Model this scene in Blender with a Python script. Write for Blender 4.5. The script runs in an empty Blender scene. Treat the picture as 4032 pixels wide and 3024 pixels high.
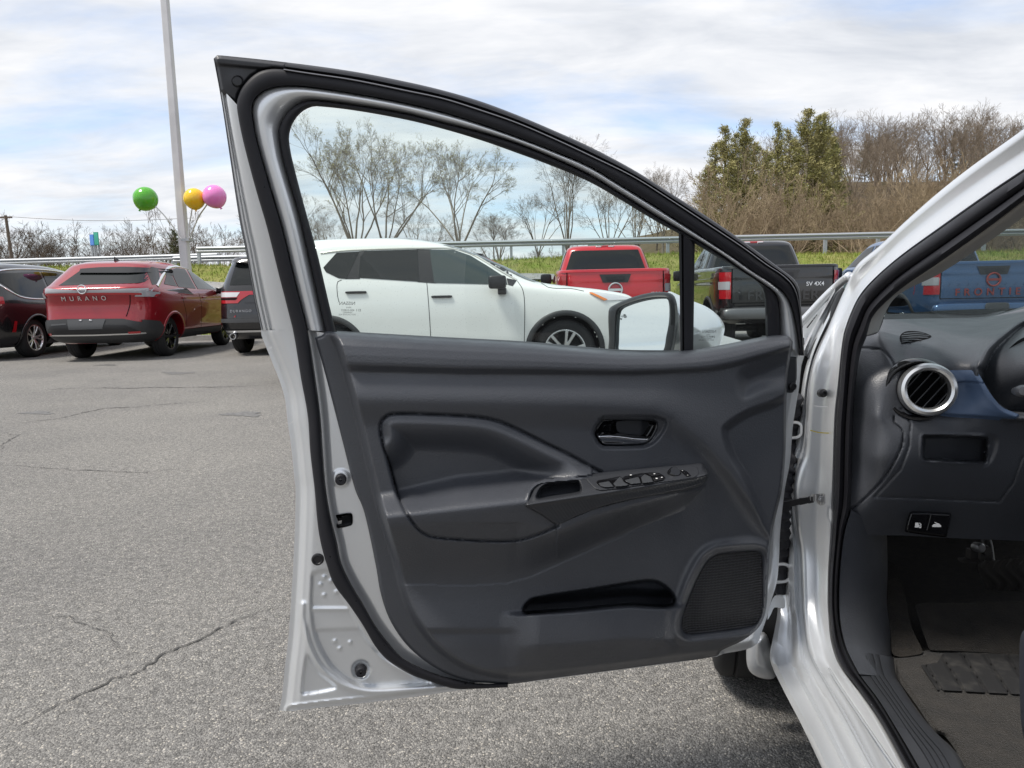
import bpy, math, random
import numpy as np
from mathutils import Matrix, Vector

# ------------------------------------------------------------------ camera, sky, sun, exposure
SC = bpy.context.scene
COL = SC.collection
CAM_H, PITCH, ROLL = 1.02, math.radians(7.3), math.radians(1.2)
_f = np.array([0, math.cos(PITCH), -math.sin(PITCH)])
_u0 = np.array([0, math.sin(PITCH), math.cos(PITCH)])
_r0 = np.array([1.0, 0, 0])
_r = math.cos(ROLL) * _r0 - math.sin(ROLL) * _u0
_u = math.sin(ROLL) * _r0 + math.cos(ROLL) * _u0
CAM = np.array([0.0, 0.0, CAM_H])
FPX = 2800.0                       # focal length for a 4032 px wide frame
cd = bpy.data.cameras.new('camera')
cd.sensor_width = 36.0
cd.lens = FPX / 4032 * 36
cd.clip_start = 0.05
cd.clip_end = 5000
cam = bpy.data.objects.new('camera', cd)
COL.objects.link(cam)
cam.matrix_world = Matrix(((_r[0], _u[0], -_f[0], CAM[0]), (_r[1], _u[1], -_f[1], CAM[1]),
                           (_r[2], _u[2], -_f[2], CAM[2]), (0, 0, 0, 1)))
SC.camera = cam

SUN_EL, SUN_AZ = math.radians(62), math.radians(248)     # azimuth clockwise from +Y: behind the camera, to the left
sd_ = np.array([math.sin(SUN_AZ) * math.cos(SUN_EL), math.cos(SUN_AZ) * math.cos(SUN_EL), math.sin(SUN_EL)])
sl = bpy.data.lights.new('sun', 'SUN')
sl.energy = 2.6
sl.angle = math.radians(13)
sl.color = (1.0, 0.95, 0.88)
so = bpy.data.objects.new('sun', sl)
so.rotation_euler = Vector((-sd_[0], -sd_[1], -sd_[2])).to_track_quat('-Z', 'Y').to_euler()
so.location = (0, 0, 30)
COL.objects.link(so)

world = bpy.data.worlds.new('World')
SC.world = world
world.use_nodes = True
wt = world.node_tree
wt.nodes.clear()
def wn(t, **k):
    n = wt.nodes.new(t)
    for a, b in k.items():
        setattr(n, a, b)
    return n
wl = wt.links.new
w_out = wn('ShaderNodeOutputWorld')
w_bg = wn('ShaderNodeBackground')
w_bg.inputs['Strength'].default_value = 0.1
w_sky = wn('ShaderNodeTexSky', sky_type='NISHITA', sun_disc=False)
w_sky.sun_elevation = SUN_EL
w_sky.sun_rotation = SUN_AZ
w_sky.air_density = 1.0
w_sky.dust_density = 0.6
w_tc = wn('ShaderNodeTexCoord')
w_sep = wn('ShaderNodeSeparateXYZ')
wl(w_tc.outputs['Generated'], w_sep.inputs[0])
def wmath(op, a, b):
    n = wn('ShaderNodeMath', operation=op)
    for i, v in enumerate((a, b)):
        if isinstance(v, (int, float)):
            n.inputs[i].default_value = v
        else:
            wl(v, n.inputs[i])
    return n.outputs[0]
wz = wmath('ADD', wmath('MAXIMUM', w_sep.outputs['Z'], 0.0), 0.16)
w_cmb = wn('ShaderNodeCombineXYZ')
wl(wmath('DIVIDE', w_sep.outputs['X'], wz), w_cmb.inputs[0])
wl(wmath('DIVIDE', w_sep.outputs['Y'], wz), w_cmb.inputs[1])
w_map = wn('ShaderNodeMapping')
w_map.inputs['Location'].default_value = (3.1, 7.7, 0)
w_map.inputs['Rotation'].default_value = (0, 0, 0.35)
w_map.inputs['Scale'].default_value = (0.75, 1.5, 1)
wl(w_cmb.outputs[0], w_map.inputs[0])
def wnoise(scale, detail, rough, dist=0.0):
    n = wn('ShaderNodeTexNoise')
    n.inputs['Scale'].default_value = scale
    n.inputs['Detail'].default_value = detail
    n.inputs['Roughness'].default_value = rough
    n.inputs['Distortion'].default_value = dist
    wl(w_map.outputs[0], n.inputs['Vector'])
    return n.outputs['Fac']
def wramp(fac, stops):
    n = wn('ShaderNodeValToRGB')
    e = n.color_ramp.elements
    while len(e) < len(stops):
        e.new(0.5)
    for s, el in zip(stops, e):
        el.position = s[0]
        el.color = (*s[1], 1)
    wl(fac, n.inputs[0])
    return n.outputs[0]
c_mask = wramp(wnoise(1.15, 7.0, 0.58, 0.25), [(0.30, (0.30,) * 3), (0.42, (0.72,) * 3), (0.54, (1.0,) * 3)])
c_tone = wramp(wnoise(2.3, 5.0, 0.6, 0.3), [(0.28, (4.6, 4.85, 5.3)), (0.50, (5.9, 6.05, 6.35)), (0.70, (7.0, 7.0, 7.1))])
w_mix = wn('ShaderNodeMix', data_type='RGBA')
wl(c_mask, w_mix.inputs['Factor'])
w_skm = wn('ShaderNodeMix', data_type='RGBA', blend_type='MULTIPLY')
w_skm.inputs['Factor'].default_value = 1.0
w_skm.inputs[7].default_value = (1.35, 1.4, 1.5, 1)
wl(w_sky.outputs[0], w_skm.inputs[6])
wl(w_skm.outputs[2], w_mix.inputs[6])
wl(c_tone, w_mix.inputs[7])
wl(w_mix.outputs[2], w_bg.inputs['Color'])
wl(w_bg.outputs[0], w_out.inputs['Surface'])

SC.view_settings.view_transform = 'Standard'
SC.view_settings.look = 'None'
SC.view_settings.exposure = 0.58
SC.view_settings.gamma = 1.0
SC.render.engine = 'CYCLES'
SC.cycles.max_bounces = 8
SC.cycles.transparent_max_bounces = 16
SC.cycles.caustics_reflective = False
SC.cycles.caustics_refractive = False
SC.cycles.use_denoising = True

# ------------------------------------------------------------------ helpers
rng = np.random.default_rng(7)

def rays(px, py):
    px = np.asarray(px, float); py = np.asarray(py, float)
    return _f * FPX + np.multiply.outer(px - 2016.0, _r) + np.multiply.outer(1512.0 - py, _u)
def at_y(px, py, Y):
    d = rays(px, py)
    return CAM + d * (np.asarray(Y, float) / d[..., 1])[..., None]
def at_z(px, py, z):
    d = rays(px, py)
    return CAM + d * ((np.asarray(z, float) - CAM_H) / d[..., 2])[..., None]

def cr(pts, per=6, closed=False):
    """Catmull-Rom through the points (any number of columns)."""
    p = np.asarray(pts, float)
    n = len(p)
    out = []
    segs = n if closed else n - 1
    t = np.linspace(0, 1, per, endpoint=False)[:, None]
    for i in range(segs):
        if closed:
            a, b, c, d = p[(i - 1) % n], p[i], p[(i + 1) % n], p[(i + 2) % n]
        else:
            a, b, c, d = p[max(i - 1, 0)], p[i], p[i + 1], p[min(i + 2, n - 1)]
        # limit tangents so that uneven spacing does not overshoot
        l1 = np.linalg.norm((c - b)[:2]) + 1e-9
        m0 = (c - a) / (np.linalg.norm((c - b)[:2]) + np.linalg.norm((b - a)[:2]) + 1e-9) * l1
        m1 = (d - b) / (np.linalg.norm((d - c)[:2]) + np.linalg.norm((c - b)[:2]) + 1e-9) * l1
        out.append((2 * t**3 - 3 * t**2 + 1) * b + (t**3 - 2 * t**2 + t) * m0 + (-2 * t**3 + 3 * t**2) * c + (t**3 - t**2) * m1)
    if not closed:
        out.append(p[-1:])
    return np.concatenate(out)
def resample(p, n):
    p = np.asarray(p, float)
    s = np.concatenate([[0], np.cumsum(np.linalg.norm(np.diff(p[:, :2], axis=0), axis=1))])
    q = np.linspace(0, s[-1], n)
    return np.stack([np.interp(q, s, p[:, k]) for k in range(p.shape[1])], 1)
def sm(a, b, x):
    t = np.clip((np.asarray(x, float) - a) / (b - a), 0, 1)
    return t * t * (3 - 2 * t)
def _seg(px, py, a, b):
    d = b - a
    L = (d**2).sum(1) + 1e-12
    t = np.clip(((px[:, None] - a[:, 0]) * d[:, 0] + (py[:, None] - a[:, 1]) * d[:, 1]) / L, 0, 1)
    qx = a[:, 0] + t * d[:, 0]
    qy = a[:, 1] + t * d[:, 1]
    return (px[:, None] - qx)**2 + (py[:, None] - qy)**2, qx, qy
def dist(px, py, line, closed=False):
    line = np.asarray(line, float)[:, :2]
    a, b = (line, np.roll(line, -1, 0)) if closed else (line[:-1], line[1:])
    out = np.empty(len(px))
    for i in range(0, len(px), 20000):
        out[i:i + 20000] = np.sqrt(_seg(px[i:i + 20000], py[i:i + 20000], a, b)[0].min(1))
    return out
def inside(px, py, poly):
    a = np.asarray(poly, float)[:, :2]
    b = np.roll(a, -1, 0)
    out = np.zeros(len(px), bool)
    for (x0, y0), (x1, y1) in zip(a, b):
        if y0 == y1:
            continue
        c = ((y0 > py) != (y1 > py)) & (px < (x1 - x0) * (py - y0) / (y1 - y0) + x0)
        out ^= c
    return out
def sdf(px, py, poly):
    d = dist(px, py, poly, True)
    return np.where(inside(px, py, poly), d, -d)

def mkmesh(name, V, faces, smooth=True, sharp=None):
    V = np.asarray(V, float).reshape(-1, 3)
    me = bpy.data.meshes.new(name)
    me.vertices.add(len(V))
    me.vertices.foreach_set('co', V.ravel())
    idx, tot = [], []
    for f in faces:
        f = np.asarray(f, int)
        if f.size == 0:
            continue
        idx.append(f.ravel())
        tot.append(np.full(len(f), f.shape[1]))
    idx = np.concatenate(idx); tot = np.concatenate(tot)
    me.loops.add(len(idx))
    me.loops.foreach_set('vertex_index', idx.astype(np.int32))
    me.polygons.add(len(tot))
    me.polygons.foreach_set('loop_start', np.concatenate([[0], np.cumsum(tot)[:-1]]).astype(np.int32))
    me.polygons.foreach_set('use_smooth', np.full(len(tot), smooth))
    me.update(calc_edges=True)
    me.validate()
    if sharp is not None and smooth:
        me.set_sharp_from_angle(angle=math.radians(sharp))
    return me

def add(name, mesh, mat=None, parent=None, local=False, label=None, cat=None, group=None, kind=None):
    o = bpy.data.objects.new(name, mesh)
    COL.objects.link(o)
    if mat is not None and mesh is not None and len(mesh.materials) == 0:
        mesh.materials.append(mat)
    if parent is not None:
        o.parent = parent
        if not local and parent.type == 'EMPTY' and parent.parent is None:
            o.matrix_parent_inverse = parent.matrix_basis.inverted()
    for k, v in (('label', label), ('category', cat), ('group', group), ('kind', kind)):
        if v:
            o[k] = v
    return o
def empty(name, loc, label=None, cat=None, group=None, rz=0.0, parent=None):
    o = bpy.data.objects.new(name, None)
    o.empty_display_size = 0.2
    COL.objects.link(o)
    o.location = loc
    o.rotation_euler = (0, 0, rz)
    if parent is not None:
        o.parent = parent
    for k, v in (('label', label), ('category', cat), ('group', group)):
        if v:
            o[k] = v
    return o
def copy_tree(o, parent=None):
    c = o.copy()
    COL.objects.link(c)
    c.parent = parent
    if parent is not None:
        c.matrix_parent_inverse = o.matrix_parent_inverse
    for ch in list(o.children):
        copy_tree(ch, c)
    return c

class MB:
    """Collects simple solids into one mesh."""
    def __init__(self):
        self.v, self.f = [], {3: [], 4: []}
        self.n = 0
    def raw(self, V, faces):
        V = np.asarray(V, float).reshape(-1, 3)
        for f in faces:
            f = np.asarray(f, int)
            if f.size:
                self.f.setdefault(f.shape[1], []).append(f + self.n)
        self.v.append(V)
        self.n += len(V)
        return self
    def box(self, c, s, R=None):
        c = np.asarray(c, float); s = np.asarray(s, float) / 2
        k = np.array([[x, y, z] for x in (-1, 1) for y in (-1, 1) for z in (-1, 1)]) * s
        if R is not None:
            k = k @ np.asarray(R).T
        q = [[0, 1, 3, 2], [4, 6, 7, 5], [0, 4, 5, 1], [2, 3, 7, 6], [0, 2, 6, 4], [1, 5, 7, 3]]
        return self.raw(k + c, [q])
    def tube(self, pts, rad, sides=8, cap=True):
        p = np.asarray(pts, float)
        rad = np.broadcast_to(np.asarray(rad, float), (len(p),))
        tg = np.gradient(p, axis=0)
        tg /= np.linalg.norm(tg, axis=1)[:, None] + 1e-12
        ref = np.array([0, 0, 1.0]) if abs(tg[0, 2]) < 0.9 else np.array([1.0, 0, 0])
        a = np.cross(tg, ref); a /= np.linalg.norm(a, axis=1)[:, None] + 1e-12
        b = np.cross(tg, a)
        th = np.arange(sides) / sides * 2 * np.pi
        V = p[:, None] + rad[:, None, None] * (np.cos(th)[None, :, None] * a[:, None] + np.sin(th)[None, :, None] * b[:, None])
        i, j = np.meshgrid(np.arange(len(p) - 1), np.arange(sides), indexing='ij')
        j2 = (j + 1) % sides
        q = np.stack([i * sides + j, i * sides + j2, (i + 1) * sides + j2, (i + 1) * sides + j], -1).reshape(-1, 4)
        fs = [q]
        V = V.reshape(-1, 3)
        if cap:
            V = np.vstack([V, p[0], p[-1]])
            m = len(V)
            k = np.arange(sides); k2 = (k + 1) % sides
            e = (len(p) - 1) * sides
            fs.append(np.stack([k2, k, np.full(sides, m - 2)], 1))
            fs.append(np.stack([e + k, e + k2, np.full(sides, m - 1)], 1))
        return self.raw(V, fs)
    def lathe(self, prof, c=(0, 0, 0), axis=(0, 1, 0), sides=32):
        """prof: (radius, along-axis) pairs."""
        ax = np.asarray(axis, float); ax /= np.linalg.norm(ax)
        ref = np.array([0, 0, 1.0]) if abs(ax[2]) < 0.9 else np.array([1.0, 0, 0])
        a = np.cross(ax, ref); a /= np.linalg.norm(a); b = np.cross(ax, a)
        th = np.arange(sides) / sides * 2 * np.pi
        V = []
        for r, h in prof:
            V.append(np.asarray(c) + h * ax + r * (np.cos(th)[:, None] * a + np.sin(th)[:, None] * b))
        m = len(prof)
        i, j = np.meshgrid(np.arange(m - 1), np.arange(sides), indexing='ij')
        j2 = (j + 1) % sides
        q = np.stack([i * sides + j, i * sides + j2, (i + 1) * sides + j2, (i + 1) * sides + j], -1).reshape(-1, 4)
        return self.raw(np.concatenate(V), [q])
    def mesh(self, name, smooth=True, sharp=35):
        return mkmesh(name, np.concatenate(self.v), [np.concatenate(f) for f in self.f.values() if f], smooth, sharp)

def grid_faces(m, n, close=False):
    i, j = np.meshgrid(np.arange(m - 1), np.arange(n if close else n - 1), indexing='ij')
    j2 = (j + 1) % n
    return np.stack([i * n + j, i * n + j2, (i + 1) * n + j2, (i + 1) * n + j], -1).reshape(-1, 4)

def strip(A, B, prof, fmap, n=120, per=6, smooth=True, sharp=None, curve=True):
    """Band between curves A and B. prof: (t across, offset). A, B carry (px, py[, depth]); fmap(x, y, d) -> xyz, d = depth + offset."""
    A = resample(cr(A, per) if curve else A, n)
    B = resample(cr(B, per) if curve else B, n)
    V = []
    for t, o in prof:
        q = A + (B - A) * t
        dep = q[:, 2] if q.shape[1] > 2 else np.zeros(n)
        V.append(fmap(q[:, 0], q[:, 1], dep + o))
    return np.concatenate(V), [grid_faces(len(prof), n)]

def relief(poly, fmap, step, holes=()):
    """Fine sheet filling a polygon of the (x, y) domain, edges snapped to the outline; fmap(x, y) -> xyz."""
    poly = np.asarray(poly, float)[:, :2]
    x0, y0 = poly.min(0) - step
    x1, y1 = poly.max(0) + step
    nx, ny = int((x1 - x0) / step) + 2, int((y1 - y0) / step) + 2
    gx = x0 + np.arange(nx) * step
    gy = y0 + np.arange(ny) * step
    X, Y = np.meshgrid(gx, gy, indexing='ij')
    cx, cy = np.meshgrid(gx[:-1] + step / 2, gy[:-1] + step / 2, indexing='ij')
    k = inside(cx.ravel(), cy.ravel(), poly)
    for h in holes:
        k &= ~inside(cx.ravel(), cy.ravel(), h)
    k = k.reshape(nx - 1, ny - 1)
    cnt = np.zeros((nx, ny), int)
    for a in (0, 1):
        for b in (0, 1):
            cnt[a:a + nx - 1, b:b + ny - 1] += k
    edge = (cnt > 0) & (cnt < 4)
    ex, ey = X[edge], Y[edge]
    best = np.full(len(ex), 1e18)
    qx, qy = ex.copy(), ey.copy()
    for L in (poly, *[np.asarray(h, float)[:, :2] for h in holes]):
        d, sx, sy = _seg(ex, ey, L, np.roll(L, -1, 0))
        j = d.argmin(1)
        r = np.arange(len(ex))
        m = d[r, j] < best
        best[m] = d[r, j][m]
        qx[m] = sx[r, j][m]
        qy[m] = sy[r, j][m]
        v1 = L - np.roll(L, 1, 0); v2 = np.roll(L, -1, 0) - L
        ang = np.abs((np.arctan2(v2[:, 1], v2[:, 0]) - np.arctan2(v1[:, 1], v1[:, 0]) + np.pi) % (2 * np.pi) - np.pi)
        for c in L[ang > 0.5]:
            q = ((ex - c[0])**2 + (ey - c[1])**2)
            i = q.argmin()
            if q[i] < (1.6 * step)**2:
                qx[i], qy[i] = c
                best[i] = -1
    X[edge], Y[edge] = qx, qy
    used = cnt > 0
    idx = np.full((nx, ny), -1)
    idx[used] = np.arange(used.sum())
    ci, cj = np.nonzero(k)
    q = np.stack([idx[ci, cj], idx[ci + 1, cj], idx[ci + 1, cj + 1], idx[ci, cj + 1]], 1)
    return fmap(X[used], Y[used]), [q[:, ::-1]]

def text_mesh(name, s, size=1.0, extrude=0.0, mirror=False, bold=0.0, spacing=1.0):
    cu = bpy.data.curves.new(name, 'FONT')
    cu.body = s
    cu.size = size
    cu.extrude = extrude
    cu.offset = bold
    cu.space_character = spacing
    cu.align_x = 'CENTER'
    cu.align_y = 'CENTER'
    o = bpy.data.objects.new(name, cu)
    COL.objects.link(o)
    dg = bpy.context.evaluated_depsgraph_get()
    me = bpy.data.meshes.new_from_object(o.evaluated_get(dg))
    bpy.data.objects.remove(o)
    bpy.data.curves.remove(cu)
    me.name = name
    if mirror:
        for v in me.vertices:
            v.co.x = -v.co.x
    return me
def move_mesh(me, fn):
    V = np.empty(len(me.vertices) * 3)
    me.vertices.foreach_get('co', V)
    V = fn(V.reshape(-1, 3))
    me.vertices.foreach_set('co', np.asarray(V, float).ravel())
    me.update()
    return me

# ------------------------------------------------------------------ materials
def M(name, col, rough=0.5, metal=0.0, coat=0.0, spec=0.5, bump=None, var=None, coat_rough=0.03, sheen=0.0, emit=None, rvar=None):
    """bump=(kind, scale, strength, distance); var=(colour2, scale, lo, hi[, detail])."""
    m = bpy.data.materials.new(name)
    m.use_nodes = True
    t = m.node_tree
    b = t.nodes['Principled BSDF']
    b.inputs['Base Color'].default_value = (*col, 1)
    b.inputs['Roughness'].default_value = rough
    b.inputs['Metallic'].default_value = metal
    b.inputs['Specular IOR Level'].default_value = spec
    b.inputs['Coat Weight'].default_value = coat
    b.inputs['Coat Roughness'].default_value = coat_rough
    b.inputs['Sheen Weight'].default_value = sheen
    if emit:
        b.inputs['Emission Color'].default_value = (*emit[0], 1)
        b.inputs['Emission Strength'].default_value = emit[1]
    tc = t.nodes.new('ShaderNodeTexCoord')
    def noise(scale, detail=3.0, rough_=0.55):
        n = t.nodes.new('ShaderNodeTexNoise')
        n.inputs['Scale'].default_value = scale
        n.inputs['Detail'].default_value = detail
        n.inputs['Roughness'].default_value = rough_
        t.links.new(tc.outputs['Object'], n.inputs['Vector'])
        return n.outputs['Fac']
    if var:
        n = noise(var[1], var[4] if len(var) > 4 else 4.0)
        r = t.nodes.new('ShaderNodeValToRGB')
        r.color_ramp.elements[0].position = var[2]
        r.color_ramp.elements[1].position = var[3]
        r.color_ramp.elements[0].color = (*col, 1)
        r.color_ramp.elements[1].color = (*var[0], 1)
        t.links.new(n, r.inputs[0])
        t.links.new(r.outputs[0], b.inputs['Base Color'])
    if rvar:
        n = noise(rvar[0])
        mr = t.nodes.new('ShaderNodeMapRange')
        mr.inputs['From Min'].default_value = 0.35
        mr.inputs['From Max'].default_value = 0.65
        mr.inputs['To Min'].default_value = rvar[1]
        mr.inputs['To Max'].default_value = rvar[2]
        t.links.new(n, mr.inputs[0])
        t.links.new(mr.outputs[0], b.inputs['Roughness'])
    if bump:
        kind, scale, st, dd = bump
        if kind == 'noise':
            h = noise(scale, 2.0)
        else:
            v = t.nodes.new('ShaderNodeTexVoronoi')
            v.inputs['Scale'].default_value = scale
            t.links.new(tc.outputs['Object'], v.inputs['Vector'])
            h = v.outputs['Distance']
        bp = t.nodes.new('ShaderNodeBump')
        bp.inputs['Strength'].default_value = st
        bp.inputs['Distance'].default_value = dd
        t.links.new(h, bp.inputs['Height'])
        t.links.new(bp.outputs[0], b.inputs['Normal'])
    return m
def glass_mat(name, tint, refl=1.0, dust=0.0, rough=0.0, ior=1.5):
    """Thin tinted pane: transparent with a Fresnel reflection and a little dust."""
    m = bpy.data.materials.new(name)
    m.use_nodes = True
    t = m.node_tree
    t.nodes.clear()
    out = t.nodes.new('ShaderNodeOutputMaterial')
    tr = t.nodes.new('ShaderNodeBsdfTransparent')
    tr.inputs[0].default_value = (*tint, 1)
    gl = t.nodes.new('ShaderNodeBsdfGlossy')
    gl.inputs['Roughness'].default_value = rough
    gl.inputs['Color'].default_value = (refl,) * 3 + (1,)
    fr = t.nodes.new('ShaderNodeFresnel')
    fr.inputs['IOR'].default_value = ior
    mx = t.nodes.new('ShaderNodeMixShader')
    t.links.new(fr.outputs[0], mx.inputs[0])
    t.links.new(tr.outputs[0], mx.inputs[1])
    t.links.new(gl.outputs[0], mx.inputs[2])
    last = mx.outputs[0]
    if dust:
        tc = t.nodes.new('ShaderNodeTexCoord')
        df = t.nodes.new('ShaderNodeBsdfDiffuse')
        df.inputs[0].default_value = (0.7, 0.7, 0.68, 1)
        vo = t.nodes.new('ShaderNodeTexVoronoi')
        vo.inputs['Scale'].default_value = 190
        no = t.nodes.new('ShaderNodeTexNoise')
        no.inputs['Scale'].default_value = 9
        no.inputs['Detail'].default_value = 6
        for n in (vo, no):
            t.links.new(tc.outputs['Object'], n.inputs['Vector'])
        mr = t.nodes.new('ShaderNodeMapRange')
        mr.inputs['From Min'].default_value = 0.10
        mr.inputs['From Max'].default_value = 0.16
        mr.inputs['To Min'].default_value = 1.0
        mr.inputs['To Max'].default_value = 0.12
        t.links.new(vo.outputs['Distance'], mr.inputs[0])
        mu = t.nodes.new('ShaderNodeMath'); mu.operation = 'MULTIPLY'
        t.links.new(mr.outputs[0], mu.inputs[0])
        t.links.new(no.outputs['Fac'], mu.inputs[1])
        m2 = t.nodes.new('ShaderNodeMath'); m2.operation = 'MULTIPLY'
        t.links.new(mu.outputs[0], m2.inputs[0])
        m2.inputs[1].default_value = dust
        ms = t.nodes.new('ShaderNodeMixShader')
        t.links.new(m2.outputs[0], ms.inputs[0])
        t.links.new(last, ms.inputs[1])
        t.links.new(df.outputs[0], ms.inputs[2])
        last = ms.outputs[0]
    t.links.new(last, out.inputs['Surface'])
    return m

SILVER = M('silver_paint', (0.76, 0.78, 0.80), rough=0.33, metal=0.62, coat=0.5, coat_rough=0.08, bump=('noise', 1500, 0.05, 0.0004))
PANEL = M('charcoal_grained_plastic', (0.056, 0.060, 0.070), rough=0.5, spec=0.6, bump=('noise', 360, 0.55, 0.0011), rvar=(14, 0.36, 0.47))
PANEL2 = M('charcoal_smooth_plastic', (0.030, 0.032, 0.037), rough=0.45, spec=0.45)
CARBON = M('woven_look_plastic', (0.030, 0.032, 0.037), rough=0.40, spec=0.5)
def weave(m):
    t = m.node_tree
    tc = t.nodes.new('ShaderNodeTexCoord')
    wv = t.nodes.new('ShaderNodeTexWave')
    wv.bands_direction = 'DIAGONAL'
    wv.inputs['Scale'].default_value = 85
    wv.inputs['Distortion'].default_value = 0.4
    t.links.new(tc.outputs['Object'], wv.inputs['Vector'])
    bp = t.nodes.new('ShaderNodeBump')
    bp.inputs['Strength'].default_value = 0.25
    bp.inputs['Distance'].default_value = 0.0007
    t.links.new(wv.outputs['Fac'], bp.inputs['Height'])
    t.links.new(bp.outputs[0], t.nodes['Principled BSDF'].inputs['Normal'])
weave(CARBON)
RUBBER = M('black_rubber', (0.016, 0.016, 0.020), rough=0.55, spec=0.35, rvar=(20, 0.5, 0.62))
BLACKP = M('black_plastic', (0.012, 0.012, 0.014), rough=0.4)
GLOSSB = M('gloss_black', (0.006, 0.006, 0.007), rough=0.06, spec=0.6)
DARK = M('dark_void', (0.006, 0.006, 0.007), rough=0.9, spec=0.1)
CHROME = M('chrome', (0.86, 0.86, 0.87), rough=0.07, metal=1.0)
SATIN = M('satin_silver', (0.72, 0.73, 0.74), rough=0.3, metal=0.9)
STEEL = M('zinc_steel', (0.62, 0.62, 0.62), rough=0.35, metal=0.8)
WHITEPRINT = M('white_print', (0.8, 0.8, 0.8), rough=0.5)
DARKPRINT = M('dark_print', (0.06, 0.065, 0.065), rough=0.6)
MIRROR = M('mirror_silver', (0.93, 0.95, 0.95), rough=0.0, metal=1.0)
GLASS = glass_mat('door_glass', (0.82, 0.91, 0.895), refl=0.9, dust=0.30)
WSHIELD = glass_mat('windshield_glass', (0.60, 0.68, 0.67), refl=0.9, dust=0.55)
BLUEPAD = M('blue_leatherette', (0.080, 0.125, 0.215), rough=0.5, bump=('noise', 500, 0.25, 0.0006))
BEIGE = M('grey_pillar_trim', (0.42, 0.41, 0.39), rough=0.75, bump=('noise', 900, 0.2, 0.0005))
CARPET = M('floor_carpet', (0.020, 0.018, 0.016), rough=1.0, spec=0.1, bump=('noise', 420, 0.9, 0.004), var=((0.034, 0.029, 0.024), 60, 0.35, 0.7), sheen=0.1)
MATC = M('floor_mat_carpet', (0.017, 0.0155, 0.014), rough=1.0, spec=0.1, bump=('noise', 480, 0.9, 0.004), var=((0.030, 0.026, 0.022), 28, 0.35, 0.7), sheen=0.15)
TYRE = M('tyre_rubber', (0.022, 0.022, 0.023), rough=0.75, spec=0.3)

# ------------------------------------------------------------------ the ground: lot, bank, verge
def asphalt_mat():
    m = bpy.data.materials.new('worn_asphalt')
    m.use_nodes = True
    t = m.node_tree
    b = t.nodes['Principled BSDF']
    b.inputs['Roughness'].default_value = 0.85
    b.inputs['Specular IOR Level'].default_value = 0.3
    tc = t.nodes.new('ShaderNodeTexCoord')
    def tex(kind, scale, **k):
        n = t.nodes.new(kind)
        n.inputs['Scale'].default_value = scale
        for a, v in k.items():
            n.inputs[a].default_value = v
        t.links.new(tc.outputs['Object'], n.inputs['Vector'])
        return n
    def ramp(s, stops):
        n = t.nodes.new('ShaderNodeValToRGB')
        e = n.color_ramp.elements
        while len(e) < len(stops):
            e.new(0.5)
        for st, el in zip(stops, e):
            el.position = st[0]
            el.color = (*st[1], 1)
        t.links.new(s, n.inputs[0])
        return n.outputs[0]
    def mix(kind, fac, a, c):
        n = t.nodes.new('ShaderNodeMix'); n.data_type = 'RGBA'; n.blend_type = kind
        if isinstance(fac, float):
            n.inputs['Factor'].default_value = fac
        else:
            t.links.new(fac, n.inputs['Factor'])
        t.links.new(a, n.inputs[6]); t.links.new(c, n.inputs[7])
        return n.outputs[2]
    st = tex('ShaderNodeTexVoronoi', 235.0)
    stone = ramp(st.outputs['Color'], [(0.0, (0.145, 0.141, 0.133)), (0.35, (0.21, 0.204, 0.193)), (0.7, (0.28, 0.271, 0.255)), (0.93, (0.345, 0.333, 0.31)), (1.0, (0.58, 0.54, 0.47))])
    sep = t.nodes.new('ShaderNodeSeparateColor')
    t.links.new(st.outputs['Color'], sep.inputs[0])
    t.links.new(sep.outputs[0], stone.node.inputs[0])
    gap = ramp(st.outputs['Distance'], [(0.0, (1, 1, 1)), (0.55, (0.9, 0.9, 0.9)), (0.85, (0.58, 0.58, 0.58))])
    c = mix('MULTIPLY', 0.85, stone, gap)
    big = ramp(tex('ShaderNodeTexNoise', 0.55, Detail=6.0, Roughness=0.6).outputs['Fac'], [(0.3, (0.82, 0.82, 0.83)), (0.7, (1.14, 1.13, 1.11))])
    c = mix('MULTIPLY', 1.0, c, big)
    fine = ramp(tex('ShaderNodeTexNoise', 35.0, Detail=3.0).outputs['Fac'], [(0.3, (0.75, 0.75, 0.75)), (0.7, (1.25, 1.25, 1.25))])
    c = mix('MULTIPLY', 0.8, c, fine)
    t.links.new(c, b.inputs['Base Color'])
    bp = t.nodes.new('ShaderNodeBump')
    bp.inputs['Strength'].default_value = 0.8
    bp.inputs['Distance'].default_value = 0.006
    inv = t.nodes.new('ShaderNodeMath'); inv.operation = 'SUBTRACT'; inv.inputs[0].default_value = 1.0
    t.links.new(st.outputs['Distance'], inv.inputs[1])
    t.links.new(inv.outputs[0], bp.inputs['Height'])
    t.links.new(bp.outputs[0], b.inputs['Normal'])
    return m
ASPHALT = asphalt_mat()

def terrain_z(x, y):
    x = np.asarray(x, float); y = np.asarray(y, float)
    z = 2.28 * sm(18.2, 26.0, y) * (0.96 + 0.04 * np.sin(x * 0.31)) - 0.35 * sm(33, 46, y)
    z = z - 0.02 * sm(17.6, 18.0, y) + 0.02
    hill = sm(4, 46, x) * sm(52, 105, y) * 12.0 + sm(-6, 16, x) * sm(40, 80, y) * 1.5
    far = sm(120, 420, y) * 10.0 * (0.75 + 0.25 * np.sin(x * 0.012 + 1.3))
    return np.where(y > 17.5, z + hill + far + 0.05 * np.sin(x * 1.7 + y) * np.sin(y * 1.3) * sm(18.5, 20, y) * (1 - sm(24, 26, y)), 0.0)

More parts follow.
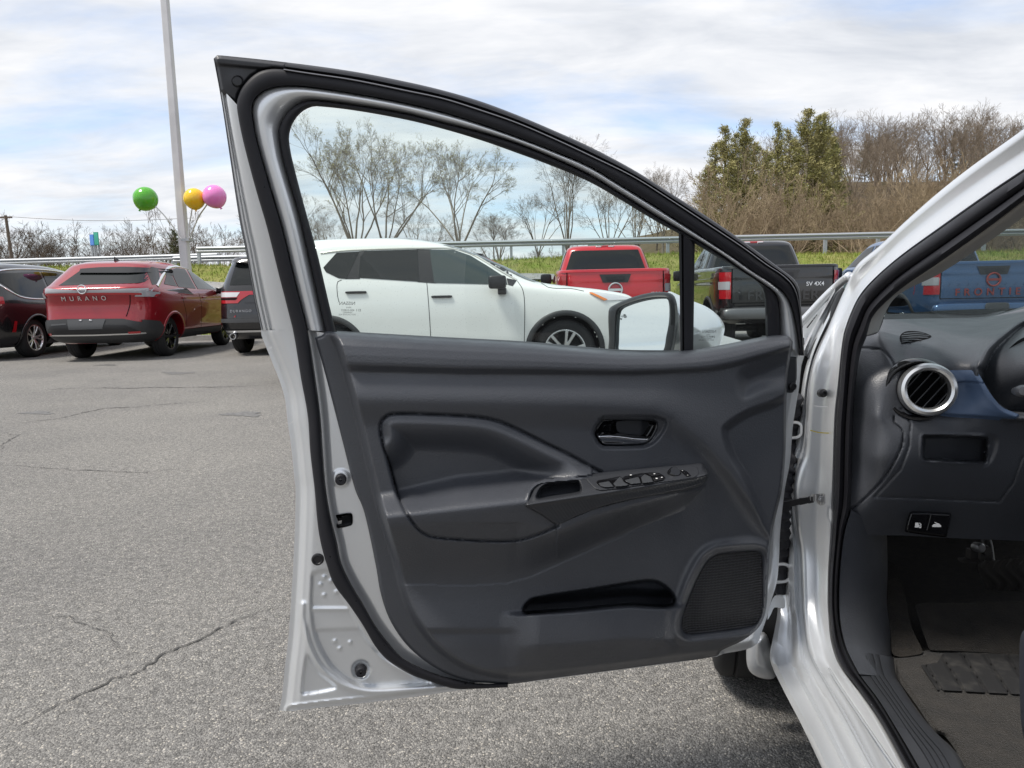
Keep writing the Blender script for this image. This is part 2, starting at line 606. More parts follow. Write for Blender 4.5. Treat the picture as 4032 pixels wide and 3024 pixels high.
# cracked lot as one sheet, open ground beyond as another
add('parking_lot', mkmesh('parking_lot', [[-90, -60, 0], [90, -60, 0], [90, 17.9, 0], [-90, 17.9, 0]], [[[0, 1, 2, 3]]], False), ASPHALT, kind='structure')
xs = np.concatenate([np.linspace(-700, -60, 14, endpoint=False), np.linspace(-60, 60, 130), np.linspace(70, 700, 14)])
ys = np.concatenate([np.linspace(17.85, 30, 34), np.linspace(31, 33, 3)])
GX, GY = np.meshgrid(xs, ys, indexing='ij')
GRASS = M('rough_spring_grass', (0.17, 0.21, 0.045), rough=1.0, spec=0.1, var=((0.26, 0.245, 0.09), 1.6, 0.36, 0.66, 7.0), bump=('noise', 9, 1.0, 0.10))
g_ = mkmesh('grass_bank', np.stack([GX, GY, terrain_z(GX, GY)], -1).reshape(-1, 3), [grid_faces(len(xs), len(ys))[:, ::-1]])
add('grass_bank', g_, GRASS, kind='structure')
ys2 = np.concatenate([np.linspace(33, 60, 20), np.linspace(64, 140, 24), np.linspace(155, 900, 14)])
GX2, GY2 = np.meshgrid(xs, ys2, indexing='ij')
LITTER = M('leaf_litter_ground', (0.15, 0.115, 0.075), rough=1.0, spec=0.05, var=((0.10, 0.085, 0.05), 0.5, 0.36, 0.66, 7.0), bump=('noise', 4, 1.0, 0.3))
add('wooded_hill', mkmesh('wooded_hill', np.stack([GX2, GY2, terrain_z(GX2, GY2)], -1).reshape(-1, 3), [grid_faces(len(xs), len(ys2))[:, ::-1]]), LITTER, kind='structure')
# grass blades standing on the bank
n_b = 60000
bx = rng.uniform(-22, 24, n_b); by = rng.uniform(18.0, 26.3, n_b)
bz = terrain_z(bx, by)
hgt = rng.uniform(0.05, 0.13, n_b) * (1 + 0.9 * (rng.random(n_b) > 0.93)); an = rng.uniform(0, np.pi, n_b)
dx, dy = np.cos(an) * 0.014, np.sin(an) * 0.014
ln = rng.normal(0, 0.04, (n_b, 2))
bv = np.stack([np.stack([bx - dx, by - dy, bz - 0.01], 1), np.stack([bx + dx, by + dy, bz - 0.01], 1), np.stack([bx + ln[:, 0], by + ln[:, 1], bz + hgt], 1)], 1).reshape(-1, 3)
me = mkmesh('grass', bv, [np.arange(n_b * 3).reshape(-1, 3)], False)
me.materials.append(M('grass_blades', (0.17, 0.24, 0.035), rough=0.9, spec=0.15, var=((0.30, 0.28, 0.10), 2.2, 0.4, 0.62, 6.0)))
add('grass', me, None, label='short spring grass growing on the bank behind the cars', cat='grass', kind='stuff')
ROADM = M('pale_road_asphalt', (0.23, 0.23, 0.225), rough=0.9, var=((0.29, 0.285, 0.275), 2, 0.35, 0.65))
def ribbon(name, pts, w, lift, mat, kind='structure'):
    p = resample(np.asarray(pts, float), 90)
    d = np.gradient(p, axis=0); d /= np.linalg.norm(d, axis=1)[:, None]
    nn = np.stack([-d[:, 1], d[:, 0]], 1)
    rows = []
    for t in np.linspace(-0.5, 0.5, 5):
        q = p + nn * w * t
        rows.append(np.c_[q, terrain_z(q[:, 0], q[:, 1]) + lift])
    return add(name, mkmesh(name, np.concatenate(rows), [grid_faces(5, 90)]), mat, kind=kind)
ribbon('highway', [(-90, 30.2), (0, 29.8), (90, 29.6)], 5.2, 0.05, ROADM)
ribbon('footpath', [(-40, 23.2), (-14, 23.0), (-2, 22.8), (4, 22.9)], 0.5, 0.08, ROADM)
KERB = M('concrete_kerb', (0.42, 0.41, 0.39), rough=0.9, var=((0.30, 0.29, 0.27), 6, 0.4, 0.7))
mb = MB()
for k in range(60):
    mb.box((-90 + k * 3.0 + 1.5, 17.86, 0.06), (2.985, 0.15, 0.14))
add('kerb', mb.mesh('kerb', False), KERB, kind='structure')
# cracks, patched stains and dropped tar in the lot
CRK = M('crack_tar', (0.06, 0.058, 0.055), rough=0.9)
def crack(pts, w, seed, name='pavement_crack'):
    r = np.random.default_rng(seed)
    p = resample(np.array([at_z(a, b, 0.0)[:2] for a, b in pts]), 70)
    d = np.gradient(p, axis=0); d /= np.linalg.norm(d, axis=1)[:, None]
    nn = np.stack([-d[:, 1], d[:, 0]], 1)
    off = np.cumsum(r.normal(0, 1, 70)); off = (off - np.linspace(off[0], off[-1], 70)) * w * 1.1
    p = p + nn * off[:, None]
    ww = w * np.clip(r.normal(1.0, 0.5, 70), 0.15, 2.2)[:, None] * np.sin(np.linspace(0.15, math.pi - 0.15, 70))[:, None]
    V = np.concatenate([np.c_[p - nn * ww / 2, np.full(70, 0.0035)], np.c_[p + nn * ww / 2, np.full(70, 0.0035)]])
    o = add(name, mkmesh(name, V, [grid_faces(2, 70)], False), CRK, LOT)
OIL = M('oil_film', (0.10, 0.098, 0.094), rough=0.6, var=((0.19, 0.185, 0.175), 30, 0.4, 0.7))
LOT = bpy.data.objects['parking_lot']
crack([(0, 2905), (300, 2760), (600, 2620), (850, 2490), (1130, 2375)], 0.006, 1)
crack([(0, 1830), (250, 1848), (560, 1862), (800, 1845)], 0.006, 2)
crack([(0, 1672), (200, 1650), (430, 1610), (620, 1600), (820, 1580)], 0.014, 3)
crack([(0, 1545), (300, 1530), (700, 1524), (1080, 1520)], 0.02, 4)
crack([(0, 1700), (40, 1715), (80, 1710), (50, 1750), (0, 1775)], 0.007, 5)
crack([(120, 2420), (260, 2440), (420, 2500), (470, 2560)], 0.003, 6)
for cx, cy, rx, ry in ((960, 1630, 75, 9), (700, 1468, 60, 5), (420, 1437, 40, 3), (150, 1625, 60, 6)):
    a = np.linspace(0, 2 * np.pi, 26, endpoint=False)
    j = 1 + 0.28 * np.sin(a * 3 + cx) + 0.16 * np.sin(a * 7)
    p = at_z(cx + rx * np.cos(a) * j, cy + ry * np.sin(a) * j, 0.003)
    add('oil_stain', mkmesh('oil_stain', p, [np.arange(26)[None]], False), OIL, LOT)

# ------------------------------------------------------------------ guard rails, poles, signs
GALV = M('galvanised_steel', (0.40, 0.42, 0.435), rough=0.45, metal=0.6, var=((0.40, 0.42, 0.44), 3, 0.4, 0.65))
def guard_rail(pts, zt, label, post_step=1.9, post_h=0.75):
    p = np.asarray(pts, float)
    L = np.linalg.norm(np.diff(p, axis=0), axis=1).sum()
    q = resample(p, max(3, int(L / 1.0)))
    zb = terrain_z(q[:, 0], q[:, 1])
    z = zt if zt is not None else zb + post_h
    z = np.broadcast_to(z, (len(q),))
    d = np.gradient(q, axis=0); d /= np.linalg.norm(d, axis=1)[:, None]
    nn = np.stack([d[:, 1], -d[:, 0]], 1)
    root = empty('guard_rail', (q[0, 0], q[0, 1], zb[0]), label, 'guard rail', 'roadside guard rails')
    prof = [(0.0, -0.0), (0.04, -0.03), (0.085, -0.07), (0.085, -0.10), (0.02, -0.13), (0.0, -0.155), (0.02, -0.18), (0.085, -0.21), (0.085, -0.24), (0.04, -0.28), (0.0, -0.31)]
    rows = [np.c_[q + nn * o, z + h * 0.8] for o, h in prof]
    me = mkmesh('rail_beam', np.concatenate(rows), [grid_faces(len(prof), len(q))])
    add('rail_beam', me, GALV, root)
    m = int(L / post_step)
    qq = resample(p, m)
    for k in range(m):
        zz = np.interp(qq[k, 0], *(lambda o: (q[o, 0], z[o]))(np.argsort(q[:, 0]))) if abs(p[0, 0] - p[-1, 0]) > 0.5 else z[0]
        zb_ = float(terrain_z(qq[k, 0], qq[k, 1]))
        pm = MB().box((qq[k, 0], qq[k, 1] + 0.12, (zz + zb_ - 0.35) / 2), (0.10, 0.14, zz - zb_ + 0.25))
        add('rail_post', pm.mesh('rail_post', False), GALV, root)
guard_rail([(-11.9, 27.6), (-4, 27.6), (8, 27.5), (20, 27.3), (40, 27.0)], 3.02, 'long galvanised guard rail on top of the grass bank')
guard_rail([(-36, 33.5), (-24, 32.5), (-17, 31.8), (-12.6, 31.2)], 3.0, 'lower galvanised guard rail running off to the left of the balloons')
guard_rail([(-13.2, 28.4), (-11, 28.2), (-8.6, 28.6)], 2.72, 'short curved end piece of guard rail behind the red hatch', 1.6)
guard_rail([(-8.2, 26.6), (-6.4, 26.6)], 2.62, 'short low guard rail piece right of the light pole', 0.9)

# light pole with balloons on sticks
POLEM = M('painted_pole', (0.60, 0.60, 0.61), rough=0.55, var=((0.50, 0.50, 0.51), 1.2, 0.4, 0.65))
px_, py_ = -8.35, 18.6
b0 = at_y(733, 1060, py_); t0 = at_y(644, -60, py_)
lp = empty('light_pole', (float(b0[0]), py_, float(terrain_z(b0[0], py_))), 'tall pale grey square light pole with balloons tied to it', 'light pole')
zb_ = float(terrain_z(b0[0], py_))
wd = 0.16
c = np.array([[b0[0] + (b0[0] - t0[0]) * (b0[2] - zb_) / (t0[2] - b0[2]), py_, zb_ - 0.1], [t0[0], py_, t0[2] + 1.5]])
def taper(c0, c1, w0, w1):
    s = np.array([(-1, -1), (1, -1), (1, 1), (-1, 1)]) * 0.5
    ch = []
    for (a, b) in s:   # chamfered square
        for k in (0, 1):
            ch.append((a * (1 - 0.22 * (k if a * b > 0 else 1 - k)), b * (1 - 0.22 * (1 - k if a * b > 0 else k))))
    ch = np.array(ch)
    V = np.vstack([np.c_[c0[0] + ch[:, 0] * w0, c0[1] + ch[:, 1] * w0, np.full(8, c0[2])], np.c_[c1[0] + ch[:, 0] * w1, c1[1] + ch[:, 1] * w1, np.full(8, c1[2])]])
    return V, [grid_faces(2, 8, True)]
V, Fc = taper(c[0], c[1], 0.225, 0.155)
add('pole_shaft', mkmesh('pole_shaft', V, Fc, False), POLEM, lp)
band = at_y(752, 945, py_)
V, Fc = taper(band - [0.10, 0, 0.03], band - [0.10, 0, -0.03], 0.24, 0.24)
add('pole_band', mkmesh('pole_band', V, Fc, False), GALV, lp)
mb = MB().box((c[0][0], py_, zb_ + 0.12), (0.34, 0.34, 0.3))
add('pole_base', mb.mesh('pole_base', False), KERB, lp)
def balloon(px, py, r_px, col, label, lean, stick):
    yb = py_ - 0.25
    cc = at_y(px, py, yb)
    r = r_px / FPX * yb
    bm = M(label.split()[0] + '_balloon', col, rough=0.18, spec=0.5, coat=0.3)
    b = bm.node_tree.nodes['Principled BSDF']
    b.inputs['Subsurface Weight'].default_value = 0.6
    b.inputs['Subsurface Radius'].default_value = (0.1, 0.1, 0.1)
    root = empty('balloon', tuple(cc - [0, 0, r]), label, 'balloon', 'three balloons on the light pole')
    ax = np.array([math.sin(lean), 0, math.cos(lean)])
    th = np.linspace(0, math.pi, 22)
    prof = [(max(r * math.sin(t) * (1 - 0.16 * max(0.0, -math.cos(t))**1.5), 1e-4), r * math.cos(t) * (1.06 if t < 1.57 else 1.0)) for t in th]
    prof[-1] = (r * 0.05, -r * 1.05)
    prof.append((r * 0.11, -r * 1.13))
    add('balloon_skin', MB().lathe(prof, cc, ax, 36).mesh('balloon_skin', True, 60), bm, root)
    q = cr([(px + 0 * stick[0][0], py, 0)] and [(*s, yb) for s in stick], 6)
    add('balloon_stick', MB().tube(at_y(q[:, 0], q[:, 1], q[:, 2]), 0.015, 6).mesh('balloon_stick', True, 60), STEEL, root)
balloon(572, 785, 45, (0.10, 0.42, 0.03), 'green balloon on a bent stick left of the light pole', 0.55, [(612, 812), (650, 852), (690, 905), (712, 940)])
balloon(766, 785, 40, (0.85, 0.56, 0.02), 'yellow balloon just right of the light pole', -0.05, [(757, 815), (752, 850), (746, 880), (742, 945)])
balloon(846, 776, 44, (0.80, 0.25, 0.58), 'pink balloon nearest to the open door', -0.45, [(815, 806), (785, 850), (762, 900), (745, 945)])

# utility pole and road signs at the far left
WOODP = M('weathered_wood', (0.14, 0.11, 0.085), rough=0.9)
up = empty('utility_pole', (-32.4, 45, float(terrain_z(-32.4, 45))), 'weathered wooden utility pole at the far left', 'utility pole')
b0 = at_y(45, 1010, 45.0); t0 = at_y(22, 848, 45.0)
add('pole_shaft', MB().tube([b0 - [0, 0, 3], b0, t0], [0.11, 0.10, 0.08], 8).mesh('pole_shaft'), WOODP, up)
add('crossarm', MB().box(t0 + [0.0, 0, -0.12], (0.75, 0.1, 0.1)).mesh('crossarm', False), WOODP, up)
add('power_line', MB().tube(at_y(np.linspace(22, 760, 14), 852 + 14 * np.sin(np.linspace(0, math.pi, 14)) - 0.0 * np.arange(14) + 6 * np.linspace(0, 1, 14), np.full(14, 45.0)), 0.014, 4).mesh('power_line'), BLACKP, up)
def sign(px, py, w_px, h_px, Y, col, label, txt=None):
    c = at_y(px, py, Y)
    w, h = w_px / FPX * Y, h_px / FPX * Y
    zb = float(terrain_z(c[0], Y))
    r = empty('road_sign', (float(c[0]), Y, zb), label, 'road sign', 'road signs across the highway')
    add('sign_panel', MB().box(c, (w, 0.04, h)).mesh('sign_panel', False), M('sign_' + label.split()[0], col, rough=0.6), r)
    add('sign_edge', MB().box(c + [0, -0.025, 0], (w * 0.9, 0.012, h * 0.9)).mesh('sign_edge', False), M('sign_inner_' + label.split()[0], tuple(min(1, v * 1.5 + 0.05) for v in col), rough=0.6), r)
    for s in (-0.3, 0.3):
        add('sign_post', MB().box((c[0] + s * w, Y + 0.05, (c[2] - h / 2 + zb) / 2), (0.07, 0.07, c[2] - h / 2 - zb)).mesh('sign_post', False), GALV, r)
sign(362, 945, 15, 42, 36, (0.06, 0.20, 0.55), 'blue road banner sign above the minivan')
sign(379, 940, 18, 50, 36.3, (0.03, 0.33, 0.22), 'green road sign beside the blue one')
sign(2345, 962, 60, 22, 62, (0.02, 0.22, 0.14), 'green highway sign above the red pickup')

# ------------------------------------------------------------------ trees
def tubes(P, R, sides):
    """P (N,k,3), R (N,k) -> merged tube mesh arrays."""
    N, k, _ = P.shape
    T = np.gradient(P, axis=1)
    T /= np.linalg.norm(T, axis=2, keepdims=True) + 1e-9
    ref = np.where(np.abs(T[:, :1, 2:3]) < 0.9, np.array([0, 0, 1.0]), np.array([1.0, 0, 0]))
    A = np.cross(T, np.broadcast_to(ref, T.shape)); A /= np.linalg.norm(A, axis=2, keepdims=True) + 1e-9
    B = np.cross(T, A)
    th = np.arange(sides) / sides * 2 * np.pi
    V = P[:, :, None] + R[:, :, None, None] * (np.cos(th)[None, None, :, None] * A[:, :, None] + np.sin(th)[None, None, :, None] * B[:, :, None])
    f = grid_faces(k, sides, True)
    F = (f[None] + (np.arange(N) * k * sides)[:, None, None]).reshape(-1, 4)
    return V.reshape(-1, 3), F
def grow(seed, h, r0, limbs, spread, counts, lens, up=0.25, trunk=0.25, wander=0.16, lean=0.0, kend=4, ks=(8, 7, 6, 5, 4)):
    """Branch skeleton of a bare tree. counts/lens per level; returns list of (P, R) per level and the twig tips."""
    g = np.random.default_rng(seed)
    k = 7
    levels = []
    # trunk
    t = np.linspace(0, 1, k)
    tp = np.stack([lean * t * h * trunk + g.normal(0, 0.02, k).cumsum() * h * 0.1, g.normal(0, 0.02, k).cumsum() * h * 0.1, t * h * trunk], 1)
    levels.append((tp[None], (r0 * (1.15 - 0.35 * t))[None]))
    start = np.repeat(tp[-1][None], limbs, 0) - np.c_[np.zeros((limbs, 2)), g.uniform(0, 0.25, limbs) * h * trunk]
    az = np.arange(limbs) / limbs * 2 * np.pi + g.uniform(-0.4, 0.4, limbs)
    el = g.uniform(spread[0], spread[1], limbs)
    dr = np.stack([np.cos(az) * np.sin(el), np.sin(az) * np.sin(el), np.cos(el)], 1)
    ln = g.uniform(0.8, 1.15, limbs) * h * lens[0]
    rd = np.full(limbs, r0 * 0.5) * g.uniform(0.7, 1.1, limbs)
    for lv in range(len(counts) + 1):
        N = len(start)
        kk = ks[min(lv, 4)] if lv < len(counts) else kend
        P = np.empty((N, kk, 3)); P[:, 0] = start
        d = dr.copy()
        for i in range(1, kk):
            P[:, i] = P[:, i - 1] + d * (ln / (kk - 1))[:, None]
            d = d + g.normal(0, wander, (N, 3)) + np.array([0, 0, up * (1 if lv < 2 else 0.35)]) / kk
            d /= np.linalg.norm(d, axis=1, keepdims=True)
        R = rd[:, None] * np.linspace(1.0, 0.38 if lv < len(counts) else 0.25, kk)[None]
        levels.append((P, R))
        if lv == len(counts):
            return levels, P[:, -1]
        c = counts[lv]
        f = g.uniform(0.48 if lv == 0 else 0.25, 1.0, (N, c)); f[:, 0] = 1.0; f[:, 1] = 0.95 if c > 1 else f[:, 0]
        idx = f * (kk - 1)
        i0 = np.minimum(idx.astype(int), kk - 2); fr = (idx - i0)[..., None]
        rows = np.arange(N)[:, None]
        st = P[rows, i0] * (1 - fr) + P[rows, i0 + 1] * fr
        base = P[rows, i0 + 1] - P[rows, i0]
        base /= np.linalg.norm(base, axis=2, keepdims=True)
        rnd = g.normal(0, 1, (N, c, 3)); rnd -= (rnd * base).sum(2, keepdims=True) * base
        rnd /= np.linalg.norm(rnd, axis=2, keepdims=True)
        ang = g.uniform(0.30, 0.85, (N, c))[..., None]; ang[:, 0] *= 0.35
        dr = (base * np.cos(ang) + rnd * np.sin(ang)).reshape(-1, 3)
        start = st.reshape(-1, 3)
        rd = (R[rows, i0] * g.uniform(0.36, 0.62, (N, c))).reshape(-1)
        ln = (ln[:, None] * lens[lv + 1] * g.uniform(0.6, 1.2, (N, c)) * (1.15 - 0.45 * f)).reshape(-1)
def tree_arrays(levels, rmin=0.006):
    Vs, Fs, n = [], [], 0
    for i, (P, R) in enumerate(levels):
        V, F = tubes(P, np.maximum(R, rmin), (8, 6, 5, 3, 3, 3)[min(i, 5)])
        Vs.append(V); Fs.append(F + n); n += len(V)
    return np.concatenate(Vs), np.concatenate(Fs)
def buds(tips, g, size, per=2):
    n = len(tips) * per
    c = np.repeat(tips, per, 0) + g.normal(0, size * 1.6, (n, 3))
    o = g.normal(0, 1, (n, 3, 3)) * size
    V = (c[:, None] + o).reshape(-1, 3)
    return V, np.arange(n * 3).reshape(-1, 3)
BARK = M('grey_bark', (0.29, 0.255, 0.21), rough=0.95, spec=0.1, var=((0.19, 0.165, 0.135), 3, 0.4, 0.65))
BARKB = M('brown_twigs', (0.36, 0.285, 0.185), rough=0.95, spec=0.1, var=((0.24, 0.185, 0.13), 0.35, 0.38, 0.64))
BARKF = M('far_twigs', (0.25, 0.203, 0.155), rough=0.95, spec=0.1, var=((0.17, 0.138, 0.108), 0.12, 0.38, 0.64))
BARKL = M('dark_far_twigs', (0.165, 0.135, 0.105), rough=0.95, spec=0.05, var=((0.11, 0.09, 0.072), 0.12, 0.38, 0.64))
BUD = M('yellow_green_buds', (0.46, 0.43, 0.22), rough=0.9, spec=0.1)
big = []
for s_, kw in ((11, dict(limbs=7, spread=(0.06, 0.62), trunk=0.20, up=0.12)), (23, dict(limbs=6, spread=(0.05, 0.50), trunk=0.24, up=0.12)), (37, dict(limbs=6, spread=(0.08, 0.70), trunk=0.30, up=0.10)), (58, dict(limbs=8, spread=(0.05, 0.36), trunk=0.18, up=0.15))):
    lv, tips = grow(s_, 1.0, 0.017, counts=[6, 6, 5, 5], lens=[0.60, 0.52, 0.58, 0.60, 0.70], wander=0.075, **kw)
    V, F = tree_arrays(lv, 0.00042)
    h = np.percentile(V[:, 2], 99.9)
    m1 = mkmesh('bare_branches', V / h, [F])
    m1.materials.append(BARK)
    bv, bf = buds(tips[::2] / h, np.random.default_rng(s_), 0.0015, 5)
    m2 = mkmesh('bud_haze', bv, [bf], False)
    m2.materials.append(BUD)
    big.append((m1, m2))
def place_tree(k, px, py_top, Y, rz, label, group, sx=1.0, budd=True, name='bare_tree'):
    c = at_y(px, 1000, Y)
    zb = float(terrain_z(c[0], Y)) - 0.2
    top = at_y(px, py_top, Y)[2]
    h = float(top - zb)
    r = empty(name, (float(c[0]), Y, zb), label, 'tree', group, rz)
    r.scale = (h * sx, h * sx, h)
    o = add('trunk_and_branches', big[k][0], None, r, local=True)
    if budd:
        add('budding_crown', big[k][1], None, r, local=True)
    return r
place_tree(0, 1395, 452, 60, 0.4, 'leftmost large bare tree with yellowish buds, seen through the door window', 'large bare trees seen through the door window', 1.05)
place_tree(1, 1520, 485, 62, 2.0, 'large bare tree second from the left behind the white vehicle, forked low', 'large bare trees seen through the door window', 0.95)
place_tree(2, 1808, 505, 60, 4.1, 'wide spreading bare tree standing alone right of the forked one', 'large bare trees seen through the door window', 1.0)
place_tree(3, 2235, 520, 66, 1.0, 'upright bare tree with many steep limbs behind the red pickup', 'large bare trees seen through the door window', 0.8, False)
place_tree(2, 2120, 720, 72, 2.2, 'smaller bare tree left of the upright one', 'smaller bare trees along the highway', 0.9, False)
place_tree(1, 2400, 700, 64, 0.2, 'crooked bare tree just right of the upright one', 'smaller bare trees along the highway', 1.1, False)
place_tree(0, 2500, 645, 70, 5.0, 'bare tree whose crown shows above the door frame', 'smaller bare trees along the highway', 0.95, False)
place_tree(2, 2610, 620, 75, 3.3, 'bare tree left of the evergreens, above the sloping door frame', 'smaller bare trees along the highway', 0.9, False)
place_tree(0, 1260, 780, 72, 1.5, 'low bare tree at the left edge of the door window', 'smaller bare trees along the highway', 1.3, False)
place_tree(1, 1650, 800, 84, 2.5, 'low bare tree between the forked and the spreading tree', 'smaller bare trees along the highway', 1.3, False)
place_tree(3, 1960, 830, 84, 0.5, 'low bare tree right of the spreading tree', 'smaller bare trees along the highway', 1.5, False)

# woods that read as one mass
def wood(name, n, xr, yr, hr, seed, mat, label, proto_kw, wfac=1.0, rmin=0.008, edge=None):
    g = np.random.default_rng(seed)
    protos = []
    for s in range(4):
        lv, tips = grow(seed * 10 + s, 1.0, 0.016, **proto_kw)
        V, F = tree_arrays(lv, rmin)
        protos.append((V / np.percentile(V[:, 2], 99.9), F))
    Vs, Fs, m = [], [], 0
    for i in range(n):
        V, F = protos[i % 4]
        x = g.uniform(*xr); y = g.uniform(*yr)
        if edge is not None:
            x, y = edge(g, i)
        h = g.uniform(*hr)
        a = g.uniform(0, 6.28)
        w = h * wfac * g.uniform(0.8, 1.2)
        Q = np.stack([(V[:, 0] * math.cos(a) - V[:, 1] * math.sin(a)) * w + x, (V[:, 0] * math.sin(a) + V[:, 1] * math.cos(a)) * w + y, V[:, 2] * h + float(terrain_z(x, y)) - 0.3], 1)
        Vs.append(Q); Fs.append(F + m); m += len(Q)
    me = mkmesh(name, np.concatenate(Vs), [np.concatenate(Fs)])
    add(name, me, mat, label=label, cat='woodland', kind='stuff')
SHRUB = dict(ks=(5, 4, 4, 3, 3), limbs=8, spread=(0.15, 0.95), kend=3, counts=[5, 4, 4], lens=[0.62, 0.55, 0.55, 0.7], up=0.3, trunk=0.06, wander=0.18)
TALL = dict(ks=(6, 4, 4, 3, 3), limbs=5, spread=(0.15, 0.6), kend=3, counts=[5, 4, 4], lens=[0.58, 0.5, 0.62, 0.75], up=0.3, trunk=0.25, wander=0.14)
wood('brown_thicket', 58, (12, 44), (38, 50), (4.0, 7.2), 3, BARKB, 'dense brown leafless thicket below the evergreens on the right', SHRUB, 0.85, 0.0016, edge=lambda g, i: (lambda Y: (Y * g.uniform(0.26, 0.86), Y))(g.uniform(40, 54)))
HT = []
for sd0 in (71, 72, 73, 74):
    lv, tips = grow(sd0, 1.0, 0.016, limbs=6, spread=(0.1, 0.6), counts=[6, 5, 4], lens=[0.56, 0.5, 0.62, 0.75], up=0.2, trunk=0.22, wander=0.10, kend=3)
    V, F = tree_arrays(lv, 0.0011)
    m_ = mkmesh('bare_branches', V / np.percentile(V[:, 2], 99.9), [F])
    m_.materials.append(BARKF)
    HT.append(m_)
g = np.random.default_rng(99)
for k in range(150):
    Y = 62 + 66 * (k / 150.0) + g.uniform(-3, 3)
    X = Y * (g.uniform(0.33, 0.90))
    h = g.uniform(7.0, 10.0) * (0.75 if Y < 75 else 1.0)
    o = add('bare_tree', HT[k % 4], None, label='leafless tree in the dense wood on the right hillside', cat='tree', group='leafless trees of the hillside wood')
    o.location = (X, Y, float(terrain_z(X, Y)) - 0.3)
    o.rotation_euler = (0, 0, g.uniform(0, 6.28))
    o.scale = (h * 1.1, h * 1.1, h)
wood('roadside_wood', 54, (-60, -24), (62, 75), (4.8, 7.4), 5, BARKL, 'line of bare trees along the road at the far left', TALL, 1.1, 0.0013, edge=lambda g, i: (lambda Y: (Y * g.uniform(-0.76, -0.30), Y))(g.uniform(60, 74)))
wood('middle_wood', 28, (-20, 30), (80, 110), (4.0, 7.0), 6, BARKL, 'low bare scrub along the highway behind the door window', TALL, 1.3, 0.0013, edge=lambda g, i: (lambda Y: (Y * g.uniform(-0.33, 0.34), Y))(g.uniform(84, 112)))

# evergreens
def conifer_arrays(seed, nb=120, sprays=150, droop=0.25, w=0.2, top=0.12):
    g = np.random.default_rng(seed)
    V, F, n = [], [], 0
    t = np.sort(g.uniform(0.10, 1.0, nb))
    br_P, br_R = [], []
    for ti in t:
        az = g.uniform(0, 2 * np.pi)
        L = w * ((1 - ti)**1.1 * g.uniform(0.35, 1.3) + 0.02 + 0.05 * g.random())
        e = 0.55 * ti + 0.1 - droop * (1 - ti)
        d = np.array([math.cos(az), math.sin(az), e])
        s = np.linspace(0, 1, 5)[:, None]
        P = np.array([0, 0, ti]) + d * L * s + np.array([0, 0, 0.25 * L]) * s**2
        br_P.append(P); br_R.append(np.linspace(0.004, 0.001, 5))
        m = max(5, int(sprays * (0.35 + L / w)))
        f = g.uniform(0.2, 1.05, m)[:, None]
        c = np.array([0, 0, ti]) + d * L * f + np.array([0, 0, 0.25 * L]) * f**2 + g.normal(0, 0.011, (m, 3))
        dirs = d[None] * 0.6 + g.normal(0, 0.55, (m, 3)) + np.array([0, 0, 0.25])
        dirs /= np.linalg.norm(dirs, axis=1, keepdims=True)
        sd = np.cross(dirs, g.normal(0, 1, (m, 3))); sd /= np.linalg.norm(sd, axis=1, keepdims=True)
        ll = g.uniform(0.006, 0.018, (m, 1)); ww = ll * g.uniform(0.10, 0.22, (m, 1))
        q = np.stack([c - dirs * ll * 0.4, c + sd * ww, c + dirs * ll, c - sd * ww], 1).reshape(-1, 3)
        V.append(q)
        F.append(np.arange(m * 4).reshape(-1, 4) + n); n += m * 4
    tv, tf = tubes(np.stack([np.zeros(6), np.zeros(6), np.linspace(0, 1, 6)], 1)[None], np.linspace(0.014, 0.002, 6)[None], 6)
    bv, bf = tubes(np.array(br_P), np.array(br_R), 3)
    return (np.concatenate(V), np.concatenate(F)), (np.concatenate([tv, bv]), np.concatenate([tf, bf + len(tv)]))
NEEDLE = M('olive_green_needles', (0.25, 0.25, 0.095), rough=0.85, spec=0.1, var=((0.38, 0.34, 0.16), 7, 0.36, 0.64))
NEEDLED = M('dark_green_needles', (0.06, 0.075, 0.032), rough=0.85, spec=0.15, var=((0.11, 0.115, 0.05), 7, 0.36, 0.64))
con = []
for s_, kw in ((1, dict(nb=95, w=0.23)), (2, dict(nb=85, w=0.29, droop=0.1)), (3, dict(nb=75, w=0.18))):
    (nv, nf), (tv, tf) = conifer_arrays(s_, **kw)
    con.append((mkmesh('needle_crown', nv, [nf], False), mkmesh('trunk', tv, [tf])))
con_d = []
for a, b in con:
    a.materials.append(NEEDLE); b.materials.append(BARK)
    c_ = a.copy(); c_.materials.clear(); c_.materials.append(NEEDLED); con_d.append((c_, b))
def place_conifer(k, px, py_top, Y, rz, label, group, sx=1.0, dark=False):
    c = at_y(px, 950, Y)
    zb = float(terrain_z(c[0], Y)) - 0.2
    h = float(at_y(px, py_top, Y)[2] - zb)
    r = empty('evergreen_tree', (float(c[0]), Y, zb), label, 'tree', group, rz)
    sx *= 1.2
    r.scale = (h * sx, h * sx, h)
    P = (con_d if dark else con)[k]
    add('needle_crown', P[0], None, r, local=True)
    add('trunk', P[1], None, r, local=True)
EV = 'olive evergreens above the brown thicket'
